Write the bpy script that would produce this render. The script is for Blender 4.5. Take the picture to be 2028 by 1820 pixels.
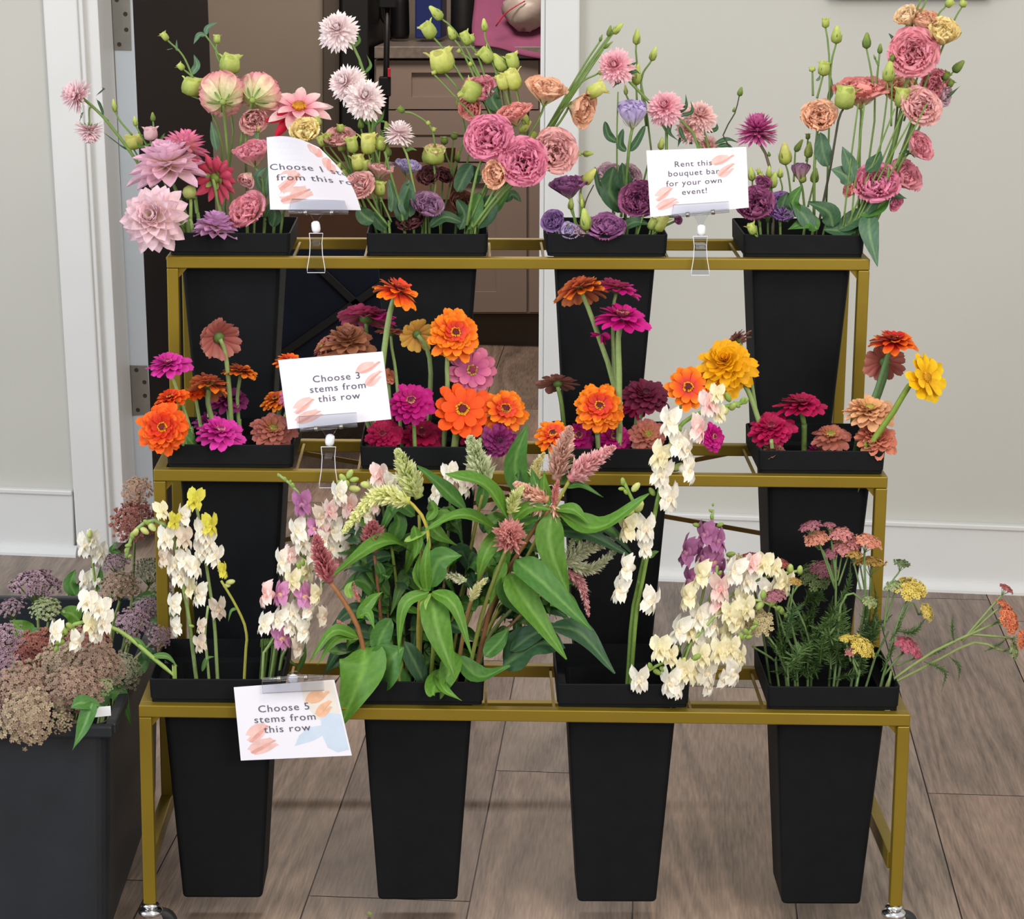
import bpy, math, random
import numpy as np
from mathutils import Vector, Matrix
for o in list(bpy.data.objects): bpy.data.objects.remove(o)
S = bpy.context.scene; C = S.collection
# ---------------------------------------------------------------- camera
FPX = 4884.4
def unit(v): v = np.asarray(v, float); return v/np.linalg.norm(v)
CAM = np.array([.4892, -3.4851, 1.5931]); _p, _y, _r = .2355, -.0183, .0104
_R = np.array([math.cos(_y), math.sin(_y), 0]); _Fh = np.array([-math.sin(_y), math.cos(_y), 0]); _Z = np.array([0, 0, 1.])
FW = math.cos(_p)*_Fh - math.sin(_p)*_Z; _U = math.sin(_p)*_Fh + math.cos(_p)*_Z
RT = math.cos(_r)*_R + math.sin(_r)*_U; UP = -math.sin(_r)*_R + math.cos(_r)*_U
cd = bpy.data.cameras.new('camera'); cam = bpy.data.objects.new('camera', cd); C.objects.link(cam)
cd.sensor_width = 36; cd.lens = 36*FPX/2028; cd.clip_start = .05; cd.clip_end = 60
cam.matrix_world = Matrix(((RT[0], UP[0], -FW[0], CAM[0]), (RT[1], UP[1], -FW[1], CAM[1]), (RT[2], UP[2], -FW[2], CAM[2]), (0, 0, 0, 1)))
S.camera = cam
S.view_settings.view_transform = 'Standard'; S.view_settings.look = 'None'
S.view_settings.exposure = 0.0; S.view_settings.gamma = 1
# ---------------------------------------------------------------- light
w = bpy.data.worlds.new('daylight'); S.world = w; w.use_nodes = True
w.node_tree.nodes['Background'].inputs[0].default_value = (.95, .97, 1, 1)
w.node_tree.nodes['Background'].inputs[1].default_value = .85
def area(name, loc, target, sx, sy, power, col):
    l = bpy.data.lights.new(name, 'AREA'); l.shape = 'RECTANGLE'; l.size = sx; l.size_y = sy; l.energy = power; l.color = col
    o = bpy.data.objects.new(name, l); C.objects.link(o); o.location = loc
    o.rotation_euler = (Vector(target)-Vector(loc)).to_track_quat('-Z', 'Y').to_euler(); return o
area('window_daylight_left', (-3.2, -1.6, 2.0), (.6, .6, .7), 2.0, 1.6, 95, (.86, .93, 1))
area('window_daylight_front', (2.6, -4.2, 2.5), (.6, .5, .7), 1.6, 1.2, 95, (1, .93, .84))
area('ceiling_lamp_panel', (.9, -1.2, 2.9), (.6, .4, .5), 1.2, .8, 30, (1, .9, .76))
area('far_room_fill', (.3, 3.7, 2.6), (.3, 3.9, .4), 1.0, .6, 52, (1, .88, .78))  # unseen fill light, added to brighten the room beyond the doorway
# ---------------------------------------------------------------- pixel -> place
def ray(u, v): return FW + (u-1014)/FPX*RT + (910-v)/FPX*UP
def at(u, v, Y): d = ray(u, v); return CAM + d*(Y-CAM[1])/d[1]
def atz(u, v, z=0.): d = ray(u, v); return CAM + d*(z-CAM[2])/d[2]
WA, WB = np.array([-.624, 2.194, 0]), np.array([1.759, 1.896, 0])
WT = unit(WB-WA); WN = np.array([-WT[1], WT[0], 0])      # along the wall, away from camera
def onw(u, v, off=0.): d = ray(u, v); P0 = WA+WN*off; return CAM + d*((P0-CAM)@WN)/(d@WN)
CABO = float((atz(1030, 690)-WA)@WN)
def onc(u, v, off=0.): return onw(u, v, CABO+off)
def pxs(Y): return (Y-CAM[1])/math.cos(_p)/FPX*.985        # metres per pixel, near enough
# ---------------------------------------------------------------- materials
def lin(h):
    if isinstance(h, str):
        c = [int(h[i:i+2], 16)/255 for i in (0, 2, 4)]
    else: c = h
    return np.array([x/12.92 if x <= .04045 else ((x+.055)/1.055)**2.4 for x in c])
def mat(name, col, rough=.6, metal=0., noise=0., nscale=20, bump=0., bscale=200, spec=.5, trans=0., coat=0):
    m = bpy.data.materials.new(name); m.use_nodes = True; nt = m.node_tree; b = nt.nodes['Principled BSDF']
    c = lin(col); b.inputs['Base Color'].default_value = (*c, 1); b.inputs['Roughness'].default_value = rough
    b.inputs['Metallic'].default_value = metal; b.inputs['Specular IOR Level'].default_value = spec
    b.inputs['Coat Weight'].default_value = coat
    if trans: b.inputs['Transmission Weight'].default_value = trans; b.inputs['IOR'].default_value = 1.45
    tc = nt.nodes.new('ShaderNodeTexCoord')
    if noise:
        n = nt.nodes.new('ShaderNodeTexNoise'); n.inputs['Scale'].default_value = nscale; n.inputs['Detail'].default_value = 5
        nt.links.new(tc.outputs['Object'], n.inputs['Vector'])
        r = nt.nodes.new('ShaderNodeValToRGB'); r.color_ramp.elements[0].position = .3; r.color_ramp.elements[1].position = .7
        r.color_ramp.elements[0].color = (*(c*(1-noise)), 1); r.color_ramp.elements[1].color = (*np.minimum(c*(1+noise), 1), 1)
        nt.links.new(n.outputs['Fac'], r.inputs['Fac']); nt.links.new(r.outputs['Color'], b.inputs['Base Color'])
    if bump:
        n = nt.nodes.new('ShaderNodeTexNoise'); n.inputs['Scale'].default_value = bscale; n.inputs['Detail'].default_value = 3
        nt.links.new(tc.outputs['Object'], n.inputs['Vector'])
        bp = nt.nodes.new('ShaderNodeBump'); bp.inputs['Strength'].default_value = bump; bp.inputs['Distance'].default_value = .002
        nt.links.new(n.outputs['Fac'], bp.inputs['Height']); nt.links.new(bp.outputs['Normal'], b.inputs['Normal'])
    return m
M = {
 'gold': mat('olive_gold_metal', '8a7420', .42, .55, .06, 8, .05, 60),
 'black': mat('black_plastic', '101215', .6, 0, .12, 30, .2, 900, .16),
 'bin': mat('charcoal_plastic', '22262b', .5, 0, .12, 12, .1, 400, .35),
 'wall': mat('wall_paint', 'c0bfb7', .8, 0, .015, 3, .12, 350),
 'trim': mat('trim_paint', 'd8d8d6', .42, 0, .02, 6, .06, 60),
 'doorwhite': mat('door_edge_paint', 'c9d2da', .45, 0, .02, 8),
 'doorblack': mat('black_door_paint', '121315', .55, 0, .1, 5),
 'steel': mat('brushed_steel', '9a978f', .32, .9, .06, 40),
 'chrome': mat('chrome', 'd8d8d8', .12, 1),
 'screw': mat('screw_dark', '4a463f', .4, .8),
 'clear': mat('clear_acrylic', 'f6f8fa', .04, 0, spec=.5, trans=.96),
 'whiteplastic': mat('white_plastic', 'eceff4', .35),
 'card': mat('white_card', 'e9e9f3', .75, 0, .008, 8),
 'ink': mat('grey_ink', '5a5563', .8),
 'pinkw': mat('pink_watercolour', 'e9c0bb', .85, 0, .12, 60),
 'pinkd': mat('salmon_watercolour', 'e0a59b', .85, 0, .12, 80),
 'orangew': mat('orange_watercolour', 'e8b896', .85, 0, .12, 80),
 'creamw': mat('cream_watercolour', 'e2dcd4', .85, 0, .04, 30),
 'bluew': mat('blue_watercolour', 'c9d8ea', .85, 0, .05, 30),
 'cab': mat('taupe_cabinet', '8f7f75', .5, 0, .03, 4),
 'counter': mat('stone_counter', '7b7068', .3, 0, .2, 60),
 'backwall': mat('back_room_wall', '857a6e', .8, 0, .05, 2.5),
 'backdark': mat('dark_brown_panel', '4b423b', .6, 0, .06, 3),
 'navy': mat('navy_fabric', '0a1428', .9, 0, .3, 14, .3, 300),
 'blackmetal': mat('black_metal', '131314', .45, .3),
 'cardboard': mat('cardboard', '5e3d29', .85, 0, .1, 12),
 'blue': mat('blue_tin', '1b2a68', .4), 'red': mat('red_plastic', 'c2283a', .4),
 'pinkbag': mat('pink_fabric', '8f4a6c', .85, 0, .15, 9, .3, 90), 'whitebag': mat('translucent_bag', 'b3a49b', .4, 0, .2, 14, .5, 20),
 'rubber': mat('black_rubber', '17181a', .6), 'toe': mat('toe_kick', '4c4238', .6, 0, .06, 6),
 'frame': mat('picture_frame_brown', '6f6457', .5, 0, .08, 10), 'bronze': mat('brown_gold_metal', '6a5220', .4, .6),
}
def attr_mat(name, rough, transl, back=0., sheen=0., bumps=0.):
    m = bpy.data.materials.new(name); m.use_nodes = True; nt = m.node_tree; b = nt.nodes['Principled BSDF']
    a = nt.nodes.new('ShaderNodeAttribute'); a.attribute_name = 'Col'
    n = nt.nodes.new('ShaderNodeTexNoise'); n.inputs['Scale'].default_value = 160; n.inputs['Detail'].default_value = 3
    tc = nt.nodes.new('ShaderNodeTexCoord'); nt.links.new(tc.outputs['Object'], n.inputs['Vector'])
    mr = nt.nodes.new('ShaderNodeMapRange'); mr.inputs[1].default_value = .3; mr.inputs[2].default_value = .7
    mr.inputs[3].default_value = .9; mr.inputs[4].default_value = 1.08
    nt.links.new(n.outputs['Fac'], mr.inputs[0])
    mx = nt.nodes.new('ShaderNodeVectorMath'); mx.operation = 'SCALE'
    nt.links.new(a.outputs['Color'], mx.inputs[0]); nt.links.new(mr.outputs[0], mx.inputs['Scale'])
    col = mx.outputs[0]
    if back:
        g = nt.nodes.new('ShaderNodeNewGeometry'); mm = nt.nodes.new('ShaderNodeMixRGB'); mm.inputs[2].default_value = (.42, .2, .16, 1)
        mu = nt.nodes.new('ShaderNodeMath'); mu.operation = 'MULTIPLY'; mu.inputs[1].default_value = back
        nt.links.new(g.outputs['Backfacing'], mu.inputs[0]); nt.links.new(mu.outputs[0], mm.inputs[0]); nt.links.new(col, mm.inputs[1]); col = mm.outputs[0]
    nt.links.new(col, b.inputs['Base Color']); b.inputs['Roughness'].default_value = rough
    b.inputs['Specular IOR Level'].default_value = .3; b.inputs['Sheen Weight'].default_value = sheen
    if transl:
        t = nt.nodes.new('ShaderNodeBsdfTranslucent'); ms = nt.nodes.new('ShaderNodeMixShader'); ms.inputs[0].default_value = transl
        nt.links.new(col, t.inputs['Color']); nt.links.new(b.outputs[0], ms.inputs[1]); nt.links.new(t.outputs[0], ms.inputs[2])
        nt.links.new(ms.outputs[0], nt.nodes['Material Output'].inputs[0])
    return m
def clear_mat():
    m = bpy.data.materials.new('clear_acrylic_sheet'); m.use_nodes = True; nt = m.node_tree; out = nt.nodes['Material Output']
    t = nt.nodes.new('ShaderNodeBsdfTransparent'); t.inputs[0].default_value = (.93, .94, .96, 1); g = nt.nodes.new('ShaderNodeBsdfGlossy'); g.inputs['Roughness'].default_value = .08
    l = nt.nodes.new('ShaderNodeLayerWeight'); l.inputs[0].default_value = .3; mx = nt.nodes.new('ShaderNodeMixShader')
    nt.links.new(l.outputs['Facing'], mx.inputs[0]); nt.links.new(t.outputs[0], mx.inputs[1]); nt.links.new(g.outputs[0], mx.inputs[2]); nt.links.new(mx.outputs[0], out.inputs[0]); return m
M['clear'] = clear_mat()
M['petal'] = attr_mat('petal', .6, .3)
M['zpetal'] = attr_mat('zinnia_petal', .6, .22, back=.45)
M['green'] = attr_mat('stem_and_leaf_green', .48, .12)
# ---------------------------------------------------------------- mesh builder
class MB:
    def __init__(s): s.v = []; s.f = []; s.c = []; s.n = 0; s.m = []
    def add(s, v, f, c, mi=0):
        v = np.asarray(v, float).reshape(-1, 3); c = np.asarray(c, float)
        if c.ndim == 1: c = np.tile(c, (len(v), 1))
        s.v.append(v); s.c.append(c)
        for q in f: s.f.append(tuple(int(i)+s.n for i in q)); s.m.append(mi)
        s.n += len(v); return s
    def addq(s, v, q, c, mi=0):
        s.v.append(v.reshape(-1, 3)); s.c.append(c.reshape(-1, 3)); s.f.extend(map(tuple, (q+s.n).tolist())); s.m.extend([mi]*len(q)); s.n += len(s.v[-1])
    def box(s, lo, hi, c=(1, 1, 1), A=None, O=None, mi=0):
        lo = np.array(lo, float); hi = np.array(hi, float)
        v = np.array([[(lo, hi)[i][0], (lo, hi)[j][1], (lo, hi)[k][2]] for i in (0, 1) for j in (0, 1) for k in (0, 1)])
        if A is not None: v = v@np.asarray(A)
        if O is not None: v = v+O
        return s.add(v, [(0, 1, 3, 2), (4, 6, 7, 5), (0, 4, 5, 1), (2, 3, 7, 6), (0, 2, 6, 4), (1, 5, 7, 3)], c, mi)
    def bar(s, a, b, w, h, c=(1, 1, 1), up=(0, 0, 1)):
        a = np.array(a, float); b = np.array(b, float); d = unit(b-a); x = unit(np.cross(d, up)); z = np.cross(x, d)
        v = [p + x*i*w/2 + z*j*h/2 for p in (a, b) for i, j in ((-1, -1), (1, -1), (1, 1), (-1, 1))]
        return s.add(v, [(0, 3, 2, 1), (4, 5, 6, 7), (0, 1, 5, 4), (1, 2, 6, 5), (2, 3, 7, 6), (3, 0, 4, 7)], c)
    def tube(s, pts, r, c=(1, 1, 1), n=7, cap=True, c2=None):
        pts = np.asarray(pts, float); k = len(pts); r = np.broadcast_to(np.asarray(r, float), (k,)) if np.ndim(r) == 0 or len(r) == k else np.linspace(r[0], r[-1], k)
        t = np.gradient(pts, axis=0); t /= np.linalg.norm(t, axis=1)[:, None]+1e-12
        x = np.cross(t[0], [0.3, 1, .1]); x = unit(x); V = []
        for i in range(k):
            x = x-t[i]*(x@t[i]); x = unit(x); y = np.cross(t[i], x)
            a = np.arange(n)*2*math.pi/n
            V.append(pts[i]+r[i]*(np.cos(a)[:, None]*x+np.sin(a)[:, None]*y))
        V = np.concatenate(V); F = [(i*n+j, i*n+(j+1) % n, (i+1)*n+(j+1) % n, (i+1)*n+j) for i in range(k-1) for j in range(n)]
        if cap: F += [tuple(range(n))[::-1], tuple((k-1)*n+j for j in range(n))]
        c = np.asarray(c, float)
        if c2 is not None: cc = c+(np.asarray(c2)-c)*np.repeat(np.linspace(0, 1, k), n)[:, None]
        else: cc = c
        return s.add(V, F, cc)
    def lathe(s, prof, O, axis, c=(1, 1, 1), n=14, cols=None, lob=0, amp=0, twist=0):
        B = basis(axis); V = []; CC = []
        for i, (r, z) in enumerate(prof):
            for j in range(n):
                a = 2*math.pi*j/n; rr = r*(1+amp*math.cos(lob*a+twist*i)) if lob else r
                V.append(O+B[0]*rr*math.cos(a)+B[1]*rr*math.sin(a)+B[2]*z); CC.append(c if cols is None else cols[i])
        k = len(prof); F = [(i*n+j, i*n+(j+1) % n, (i+1)*n+(j+1) % n, (i+1)*n+j) for i in range(k-1) for j in range(n)]
        F += [tuple(range(n))[::-1], tuple((k-1)*n+j for j in range(n))]
        return s.add(V, F, CC)
    def poly(s, pts, th, nrm, c=(1, 1, 1)):       # flat outline with thickness
        pts = np.asarray(pts, float); k = len(pts); nrm = unit(nrm)
        v = np.concatenate([pts, pts+nrm*th]); F = [tuple(range(k)), tuple(range(2*k-1, k-1, -1))]+[(i, i+k, (i+1) % k+k, (i+1) % k) for i in range(k)]
        return s.add(v, F, c)
    def build(s, name, m, parent=None, smooth=False, bevel=0., loc=None):
        me = bpy.data.meshes.new(name); V = np.concatenate(s.v)
        org = np.array(parent['_w']) if parent is not None else (np.array(loc) if loc is not None else np.zeros(3))
        me.from_pydata((V-org).tolist(), [], s.f)
        a = me.color_attributes.new('Col', 'FLOAT_COLOR', 'POINT')
        cc = np.ones((len(V), 4), np.float32); cc[:, :3] = np.concatenate(s.c); a.data.foreach_set('color', cc.ravel())
        for mm in (m if isinstance(m, (list, tuple)) else [m]): me.materials.append(M[mm] if isinstance(mm, str) else mm)
        if len(me.materials) > 1: me.polygons.foreach_set('material_index', s.m)
        if smooth: me.polygons.foreach_set('use_smooth', [True]*len(me.polygons))
        me.update(); me.validate()
        o = bpy.data.objects.new(name, me); C.objects.link(o)
        if parent is not None:
            o.parent = parent; o['_w'] = [float(x) for x in org]
        else: o.location = org; o['_w'] = [float(x) for x in org]
        if bevel:
            b = o.modifiers.new('bevel', 'BEVEL'); b.width = bevel; b.segments = 2; b.limit_method = 'ANGLE'
        return o
def basis(d):
    d = unit(d); x = np.cross(d, [0, 0, 1.]); 
    if np.linalg.norm(x) < 1e-3: x = np.array([1., 0, 0])
    x = unit(x); return np.array([x, np.cross(d, x), d])
def thing(name, loc, label, cat, group=None):
    o = bpy.data.objects.new(name, None); C.objects.link(o); o.location = loc; o['_w'] = [float(x) for x in loc]
    o.empty_display_size = .02; tag(o, label, cat, group); return o
def tag(o, label, cat, group=None):
    o['label'] = label; o['category'] = cat
    if group: o['group'] = group
    return o
def struct(o): o['kind'] = 'structure'; return o
def spl(pts, n=10):
    pts = np.asarray(pts, float)
    if len(pts) == 2: return pts[0]+(pts[1]-pts[0])*np.linspace(0, 1, n)[:, None]
    P = np.vstack([2*pts[0]-pts[1], pts, 2*pts[-1]-pts[-2]]); out = []
    for i in range(1, len(P)-2):
        p0, p1, p2, p3 = P[i-1:i+3]; t = np.linspace(0, 1, max(3, n//(len(pts)-1)+1))[:, None]
        if i < len(P)-3: t = t[:-1]
        out.append(.5*(2*p1+(p2-p0)*t+(2*p0-5*p1+4*p2-p3)*t**2+(3*p1-p0-3*p2+p3)*t**3))
    return np.concatenate(out)
# ================================================================ THE ROOM
rnd = random.Random(3)
# floor: planks, grooves between them
ws = .0797; PN = np.array([math.cos(ws), -math.sin(ws), 0]); PT = np.array([math.sin(ws), math.cos(ws), 0])
fm = bpy.data.materials.new('oak_laminate'); fm.use_nodes = True; nt = fm.node_tree; b = nt.nodes['Principled BSDF']
at_ = nt.nodes.new('ShaderNodeAttribute'); at_.attribute_name = 'Col'
uvn = nt.nodes.new('ShaderNodeUVMap'); 
def N(t, **k):
    n = nt.nodes.new(t)
    for a, v in k.items(): n.inputs[a].default_value = v
    return n
mp = N('ShaderNodeMapping'); mp.inputs['Scale'].default_value = (1, .14, 1); nt.links.new(uvn.outputs[0], mp.inputs[0])
n1 = N('ShaderNodeTexNoise', Scale=2.4, Detail=2., Distortion=.5); nt.links.new(mp.outputs[0], n1.inputs['Vector'])
mul = N('ShaderNodeMath'); mul.operation = 'MULTIPLY'; mul.inputs[1].default_value = 22; nt.links.new(n1.outputs['Fac'], mul.inputs[0])
fr = N('ShaderNodeMath'); fr.operation = 'SINE'; m2 = N('ShaderNodeMath'); m2.operation = 'MULTIPLY'; m2.inputs[1].default_value = 6.283
nt.links.new(mul.outputs[0], m2.inputs[0]); nt.links.new(m2.outputs[0], fr.inputs[0])
mp2 = N('ShaderNodeMapping'); mp2.inputs['Scale'].default_value = (1, .07, 1); nt.links.new(uvn.outputs[0], mp2.inputs[0])
n2 = N('ShaderNodeTexNoise', Scale=230., Detail=5.); nt.links.new(mp2.outputs[0], n2.inputs['Vector'])
n3 = N('ShaderNodeTexNoise', Scale=3., Detail=3.); nt.links.new(uvn.outputs[0], n3.inputs['Vector'])
def comb(a, b, k):
    x = N('ShaderNodeMath'); x.operation = 'MULTIPLY_ADD'; x.inputs[1].default_value = k; nt.links.new(a, x.inputs[0]); 
    if b is None: x.inputs[2].default_value = 0
    else: nt.links.new(b, x.inputs[2])
    return x.outputs[0]
sm = comb(n3.outputs['Fac'], None, .8); sm = comb(n2.outputs['Fac'], sm, 1.25); sm = comb(fr.outputs[0], sm, .16)
cr = N('ShaderNodeMapRange'); cr.inputs[1].default_value = .6; cr.inputs[2].default_value = 1.5; cr.inputs[3].default_value = .5; cr.inputs[4].default_value = 1.5
nt.links.new(sm, cr.inputs[0])
vm = N('ShaderNodeVectorMath'); vm.operation = 'SCALE'; nt.links.new(at_.outputs['Color'], vm.inputs[0]); nt.links.new(cr.outputs[0], vm.inputs['Scale'])
nt.links.new(vm.outputs[0], b.inputs['Base Color']); b.inputs['Roughness'].default_value = .42; b.inputs['Specular IOR Level'].default_value = .4
bpn = N('ShaderNodeBump', Strength=.25, Distance=.001); nt.links.new(sm, bpn.inputs['Height']); nt.links.new(bpn.outputs[0], b.inputs['Normal'])
M['floor'] = fm
fb = MB(); PWd = .2575; uvs = []
joints = {0: [.19], 1: [.775], 2: [1.286], 4: [.732], 3: [.05]}
tones = ['8a7465', '7f6c5f', '917b6c', '837265', '957e6d']
for k in range(-16, 15):
    x0 = .4829+PWd*(k-2)+PWd; js = joints.get(k, [rnd.uniform(0, 1.2)])
    first = js[0]-1.22*6; ys = [first+1.22*i for i in range(0, 13)]
    for i in range(len(ys)-1):
        a, bb = ys[i], ys[i+1]; g = .0012
        c = lin(rnd.choice(tones))*rnd.uniform(.9, 1.08)
        q = [PN*(x0+g)+PT*(a+g), PN*(x0+PWd-g)+PT*(a+g), PN*(x0+PWd-g)+PT*(bb-g), PN*(x0+g)+PT*(bb-g)]
        fb.add(q, [(0, 1, 2, 3)], c); ou, ov = rnd.uniform(0, 50), rnd.uniform(0, 50)
        uvs += [(ou, ov), (ou+PWd, ov), (ou+PWd, ov+1.22), (ou, ov+1.22)]
n0 = fb.n; fb.add([(-6, -7, -.002), (7, -7, -.002), (7, 8, -.002), (-6, 8, -.002)], [(0, 1, 2, 3)], lin('2a2320')); uvs += [(0, 0)]*4
fl = fb.build('floor', 'floor'); uvl = fl.data.uv_layers.new(name='UVMap')
for i, l in enumerate(fl.data.loops): uvl.data[i].uv = uvs[l.vertex_index]
struct(fl)
# wall with doorway (back wall runs slightly askew to the stand)
def wl(s, z, off=0.): return WA + WT*s + WN*off + np.array([0, 0, z])
def sw(P): return float((P-WA)@WT)
HT = 2.75
jl_top, jl_bot = onw(165, 0), onw(220, 1092)     # left jamb line
s_jl = sw((jl_top+jl_bot)/2); s_jr = sw(onw(1072, 500))
wb = MB(); A3 = np.array([WT, WN, [0, 0, 1]])
wb.box((-4, 0, 0), (s_jl-.02, .11, HT), A=A3, O=WA)
struct(wb.build('wall_left', 'wall'))
wb = MB(); wb.box((s_jr+.02, 0, 0), (6, .11, HT), A=A3, O=WA); struct(wb.build('wall_right', 'wall'))
wb = MB(); wb.box((s_jl-.02, 0, 2.1), (s_jr+.02, .11, HT), A=A3, O=WA); struct(wb.build('wall_above_door', 'wall'))
def slab(px, off0, off1, name, m, bev=.002):      # quad drawn on the wall plane, extruded along its normal
    f = [onw(u, v, off0) for u, v in px]; g = [p+WN*(off1-off0) for p in f]
    q = MB().add(f+g, [(0, 1, 2, 3), (7, 6, 5, 4), (0, 4, 5, 1), (1, 5, 6, 2), (2, 6, 7, 3), (3, 7, 4, 0)], (1, 1, 1))
    return q.build(name, m, bevel=bev)
def ext(u0, v0, u1, v1, v): return u0+(u1-u0)*(v-v0)/(v1-v0)
def strip(la, lb, v0, v1, off0, off1, name, m, bev=.002):
    # la/lb: two edge lines, each (u at v=0, u at v=1090)
    px = [(ext(la[0], 0, la[1], 1090, v0), v0), (ext(lb[0], 0, lb[1], 1090, v0), v0), (ext(lb[0], 0, lb[1], 1090, v1), v1), (ext(la[0], 0, la[1], 1090, v1), v1)]
    return slab(px, off0, off1, name, m, bev)
struct(strip((84, 152), (152, 214), -900, 1101, -.022, 0, 'trim_1', 'trim', .004))          # left casing
struct(strip((152, 214), (163, 223), -900, 1098, -.015, .09, 'trim_2', 'trim', .003))       # inner bead
struct(strip((163, 222), (193, 250), -900, 1075, .0, .115, 'trim_3', 'trim', .002))          # left jamb
struct(strip((1080, 1074), (1148, 1142), -900, 1143, -.022, 0, 'trim_4', 'trim', .004))     # right casing
struct(strip((1071, 1064), (1080, 1074), -900, 1128, -.012, .13, 'trim_5', 'trim', .002))   # right jamb
# baseboards
bb_h = float(onw(1758, 1028)[2]); 
def base(s0, s1, name):
    q = MB().box((s0, -.016, 0), (s1, 0, bb_h-.006), A=A3, O=WA); q.box((s0, -.022, bb_h-.012), (s1, 0, bb_h), A=A3, O=WA)
    struct(q.build(name, 'trim', bevel=.003))
base(sw(onw(1146, 1100)), 6, 'baseboard_right'); base(-4, sw(onw(150, 1060)), 'baseboard_left')
def shoe(s0, s1, name):
    q = MB(); n = 7; pr = [(-.016, 0)]+[(-.016-.022*math.cos(a), .024*math.sin(a)) for a in np.linspace(0, math.pi/2, n)]
    V = [WA+WT*s+WN*y+np.array([0, 0, z]) for s in (s0, s1) for y, z in pr]; k = len(pr)
    q.add(V, [(i, (i+1) % k, (i+1) % k+k, i+k) for i in range(k)]+[tuple(range(k))[::-1], tuple(range(k, 2*k))], (1, 1, 1))
    struct(q.build(name, 'trim', smooth=False))
shoe(sw(onw(1148, 1130)), 6, 'trim_6'); shoe(-4, sw(onw(158, 1080)), 'trim_7')
# open door, edge-on, swung into the far room
dl = [onw(226, 0, .12), onw(262, 0, .12)]; d_s0 = sw(onw(243, 500, .12)); d_s1 = sw(onw(283, 500, .12))
dr = thing('panel_door', wl(d_s0, 0, .12), 'open door standing edge-on in the doorway, white edge and black face', 'door')
def dq(u0a, u0b, u1a, u1b, off0, off1, name, m):
    f = [onw(u0a, -900, off0), onw(u1a, -900, off0), onw(u1b, 1040, off0), onw(u0b, 1040, off0)]; g = [p+WN*(off1-off0) for p in f]
    MB().add(f+g, [(0, 1, 2, 3), (7, 6, 5, 4), (0, 4, 5, 1), (1, 5, 6, 2), (2, 6, 7, 3), (3, 7, 4, 0)], (1, 1, 1)).build(name, m, dr, bevel=.001)
dq(ext(222, 0, 272, 1090, -900), ext(222, 0, 272, 1090, 1040), ext(262, 0, 309, 1090, -900), ext(262, 0, 309, 1090, 1040), .12, .124, 'door_edge', 'doorwhite')
dq(ext(222, 0, 272, 1090, -900), ext(222, 0, 272, 1090, 1040), ext(262, 0, 309, 1090, -900), ext(262, 0, 309, 1090, 1040), .1242, .88, 'door_slab', 'doorblack')
def hinge(px, pin, label, screws):
    t = thing('door_hinge', onw(*px[0], .118), label, 'hinge')
    f = [onw(u, v, .1195) for u, v in px]; MB().poly(f, .002, -WN).build('leaf', 'steel', t, bevel=.0004)
    (u0, v0), (u1, v1) = pin; a, bq = onw(u0, v0, .112), onw(u1, v1, .112)
    for i in range(3):
        p, q = a+(bq-a)*(i/3+.008), a+(bq-a)*((i+1)/3-.008)
        MB().tube([p, q], .0075, n=12).build('knuckle', 'steel', t, smooth=False)
    for u, v in screws:
        p = onw(u, v, .1172); MB().lathe([(.0052, 0), (.0046, .001), (.001, .0008)], p, -WN, n=12).build('screw', 'screw', t)
hinge([(205, -60), (256, -60), (261, 100), (200, 99)], [(200, -60), (208, 104)], 'upper grey steel hinge on the open door beside the left jamb', [(248, 28), (250, 59), (236, 88), (231, 0)])
hinge([(246, 723), (292, 724), (298, 820), (250, 824)], [(240, 722), (245, 832)], 'lower grey steel hinge on the open door beside the gold stand', [(270, 733), (286, 757), (287, 784), (273, 812)])
# picture frame bottom at the top right
t = thing('picture_frame', onw(1790, -20, -.03), 'bottom edge of a brown frame hanging high on the right wall', 'picture frame')
f = [onw(1640, -200, -.004), onw(1962, -200, -.004), onw(1962, -3, -.004), (onw(1640, -3, -.004))]
MB().poly(f, .03, -WN).build('frame', 'frame', t, bevel=.004)
# ---- far room
fz = MB(); fz.box((s_jl-1.2, CABO+.62, 0), (s_jr+1.6, CABO+.7, HT), A=A3, O=WA); struct(fz.build('wall_back', 'backwall'))
fz = MB(); fz.box((s_jl-1.3, .11, 0), (s_jl-1.2, CABO+.7, HT), A=A3, O=WA); struct(fz.build('wall_far_room_left', 'backwall'))
fz = MB(); fz.box((s_jr+1.5, .11, 0), (s_jr+1.6, CABO+.7, HT), A=A3, O=WA); struct(fz.build('wall_far_room_right', 'backwall'))
fz = MB(); fz.box((s_jl-1.3, .0, HT), (s_jr+1.6, CABO+.7, HT+.05), A=A3, O=WA); struct(fz.build('ceiling', 'wall'))
def cq(name, m, px, off0, off1, parent=None, bev=.003):
    f = [onc(u, v, off0) for u, v in px]; g = [p+WN*(off1-off0) for p in f]
    q = MB().add(f+g, [(0, 1, 2, 3), (7, 6, 5, 4), (0, 4, 5, 1), (1, 5, 6, 2), (2, 6, 7, 3), (3, 7, 4, 0)], (1, 1, 1))
    return q.build(name, m, parent, bevel=bev)
def R4(u0, v0, u1, v1): return [(u0, v0), (u1, v0), (u1, v1), (u0, v1)]
o = cq('wall_partition', 'backwall', R4(200, -700, 640, 640), -.02, .5); struct(o)
o = cq('trim_8', 'backdark', R4(640, -700, 672, 640), -.045, .5); struct(o)
t = thing('refrigerator', onc(704, 600), 'tall black appliance between the taupe wall and the cabinets', 'refrigerator')
cq('body', 'blackmetal', R4(674, -600, 727, 670), -.06, .5, t); cq('door', 'doorblack', R4(677, -600, 728, 655), -.09, -.065, t)
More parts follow.
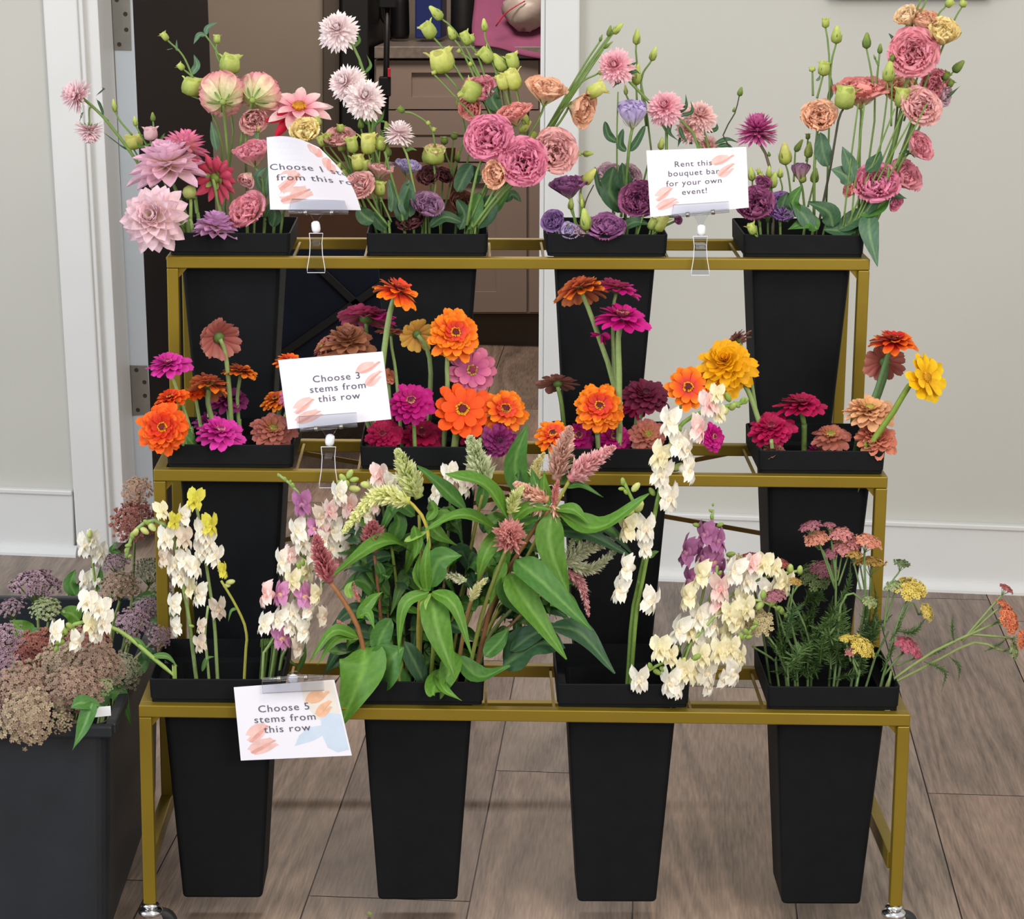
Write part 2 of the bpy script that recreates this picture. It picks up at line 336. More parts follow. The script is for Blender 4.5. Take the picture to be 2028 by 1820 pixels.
# cabinet run
t = thing('base_cabinet', onc(900, 680), 'taupe base cabinet with recessed drawer and door fronts', 'cabinet')
cq('carcass', 'cab', R4(741, 118, 1240, 622), 0, .55, t)
cq('toe_kick', 'toe', R4(741, 622, 1240, 690), .05, .5, t)
def front(name, u0, v0, u1, v1, rail=62, rr=30):
    d = MB(); o0, o1 = -.02, -.001
    def bx(a, b_, c_, e, f0=o0):
        f = [onc(a, b_, f0), onc(c_, b_, f0), onc(c_, e, f0), onc(a, e, f0)]; g = [p+WN*(o1-f0) for p in f]
        d.add(f+g, [(0, 1, 2, 3), (7, 6, 5, 4), (0, 4, 5, 1), (1, 5, 6, 2), (2, 6, 7, 3), (3, 7, 4, 0)], (1, 1, 1))
    bx(u0, v0, u0+rail, v1); bx(u1-rail, v0, u1, v1); bx(u0+rail, v0, u1-rail, v0+rr); bx(u0+rail, v1-rr, u1-rail, v1); bx(u0+rail, v0+rr, u1-rail, v1-rr, -.009)
    d.build(name, 'cab', t)
front('drawer_front', 745, 120, 1066, 216, 70, 24); front('drawer_front', 745, 219, 1043, 320, 70, 48)
front('door_front', 745, 323, 1043, 618, 60, 40); front('door_front', 1048, 219, 1235, 618, 60, 40)
t2 = tag(cq('countertop', 'counter', R4(741, 92, 1240, 116), -.04, .6), 'grey stone countertop on the taupe base cabinet', 'countertop')
top_z = float(onc(900, 92, -.04)[2])
def onctr(u, v): return atz(u, v, top_z)
def ctr(u, v, off):  # point on counter plane at distance off behind front
    return onc(u, v, off)
t = thing('metal_tin', onc(848, 74, .2), 'dark blue tin standing on the countertop', 'tin')
cq('tin_body', 'blue', R4(822, -70, 874, 76), .18, .32, t, .004); cq('lid', 'blue', R4(820, -84, 876, -70), .175, .325, t)
t = thing('kettle', onc(806, 74, .2), 'black kettle on the countertop beside the blue tin', 'kettle')
P = onc(792, 76, .22); MB().lathe([(.03, 0), (.033, .02), (.031, .12), (.027, .17), (.01, .18)], P, (0, 0, 1), n=18).build('kettle_body', 'blackmetal', t, smooth=True)
MB().tube(spl([P+[-.03, 0, .04], P+[-.06, 0, .07], P+[-.055, 0, .14], P+[-.03, 0, .15]]), .008).build('handle', 'blackmetal', t, smooth=True)
t = thing('stock_pot', onc(915, 74, .2), 'dark round pot on the countertop beside the pink bag', 'pot')
P = onc(918, 70, .24); MB().lathe([(.043, 0), (.044, .03), (.044, .12), (.04, .16), (.02, .175)], P, (0, 0, 1), n=20).build('pot_body', 'doorblack', t, smooth=True)
MB().lathe([(.012, .175), (.018, .2), (.004, .205)], P, (0, 0, 1), n=10).build('lid_knob', 'steel', t, smooth=True)
# pink bag with a pale bag in front of it
t = thing('cloth_bag', onc(1010, 100, .1), 'pink cloth bag hanging over the edge of the countertop', 'bag')
q = MB(); gp = [[onc(u, v, o_) for u, v, o_ in r] for r in (
  [(945, -60, .2), (985, -70, .25), (1040, -70, .25), (1110, -60, .2)], [(940, 10, .12), (985, 0, .12), (1040, 0, .12), (1120, 0, .12)],
  [(935, 62, .03), (985, 70, 0), (1040, 76, 0), (1125, 90, .0)], [(940, 92, -.045), (985, 96, -.055), (1040, 112, -.05), (1125, 125, -.05)])]
gp = np.array(gp)
def grid(q, G, c, n=6):
    G = np.array([spl(r, n*3) for r in G]); G = np.transpose(np.array([spl(G[:, j], n*3) for j in range(G.shape[1])]), (1, 0, 2)); a, b_ = G.shape[:2]
    q.add(G.reshape(-1, 3), [(i*b_+j, i*b_+j+1, (i+1)*b_+j+1, (i+1)*b_+j) for i in range(a-1) for j in range(b_-1)], c)
grid(q, gp, (1, 1, 1)); o = q.build('bag_cloth', 'pinkbag', t, smooth=True); md = o.modifiers.new('s', 'SOLIDIFY'); md.thickness = .006
t = thing('plastic_bag', onc(1030, 60, .0), 'crumpled pale bag with red piping lying on the pink bag', 'bag')
P = onc(1040, 22, .0); q = MB(); n = 22; V = []; rr = random.Random(5)
for i in range(12):
    ph = math.pi*i/11
    for j in range(n):
        a = 2*math.pi*j/n; k = 1+.09*math.sin(3*a+i)+.06*rr.uniform(-1, 1)
        V.append(P+WT*.072*math.sin(ph)*math.cos(a)*k*1.0+WN*.05*math.sin(ph)*math.sin(a)*k+np.array([0, 0, 1])*.062*math.cos(ph)*k)
q.add(V, [(i*n+j, i*n+(j+1) % n, (i+1)*n+(j+1) % n, (i+1)*n+j) for i in range(11) for j in range(n)], (1, 1, 1))
q.build('bag_body', 'whitebag', t, smooth=True)
MB().tube(spl([onc(982, 52, -.06), onc(1000, 28, -.062), onc(1022, 12, -.06), onc(1040, 2, -.05)]), .0022).build('piping', 'red', t, smooth=True)
# black pole of a stand vacuum
Yp = 4.35; t = thing('telescopic_pole', atz(765, 520), 'black telescopic pole with a red latch in front of the cabinets', 'pole')
a, bq = at(768, -40, Yp), at(762, 320, Yp); a2 = at(758, 560, Yp)
MB().tube([a, bq], .0095, n=14).build('upper_tube', 'blackmetal', t, smooth=True)
MB().tube([at(764, 155, Yp), at(762, 215, Yp), at(758, 560, Yp)], .0125, n=14).build('lower_tube', 'blackmetal', t, smooth=True)
MB().box(at(751, 190, Yp)-[0, .02, 0], at(774, 152, Yp)+[0, .02, 0]).build('collar', 'blackmetal', t, bevel=.003)
MB().box(at(751, 15, Yp)-[0, .02, 0], at(785, -6, Yp)+[0, .02, 0]).build('collar', 'blackmetal', t, bevel=.003)
MB().box(at(768, 152, Yp)-[0, .025, 0], at(774, 134, Yp)+[0, -.012, 0]).build('latch', 'red', t, bevel=.002)
# folding wagon with cardboard box
Yw = 3.15; t = thing('folding_wagon', atz(700, 800), 'navy fabric folding wagon with black crossed frame bars', 'wagon')
zt = float(at(640, 486, Yw)[2]); xa = float(at(470, 600, Yw)[0]); xb = float(at(925, 600, Yw)[0]); zb_ = .12
MB().box((xa, Yw, zb_), (xb, Yw+.02, zt)).box((xa, Yw+.5, zb_), (xb, Yw+.52, zt)).box((xa, Yw+.02, zb_), (xa+.02, Yw+.5, zt)).box((xb-.02, Yw+.02, zb_), (xb, Yw+.5, zt)).box((xa+.02, Yw+.02, zb_), (xb-.02, Yw+.5, zb_+.02)).build('fabric_tub', 'navy', t, bevel=.004)
for (u0, v0, u1, v1) in ((605, 505, 800, 690), (560, 700, 760, 560)):
    MB().bar(at(u0, v0, Yw-.015), at(u1, v1, Yw-.015), .012, .022).build('cross_bar', 'blackmetal', t, bevel=.002)
for x in (xa+.08, xb-.08):
    for y in (Yw+.05, Yw+.45):
        MB().lathe([(.02, -.02), (.055, -.018), (.058, 0), (.055, .018), (.02, .02)], np.array([x, y, .058]), (0, 1, 0), n=20).build('wheel', 'rubber', t, smooth=True)
        MB().bar((x, y, .058), (x, y, zb_+.01), .012, .012).build('fork', 'blackmetal', t)
t = thing('cardboard_box', (.0, Yw+.2, zb_+.03), 'open brown cardboard box in the navy wagon', 'box')
xc0, xc1 = float(at(575, 400, Yw+.1)[0]), float(at(1000, 400, Yw+.1)[0]); xc1 = min(xc1, xb-.03); zc = float(at(650, 318, Yw+.1)[2]); zc0 = zb_+.03
MB().box((xc0, Yw+.06, zc0), (xc1, Yw+.066, zc)).box((xc0, Yw+.44, zc0), (xc1, Yw+.446, zc)).box((xc0, Yw+.066, zc0), (xc0+.006, Yw+.44, zc)).box((xc1-.006, Yw+.066, zc0), (xc1, Yw+.44, zc)).box((xc0+.006, Yw+.066, zc0), (xc1-.006, Yw+.44, zc0+.006)).build('box_body', 'cardboard', t)
MB().add([(xc0, Yw+.06, zc), (xc1, Yw+.06, zc), (xc1-.02, Yw-.02, zc-.09), (xc0+.02, Yw-.02, zc-.09)], [(0, 1, 2, 3)], (1, 1, 1)).build('flap', 'cardboard', t).modifiers.new('s', 'SOLIDIFY').thickness = .004
# ================================================================ THE STAND
st = thing('flower_stand', (.575, .1, 0), 'three-tier olive gold metal flower stand on castors holding black buckets', 'stand')
TY = [0., .244, .503]; TD = .226; BH = .0185
TC = [(at(274.4, 1397, 0), at(1803.5, 1415.5, 0)), (at(303.5, 930, .244), at(1758.5, 944.8, .244)), (at(329.6, 509, .503), at(1723.5, 513.5, .503))]
ZB = .128
def fpt(i, s, y, dz=0):      # point on tier i, s across 0..1, y behind front, dz below top surface
    a, b_ = TC[i]; p = a+(b_-a)*s; return np.array([p[0], TY[i]+y, p[2]-dz])
h = BH/2
for i in range(3):
    MB().bar(fpt(i, 0, h, h), fpt(i, 1, h, h), BH, BH).build('front_bar', 'gold', st, bevel=.0015)
    MB().bar(fpt(i, 0, TD-h, h), fpt(i, 1, TD-h, h), BH, BH).build('back_bar', 'gold', st, bevel=.0015)
    for s_, sg in ((0, 1), (1, -1)):
        a, b_ = fpt(i, s_, BH, h), fpt(i, s_, TD-BH, h); a[0] += sg*h; b_[0] += sg*h
        MB().bar(a, b_, BH, BH).build('side_bar', 'gold', st, bevel=.0015)
legb = [atz(283.7+9, 1782, .06), atz(1788.6-11, 1805, .055)]
for s_, sg in ((0, 1), (1, -1)):
    xl = (.001+h, 1.156-h)[s_]
    for i in range(3):
        a = fpt(i, s_, h, BH+.0005); a[0] += sg*h; xf = a[0]
        zb = .06 if i == 0 else ZB+h
        MB().bar(a, (xf if i else (xl+xf)/2, a[1], zb), BH, BH, up=(0, 1, 0)).build('leg', 'gold', st, bevel=.0015)
        g = MB(); gx = xf+sg*h  # gusset at the corner
        g.poly([(gx, a[1], a[2]), (gx+sg*.014, a[1], a[2]), (gx, a[1], a[2]-.016)], .004, (0, 1, 0)).build('gusset', 'gold', st)
    a = fpt(2, s_, TD-h, BH+.0005); a[0] += sg*h
    MB().bar(a, (a[0], a[1], .06), BH, BH, up=(0, 1, 0)).build('leg', 'gold', st, bevel=.0015)
    x = (h, 1.15-h)[s_]; MB().bar((x, BH, ZB), (x, TY[2]+TD-BH, ZB), BH, BH*1.5).build('base_rail', 'gold', st, bevel=.0015)
yb = TY[2]+TD-h
MB().bar((BH, yb, ZB), (1.15-BH, yb, ZB), BH, BH).build('base_rail', 'gold', st, bevel=.0015)
# crossed braces between the rear legs
for (u0, v0, u1, v1) in ((352, 854, 1690, 1088), (1690, 850, 352, 1110)):
    yy = TY[2]+TD-.002+(.004 if u0 > 1000 else 0)
    pa, pb = sorted((at(u0, v0, yy), at(u1, v1, yy)), key=lambda p: p[0]); cl = lambda x: pa+(pb-pa)*(x-pa[0])/(pb[0]-pa[0])
    MB().bar(cl(.014), cl(1.134), .003, .008, up=(0, 0, 1)).build('cross_brace', 'bronze', st)
# castors
for (x, y) in ((.011, h), (1.144, h), (.009, yb), (1.138, yb)):
    P = np.array([x, y, 0.])
    MB().lathe([(.007, .036), (.007, .062)], P, (0, 0, 1), n=12).lathe([(.013, .054), (.014, .0565), (.009, .06)], P, (0, 0, 1), n=16).lathe([(.017, .041), (.019, .044), (.018, .048), (.011, .052)], P, (0, 0, 1), n=18).build('castor_swivel', 'chrome', st, smooth=True)
    c_ = P+[.016, .006, .0235]
    for sy in (-.012, .012):
        MB().poly([(P[0]-.012, c_[1]+sy, .043), (P[0]+.016, c_[1]+sy, .043), (c_[0]+.008, c_[1]+sy, .020), (c_[0]-.004, c_[1]+sy, .018)], .002, (0, 1, 0)).build('castor_fork', 'chrome', st)
    MB().lathe([(.012, -.009), (.021, -.0088), (.0232, -.005), (.0232, .005), (.021, .0088), (.012, .009)], c_, (0, 1, 0), n=22).build('castor_wheel', 'rubber', st, smooth=True)
# buckets
BK = {}
def rrect(x0, x1, y0, y1, r, z, n=4):
    out = []
    for cx, cy, a0 in ((x1-r, y1-r, 0), (x0+r, y1-r, 90), (x0+r, y0+r, 180), (x1-r, y0+r, 270)):
        for k in range(n+1):
            a = math.radians(a0+90*k/n); out.append((cx+r*math.cos(a), cy+r*math.sin(a), z))
    return out
def bucket(key, i, u0, u1, label):
    yf = TY[i]+.0135; vtop = (1357, 888, 461)[i]
    xc = .5*(at(u0, vtop+45, yf)[0]+at(u1, vtop+45, yf)[0]); Wd = .199; s_ = (xc-TC[i][0][0])/(TC[i][1][0]-TC[i][0][0])
    zt = fpt(i, s_, 0)[2]; yc = yf+Wd/2; RH = .0375
    r = MB(); loops = []
    def ring(hw, z, rad): loops.append(rrect(xc-hw, xc+hw, yc-hw, yc+hw, rad, z))
    zb = zt-.328
    for hw, z, rad in ((.056, zb, .006), (.0595, zb, .007), (.0612, zb+.003, .008), (.0825, zt-.004, .012), (.0835, zt+.001, .012)): ring(hw, z, rad)
    nb = len(loops)
    for hw, z, rad in ((.0965, zt+.0005, .008), (.097, zt+.0055, .008), (.0983, zt+.0065, .009), (.0995, zt+RH-.001, .009), (.099, zt+RH, .009), (.097, zt+RH, .008), (.0965, zt+.008, .008), (.0815, zt+.0045, .011), (.0585, zb+.004, .006)): ring(hw, z, rad)
    def mk(L, caps):
        q = MB(); k = len(L[0]); V = [p for l in L for p in l]
        F = [(a*k+j, a*k+(j+1) % k, (a+1)*k+(j+1) % k, (a+1)*k+j) for a in range(len(L)-1) for j in range(k)]
        if 0 in caps: F.append(tuple(range(k))[::-1])
        if 1 in caps: F.append(tuple((len(L)-1)*k+j for j in range(k)))
        return q.add(V, F, (1, 1, 1))
    o = mk(loops, (0, 1)).build('flower_bucket', 'black', None, loc=(xc, yc, zb)); tag(o, label, 'bucket', 'square tapered buckets on the stand')
    for x in (xc-.1025, xc+.1025):
        MB().bar((x, TY[i]+BH, zt-.006), (x, TY[i]+TD-BH, zt-.006), .004, .004).build('divider_rod', 'gold', st)
    BK[key] = dict(x=xc, y=yc, yf=yf, z=zt, zb=zb, zr=zt+RH)
bucket('A', 2, 337, 572, 'top tier bucket at the left end, filled with pink dahlias')
bucket('B', 2, 729, 963, 'top tier bucket with green buds and dried maroon blooms, below the white asters')
bucket('C', 2, 1083, 1320, 'top tier bucket with purple blooms, left of the rent card')
bucket('D', 2, 1474, 1710, 'top tier bucket at the right end with tall peach and pink blooms')
bucket('E', 1, 334, 578, 'middle tier bucket at the left end with orange and magenta zinnias')
bucket('F', 1, 717, 961, 'middle tier bucket just right of the choose 3 card')
bucket('G', 1, 1101, 1347, 'middle tier bucket under the yellow double zinnia, third from the left')
bucket('H', 1, 1502, 1752, 'middle tier bucket at the right end with crimson and peach zinnias')
bucket('I', 0, 303, 553, 'bottom tier bucket at the left end behind the choose 5 card')
bucket('J', 0, 698, 955, 'bottom tier bucket overflowing with leafy green celosia')
bucket('K', 0, 1105, 1362, 'bottom tier bucket of cream snapdragons, third from the left')
bucket('L', 0, 1519, 1783, 'bottom tier bucket at the right end with yarrow')
# ================================================================ FLOWER PARTS
RG = np.random.default_rng(11)
def soft(cols, g=.74): return [L_(c)**g for c in cols]
def L_(h): return lin(h) if isinstance(h, str) else np.asarray(h, float)
PROF = {
 'round': lambda t: np.clip(.34+1.1*t-.1*t*t, 0, 1)*np.sqrt(np.clip(1-.86*((t-.62)/.38).clip(0)**3, 0, 1)),
 'wide': lambda t: np.clip(.28+2.0*t-1.0*t*t, 0, 1.2)*np.sqrt(np.clip(1-.85*((t-.55)/.45).clip(0)**3.5, 0, 1)),
 'point': lambda t: np.clip(.35+1.9*t-1.1*t*t, 0, 1.1)*np.clip((1-t**3.4), 0, 1)**.75,
 'thin': lambda t: (.55+.6*t)*np.sqrt(np.clip(1-((t-.7)/.3).clip(0)**2.2, 0, 1)),
 'leaf': lambda t: (np.sin(math.pi*np.clip(t, 0, 1)**.72))**.9,
 'lance': lambda t: (np.sin(math.pi*np.clip(t, 0, 1)**.6))**1.05,
 'oval': lambda t: np.sqrt(np.clip(np.sin(math.pi*np.clip(t, 0, 1)**.9), 0, 1)),
}
def petals(mb, P, ax, n, L, W, a0, a1, prof='round', cup=.25, ruf=0., rf=5, cols=None, r0=0., nu=6, nv=4, jit=.08, ph=None, twist=0., tipdark=None, z0=0., arc=(0, 2*math.pi), notch=0.):
    """n petals around the axis; a0/a1 = rise angle above the flower's plane at base and tip (degrees)"""
    B = basis(ax); t = np.linspace(0, 1, nu+1)**.8; s = np.linspace(-1, 1, nv+1); DT = np.diff(t)
    ph = RG.uniform(0, 6.28) if ph is None else ph
    q = np.array([[i*(nv+1)+j, (i+1)*(nv+1)+j, (i+1)*(nv+1)+j+1, i*(nv+1)+j+1] for i in range(nu) for j in range(nv)])
    tc = np.linspace(0, 1, len(cols)); CB = np.array([L_(c) for c in cols])
    CC = np.stack([np.interp(t, tc, CB[:, k]) for k in range(3)], 1)
    full = abs(arc[1]-arc[0]-2*math.pi) < 1e-3
    for k in range(n):
        th = ph+arc[0]+(arc[1]-arc[0])*(k+RG.uniform(-.5, .5)*jit*3)/(n if full else max(1, n-1))
        Lk = L*(1+RG.uniform(-1, 1)*jit); Wk = W*(1+RG.uniform(-1, 1)*jit)
        A0 = math.radians(a0+RG.uniform(-1, 1)*60*jit); A1 = math.radians(a1+RG.uniform(-1, 1)*110*jit)
        phi = A0+(A1-A0)*t; dt = DT
        r = r0+np.concatenate([[0], np.cumsum(np.cos((phi[1:]+phi[:-1])/2)*Lk*dt)]); z = z0+np.concatenate([[0], np.cumsum(np.sin((phi[1:]+phi[:-1])/2)*Lk*dt)])
        w_ = np.maximum(Wk/2*PROF[prof](t), Wk*.015)
        nr, nz = -np.sin(phi), np.cos(phi)
        off = cup*w_[:, None]*(s[None]**2)+ruf*L*(t**1.6)[:, None]*np.sin(rf*s[None]*2+RG.uniform(0, 6.28)+3*t[:, None])*np.abs(s[None])**.5
        if notch: off = off; rr = r[:, None]-notch*Lk*(t**6)[:, None]*(np.cos(s*math.pi*1.5)**2)[None]+nr[:, None]*off
        else: rr = r[:, None]+nr[:, None]*off
        zz = z[:, None]+nz[:, None]*off; yy = w_[:, None]*s[None]
        if twist: zz = zz+yy*math.sin(twist)*t[:, None]
        c, sn = math.cos(th), math.sin(th)
        X = rr*c-yy*sn; Y = rr*sn+yy*c
        V = P+X[..., None]*B[0]+Y[..., None]*B[1]+zz[..., None]*B[2]
        tone = 1+RG.uniform(-1, 1)*.09
        col = np.repeat((CC*tone)[:, None], nv+1, 1)
        if tipdark is not None: m_ = (np.abs(s)[None]**2*(t[:, None]**.8))[..., None]; col = col*(1-m_)+L_(tipdark)*m_
        mb.addq(V, q, col)
def ball(mb, P, r, c, ax=(0, 0, 1), sq=1., n=7):
    mb.lathe([(r*math.sin(a), -r*sq*math.cos(a)) for a in np.linspace(.25, math.pi-.25, 5)], P, ax, L_(c), n=n)
def fdir(f): return unit(f[0]*RT+f[1]*UP-f[2]*FW)
def centre(mb, P, ax, r, dome, ring, ringn=16, h=.5):
    B = basis(ax)
    mb.lathe([(r*math.cos(a)*.85, r*h*math.sin(a)) for a in np.linspace(-.3, 1.5, 5)], P, ax, L_(dome), n=12)
    for k in range(ringn):
        a = 2*math.pi*k/ringn+RG.uniform(-.1, .1); rr = r*(.72+RG.uniform(-.15, .12)); d = unit(B[0]*math.cos(a)+B[1]*math.sin(a)+B[2]*1.4)
        p = P+rr*(B[0]*math.cos(a)+B[1]*math.sin(a))+B[2]*r*h*.55
        petals(mb, p, d, 4, r*.26, r*.2, 20, 0, 'point', cols=[ring, ring], nu=2, nv=2)
# every bloom builder: (parent, P centre of the face, ax facing, D full diameter) -> bloom mesh with sub-parts
ZST = {  # base->tip colours, centre, ring
 'orange': (['c8281c', 'ee5a10', 'f88512'], '6b1626', 'f2b50f'), 'orangepink': (['c81e48', 'ec5316', 'f98e10'], '6a1424', 'f2b50f'),
 'flame': (['c01c1c', 'e8431a', 'f66d12'], '7c1c1e', 'eab010'), 'deeporange': (['d83a10', 'f0500c', 'f4590e'], '6b1428', 'f0b818'),
 'rust': (['8c2c1c', 'c85018', 'ee8a18'], '5a2a18', 'd89a18'), 'magenta': (['9c0a58', 'c4107e', 'c41c88'], '7c2048', 'd8a878'),
 'pinkmag': (['b81878', 'cc2a98', 'd43ca4'], '9c2860', 'e0a0b0'), 'crimson': (['8a0834', 'a80c48', 'b41452'], '6a0c28', 'b04058'),
 'plum': (['5a0c2e', '701c3c', '7c2a48'], '400c20', '703040'), 'dusty': (['9c5a34', 'b06a52', 'a8605a'], '8c8438', 'b8a850'),
 'tan': (['a87848', 'ac7450', 'a46c54'], 'a8a048', 'bcb458'), 'brown': (['6e2e26', '804038', '94665a'], '403820', '806850'),
 'redback': (['8c1c28', 'ac3838', 'b0685e'], 'c89018', 'e0a818'), 'yellow': (['e0a008', 'f2bc0c', 'f6cc1c'], 'c8900c', 'e8b020'),
 'yellow2': (['eca808', 'f4b40c', 'f0b00c'], 'b88408', 'd8a010'), 'pink': (['a84078', 'c85c8c', 'd87a98'], '90244c', 'c8b048'),
 'peach': (['cc9450', 'e4ac78', 'eab48c'], 'b8a848', 'c8b860'), 'salmon': (['a05040', 'c46c58', 'd08468'], '903c30', 'c89030'),
 'purple': (['5c1048', '7c1c5c', '903070'], '401030', '803858'), 'redor': (['a81420', 'd02c1c', 'ec7818'], '5c1420', 'd89020'),
}
def zinnia(par, P, ax, D, st, rows=4, half=False, droop=0, name='bloom'):
    cols, dome, ring = ZST[st]; R = D/2; mb = MB(); n0 = 15
    if rows <= 2:
        petals(mb, P, ax, 12, R*.84, R*.46, -4-droop, 2-droop, 'round', .22, .03, cols=cols, r0=R*.16, jit=.13, twist=.3)
        petals(mb, P, ax, 9, R*.66, R*.4, 18-droop, 8-droop, 'round', .22, .03, cols=cols, r0=R*.14, z0=R*.04)
    else:
        for i in range(rows):
            k = i/(rows-1)
            petals(mb, P, ax, int(15-4*k), R*(.86-.46*k), R*(.40-.13*k), -10+46*k-droop*(1-k), -16+40*k-droop*(1-k), 'round', .3, .03, cols=cols if k < .8 else cols[:2], r0=R*(.13-.05*k), z0=R*(.0+.11*k), notch=.03, jit=.14, twist=.3)
    o = mb.build(name, 'zpetal', par, smooth=True)
    cm = MB(); centre(cm, P+ax*R*(.06 if rows <= 2 else .16), ax, R*(.26 if rows <= 3 else .2), dome, ring, 14); cm.build('flower_centre', 'petal', o)
    g = MB(); g.lathe([(R*.06, -R*.22), (R*.2, -R*.16), (R*.25, -R*.04), (R*.2, R*.02)], P, ax, L_('5f7a3c'), n=10)
    for i in range(2): petals(g, P-ax*R*.1, ax, 8, R*.2, R*.14, 60, 30, 'round', cols=['5f7a3c', '7c9450'], r0=R*.16, nu=3, nv=2)
    g.build('calyx', 'green', o, smooth=True); return o
def doublez(par, P, ax, D, st, name='bloom'):      # fully double, dahlia-like zinnia
    cols, dome, ring = ZST[st]; R = D/2; mb = MB()
    for i in range(7):
        k = i/6; petals(mb, P, ax, int(17-8*k), R*(.95-.6*k), R*(.40-.1*k), -22+95*k, -30+95*k, 'round', .35, .03, cols=cols, r0=R*.1*(1-k), z0=R*.07*i, notch=.03, jit=.15, twist=.3)
    o = mb.build(name, 'zpetal', par, smooth=True)
    g = MB(); g.lathe([(R*.06, -R*.3), (R*.2, -R*.2), (R*.25, -R*.04), (R*.2, R*.02)], P, ax, L_('5f7a3c'), n=10)
    for i in range(2): petals(g, P-ax*R*.1, ax, 8, R*.22, R*.14, 60, 30, 'round', cols=['5f7a3c', '7c9450'], r0=R*.16, nu=3, nv=2)
    g.build('calyx', 'green', o, smooth=True); return o
DST = {'blush': ['f0d8b8', 'ecc4d0', 'e6b0d0'], 'pale': ['f2e0b0', 'f0d0d0', 'ecc8d8'], 'hot': ['f0c890', 'ea90a8', 'e4689c'], 'coral': ['8c3040', 'bc3048', 'cc4460'],
       'lilac': ['e8c8c0', 'd8a0c8', 'c890d0'], 'aster': ['e8a8b4', 'f2c8d2', 'f6dce0'], 'asterp': ['e088a0', 'f0a8b8', 'f4c0c8'], 'asterw': ['ecc8cc', 'f4dfe0', 'f8ecec'],
       'asterm': ['8c1c58', 'b83c80', 'cc609c'], 'semi': ['d84870', 'f0a8b0', 'f6dcd4'], 'asterd': ['e0a098', 'f0bcb8', 'f4ccc8']}
def dahlia(par, P, ax, D, st, rows=7, n=13, pt='point', name='bloom', open_=False, wd=.47):
    R = D/2; mb = MB(); cols = soft(DST[st], .8)
    for i in range(rows):
        k = i/max(1, rows-1)
        petals(mb, P, ax, int(n*(1-.35*k)), R*(.98-.62*k), R*(wd-.08*k), -28+88*k, -8+100*k, pt, .62, .02, cols=cols, r0=R*.06, z0=R*.05*i, nu=6, nv=4, jit=.11)
    o = mb.build(name, 'petal', par, smooth=True)
    g = MB(); g.lathe([(R*.05, -R*.2), (R*.17, -R*.14), (R*.2, -R*.02), (R*.1, R*.02)], P, ax, L_('7a8c3c'), n=10)
    petals(g, P-ax*R*.06, ax, 6, R*.36, R*.2, -10, -50, 'point', cols=['6f8a3c', '8a9c50'], r0=R*.12, nu=4, nv=2)
    g.build('calyx', 'green', o, smooth=True); return o
def semidahlia(par, P, ax, D, st, name='bloom'):
    R = D/2; mb = MB(); cols = soft(DST[st], .8)
    petals(mb, P, ax, 9, R, R*.46, -6, -2, 'point', .4, .02, cols=cols, r0=R*.1); petals(mb, P, ax, 8, R*.8, R*.4, 14, 8, 'point', .45, .02, cols=cols, r0=R*.1, z0=R*.03)
    o = mb.build(name, 'petal', par, smooth=True); cm = MB(); centre(cm, P+ax*R*.1, ax, R*.25, 'c8861c', 'd89a28', 24, .6); cm.build('flower_centre', 'petal', o)
    g = MB(); g.lathe([(R*.06, -R*.2), (R*.2, -R*.14), (R*.22, 0)], P, ax, L_('7a8c3c'), n=10); g.build('calyx', 'green', o, smooth=True); return o
def aster(par, P, ax, D, st, name='bloom'):
    R = D/2; mb = MB(); cols = soft(DST[st], .8); rows = 7
    for i in range(rows):
        k = i/(rows-1)
        petals(mb, P, ax, int(36-17*k), R*(.95-.5*k), R*.15, -34+112*k, -14+122*k, 'thin', .4, .0, cols=cols, r0=R*.08, z0=R*.06*i, nu=5, nv=2, jit=.15)
    o = mb.build(name, 'petal', par, smooth=True); g = MB()
    g.lathe([(R*.05, -R*.3), (R*.22, -R*.2), (R*.3, -R*.05), (R*.2, R*.02)], P, ax, L_('5a7a38'), n=10)
    petals(g, P-ax*R*.12, ax, 9, R*.55, R*.17, -20, -50, 'point', cols=['4f7032', '6c9048'], r0=R*.15, nu=4, nv=2, jit=.2)
    g.build('calyx', 'green', o, smooth=True); return o
LST = {'pink': (['f0e0b4', 'e890a0', 'e06c94']), 'rose': (['f2e4b4', 'eca6a6', 'e47c90']), 'peach': (['f2e6a8', 'f2c898', 'f2ac88']), 'coral': (['f2dca0', 'f0a88c', 'e8807c']),
       'cream': (['e8dc90', 'f2dca4', 'f4cc9c']), 'yellow': (['d8c858', 'f0dc90', 'f4d888']), 'lav': (['d8dcb8', 'c8b8e0', 'b8a4dc']), 'purple': (['c8a8b0', '9c5c90', '8c4884']),
       'mauve': (['b88890', 'a0507c', '8c3c6c']), 'dried': (['7c4c3c', '5c2c2c', '4a2024']), 'faded': (['d0b8b0', 'cca4b0', 'c098a8']), 'back': (['98a850', 'ecd8a8', 'e07888']),
       'violet': (['b898b8', '8c64a0', '744c8c']), 'mix': (['d8c89c', 'b08090', '8c5c88']), 'brown': (['6a4428', '6c3c26', '5a2c20']), 'pinkmag': (['ecd0b8', 'e88ca4', 'e27298']),
       'palepink': (['f0dcb8', 'f0bcb0', 'eca4a4']), 'dpurple': (['9c7088', '6e2c62', '5c2058'])}
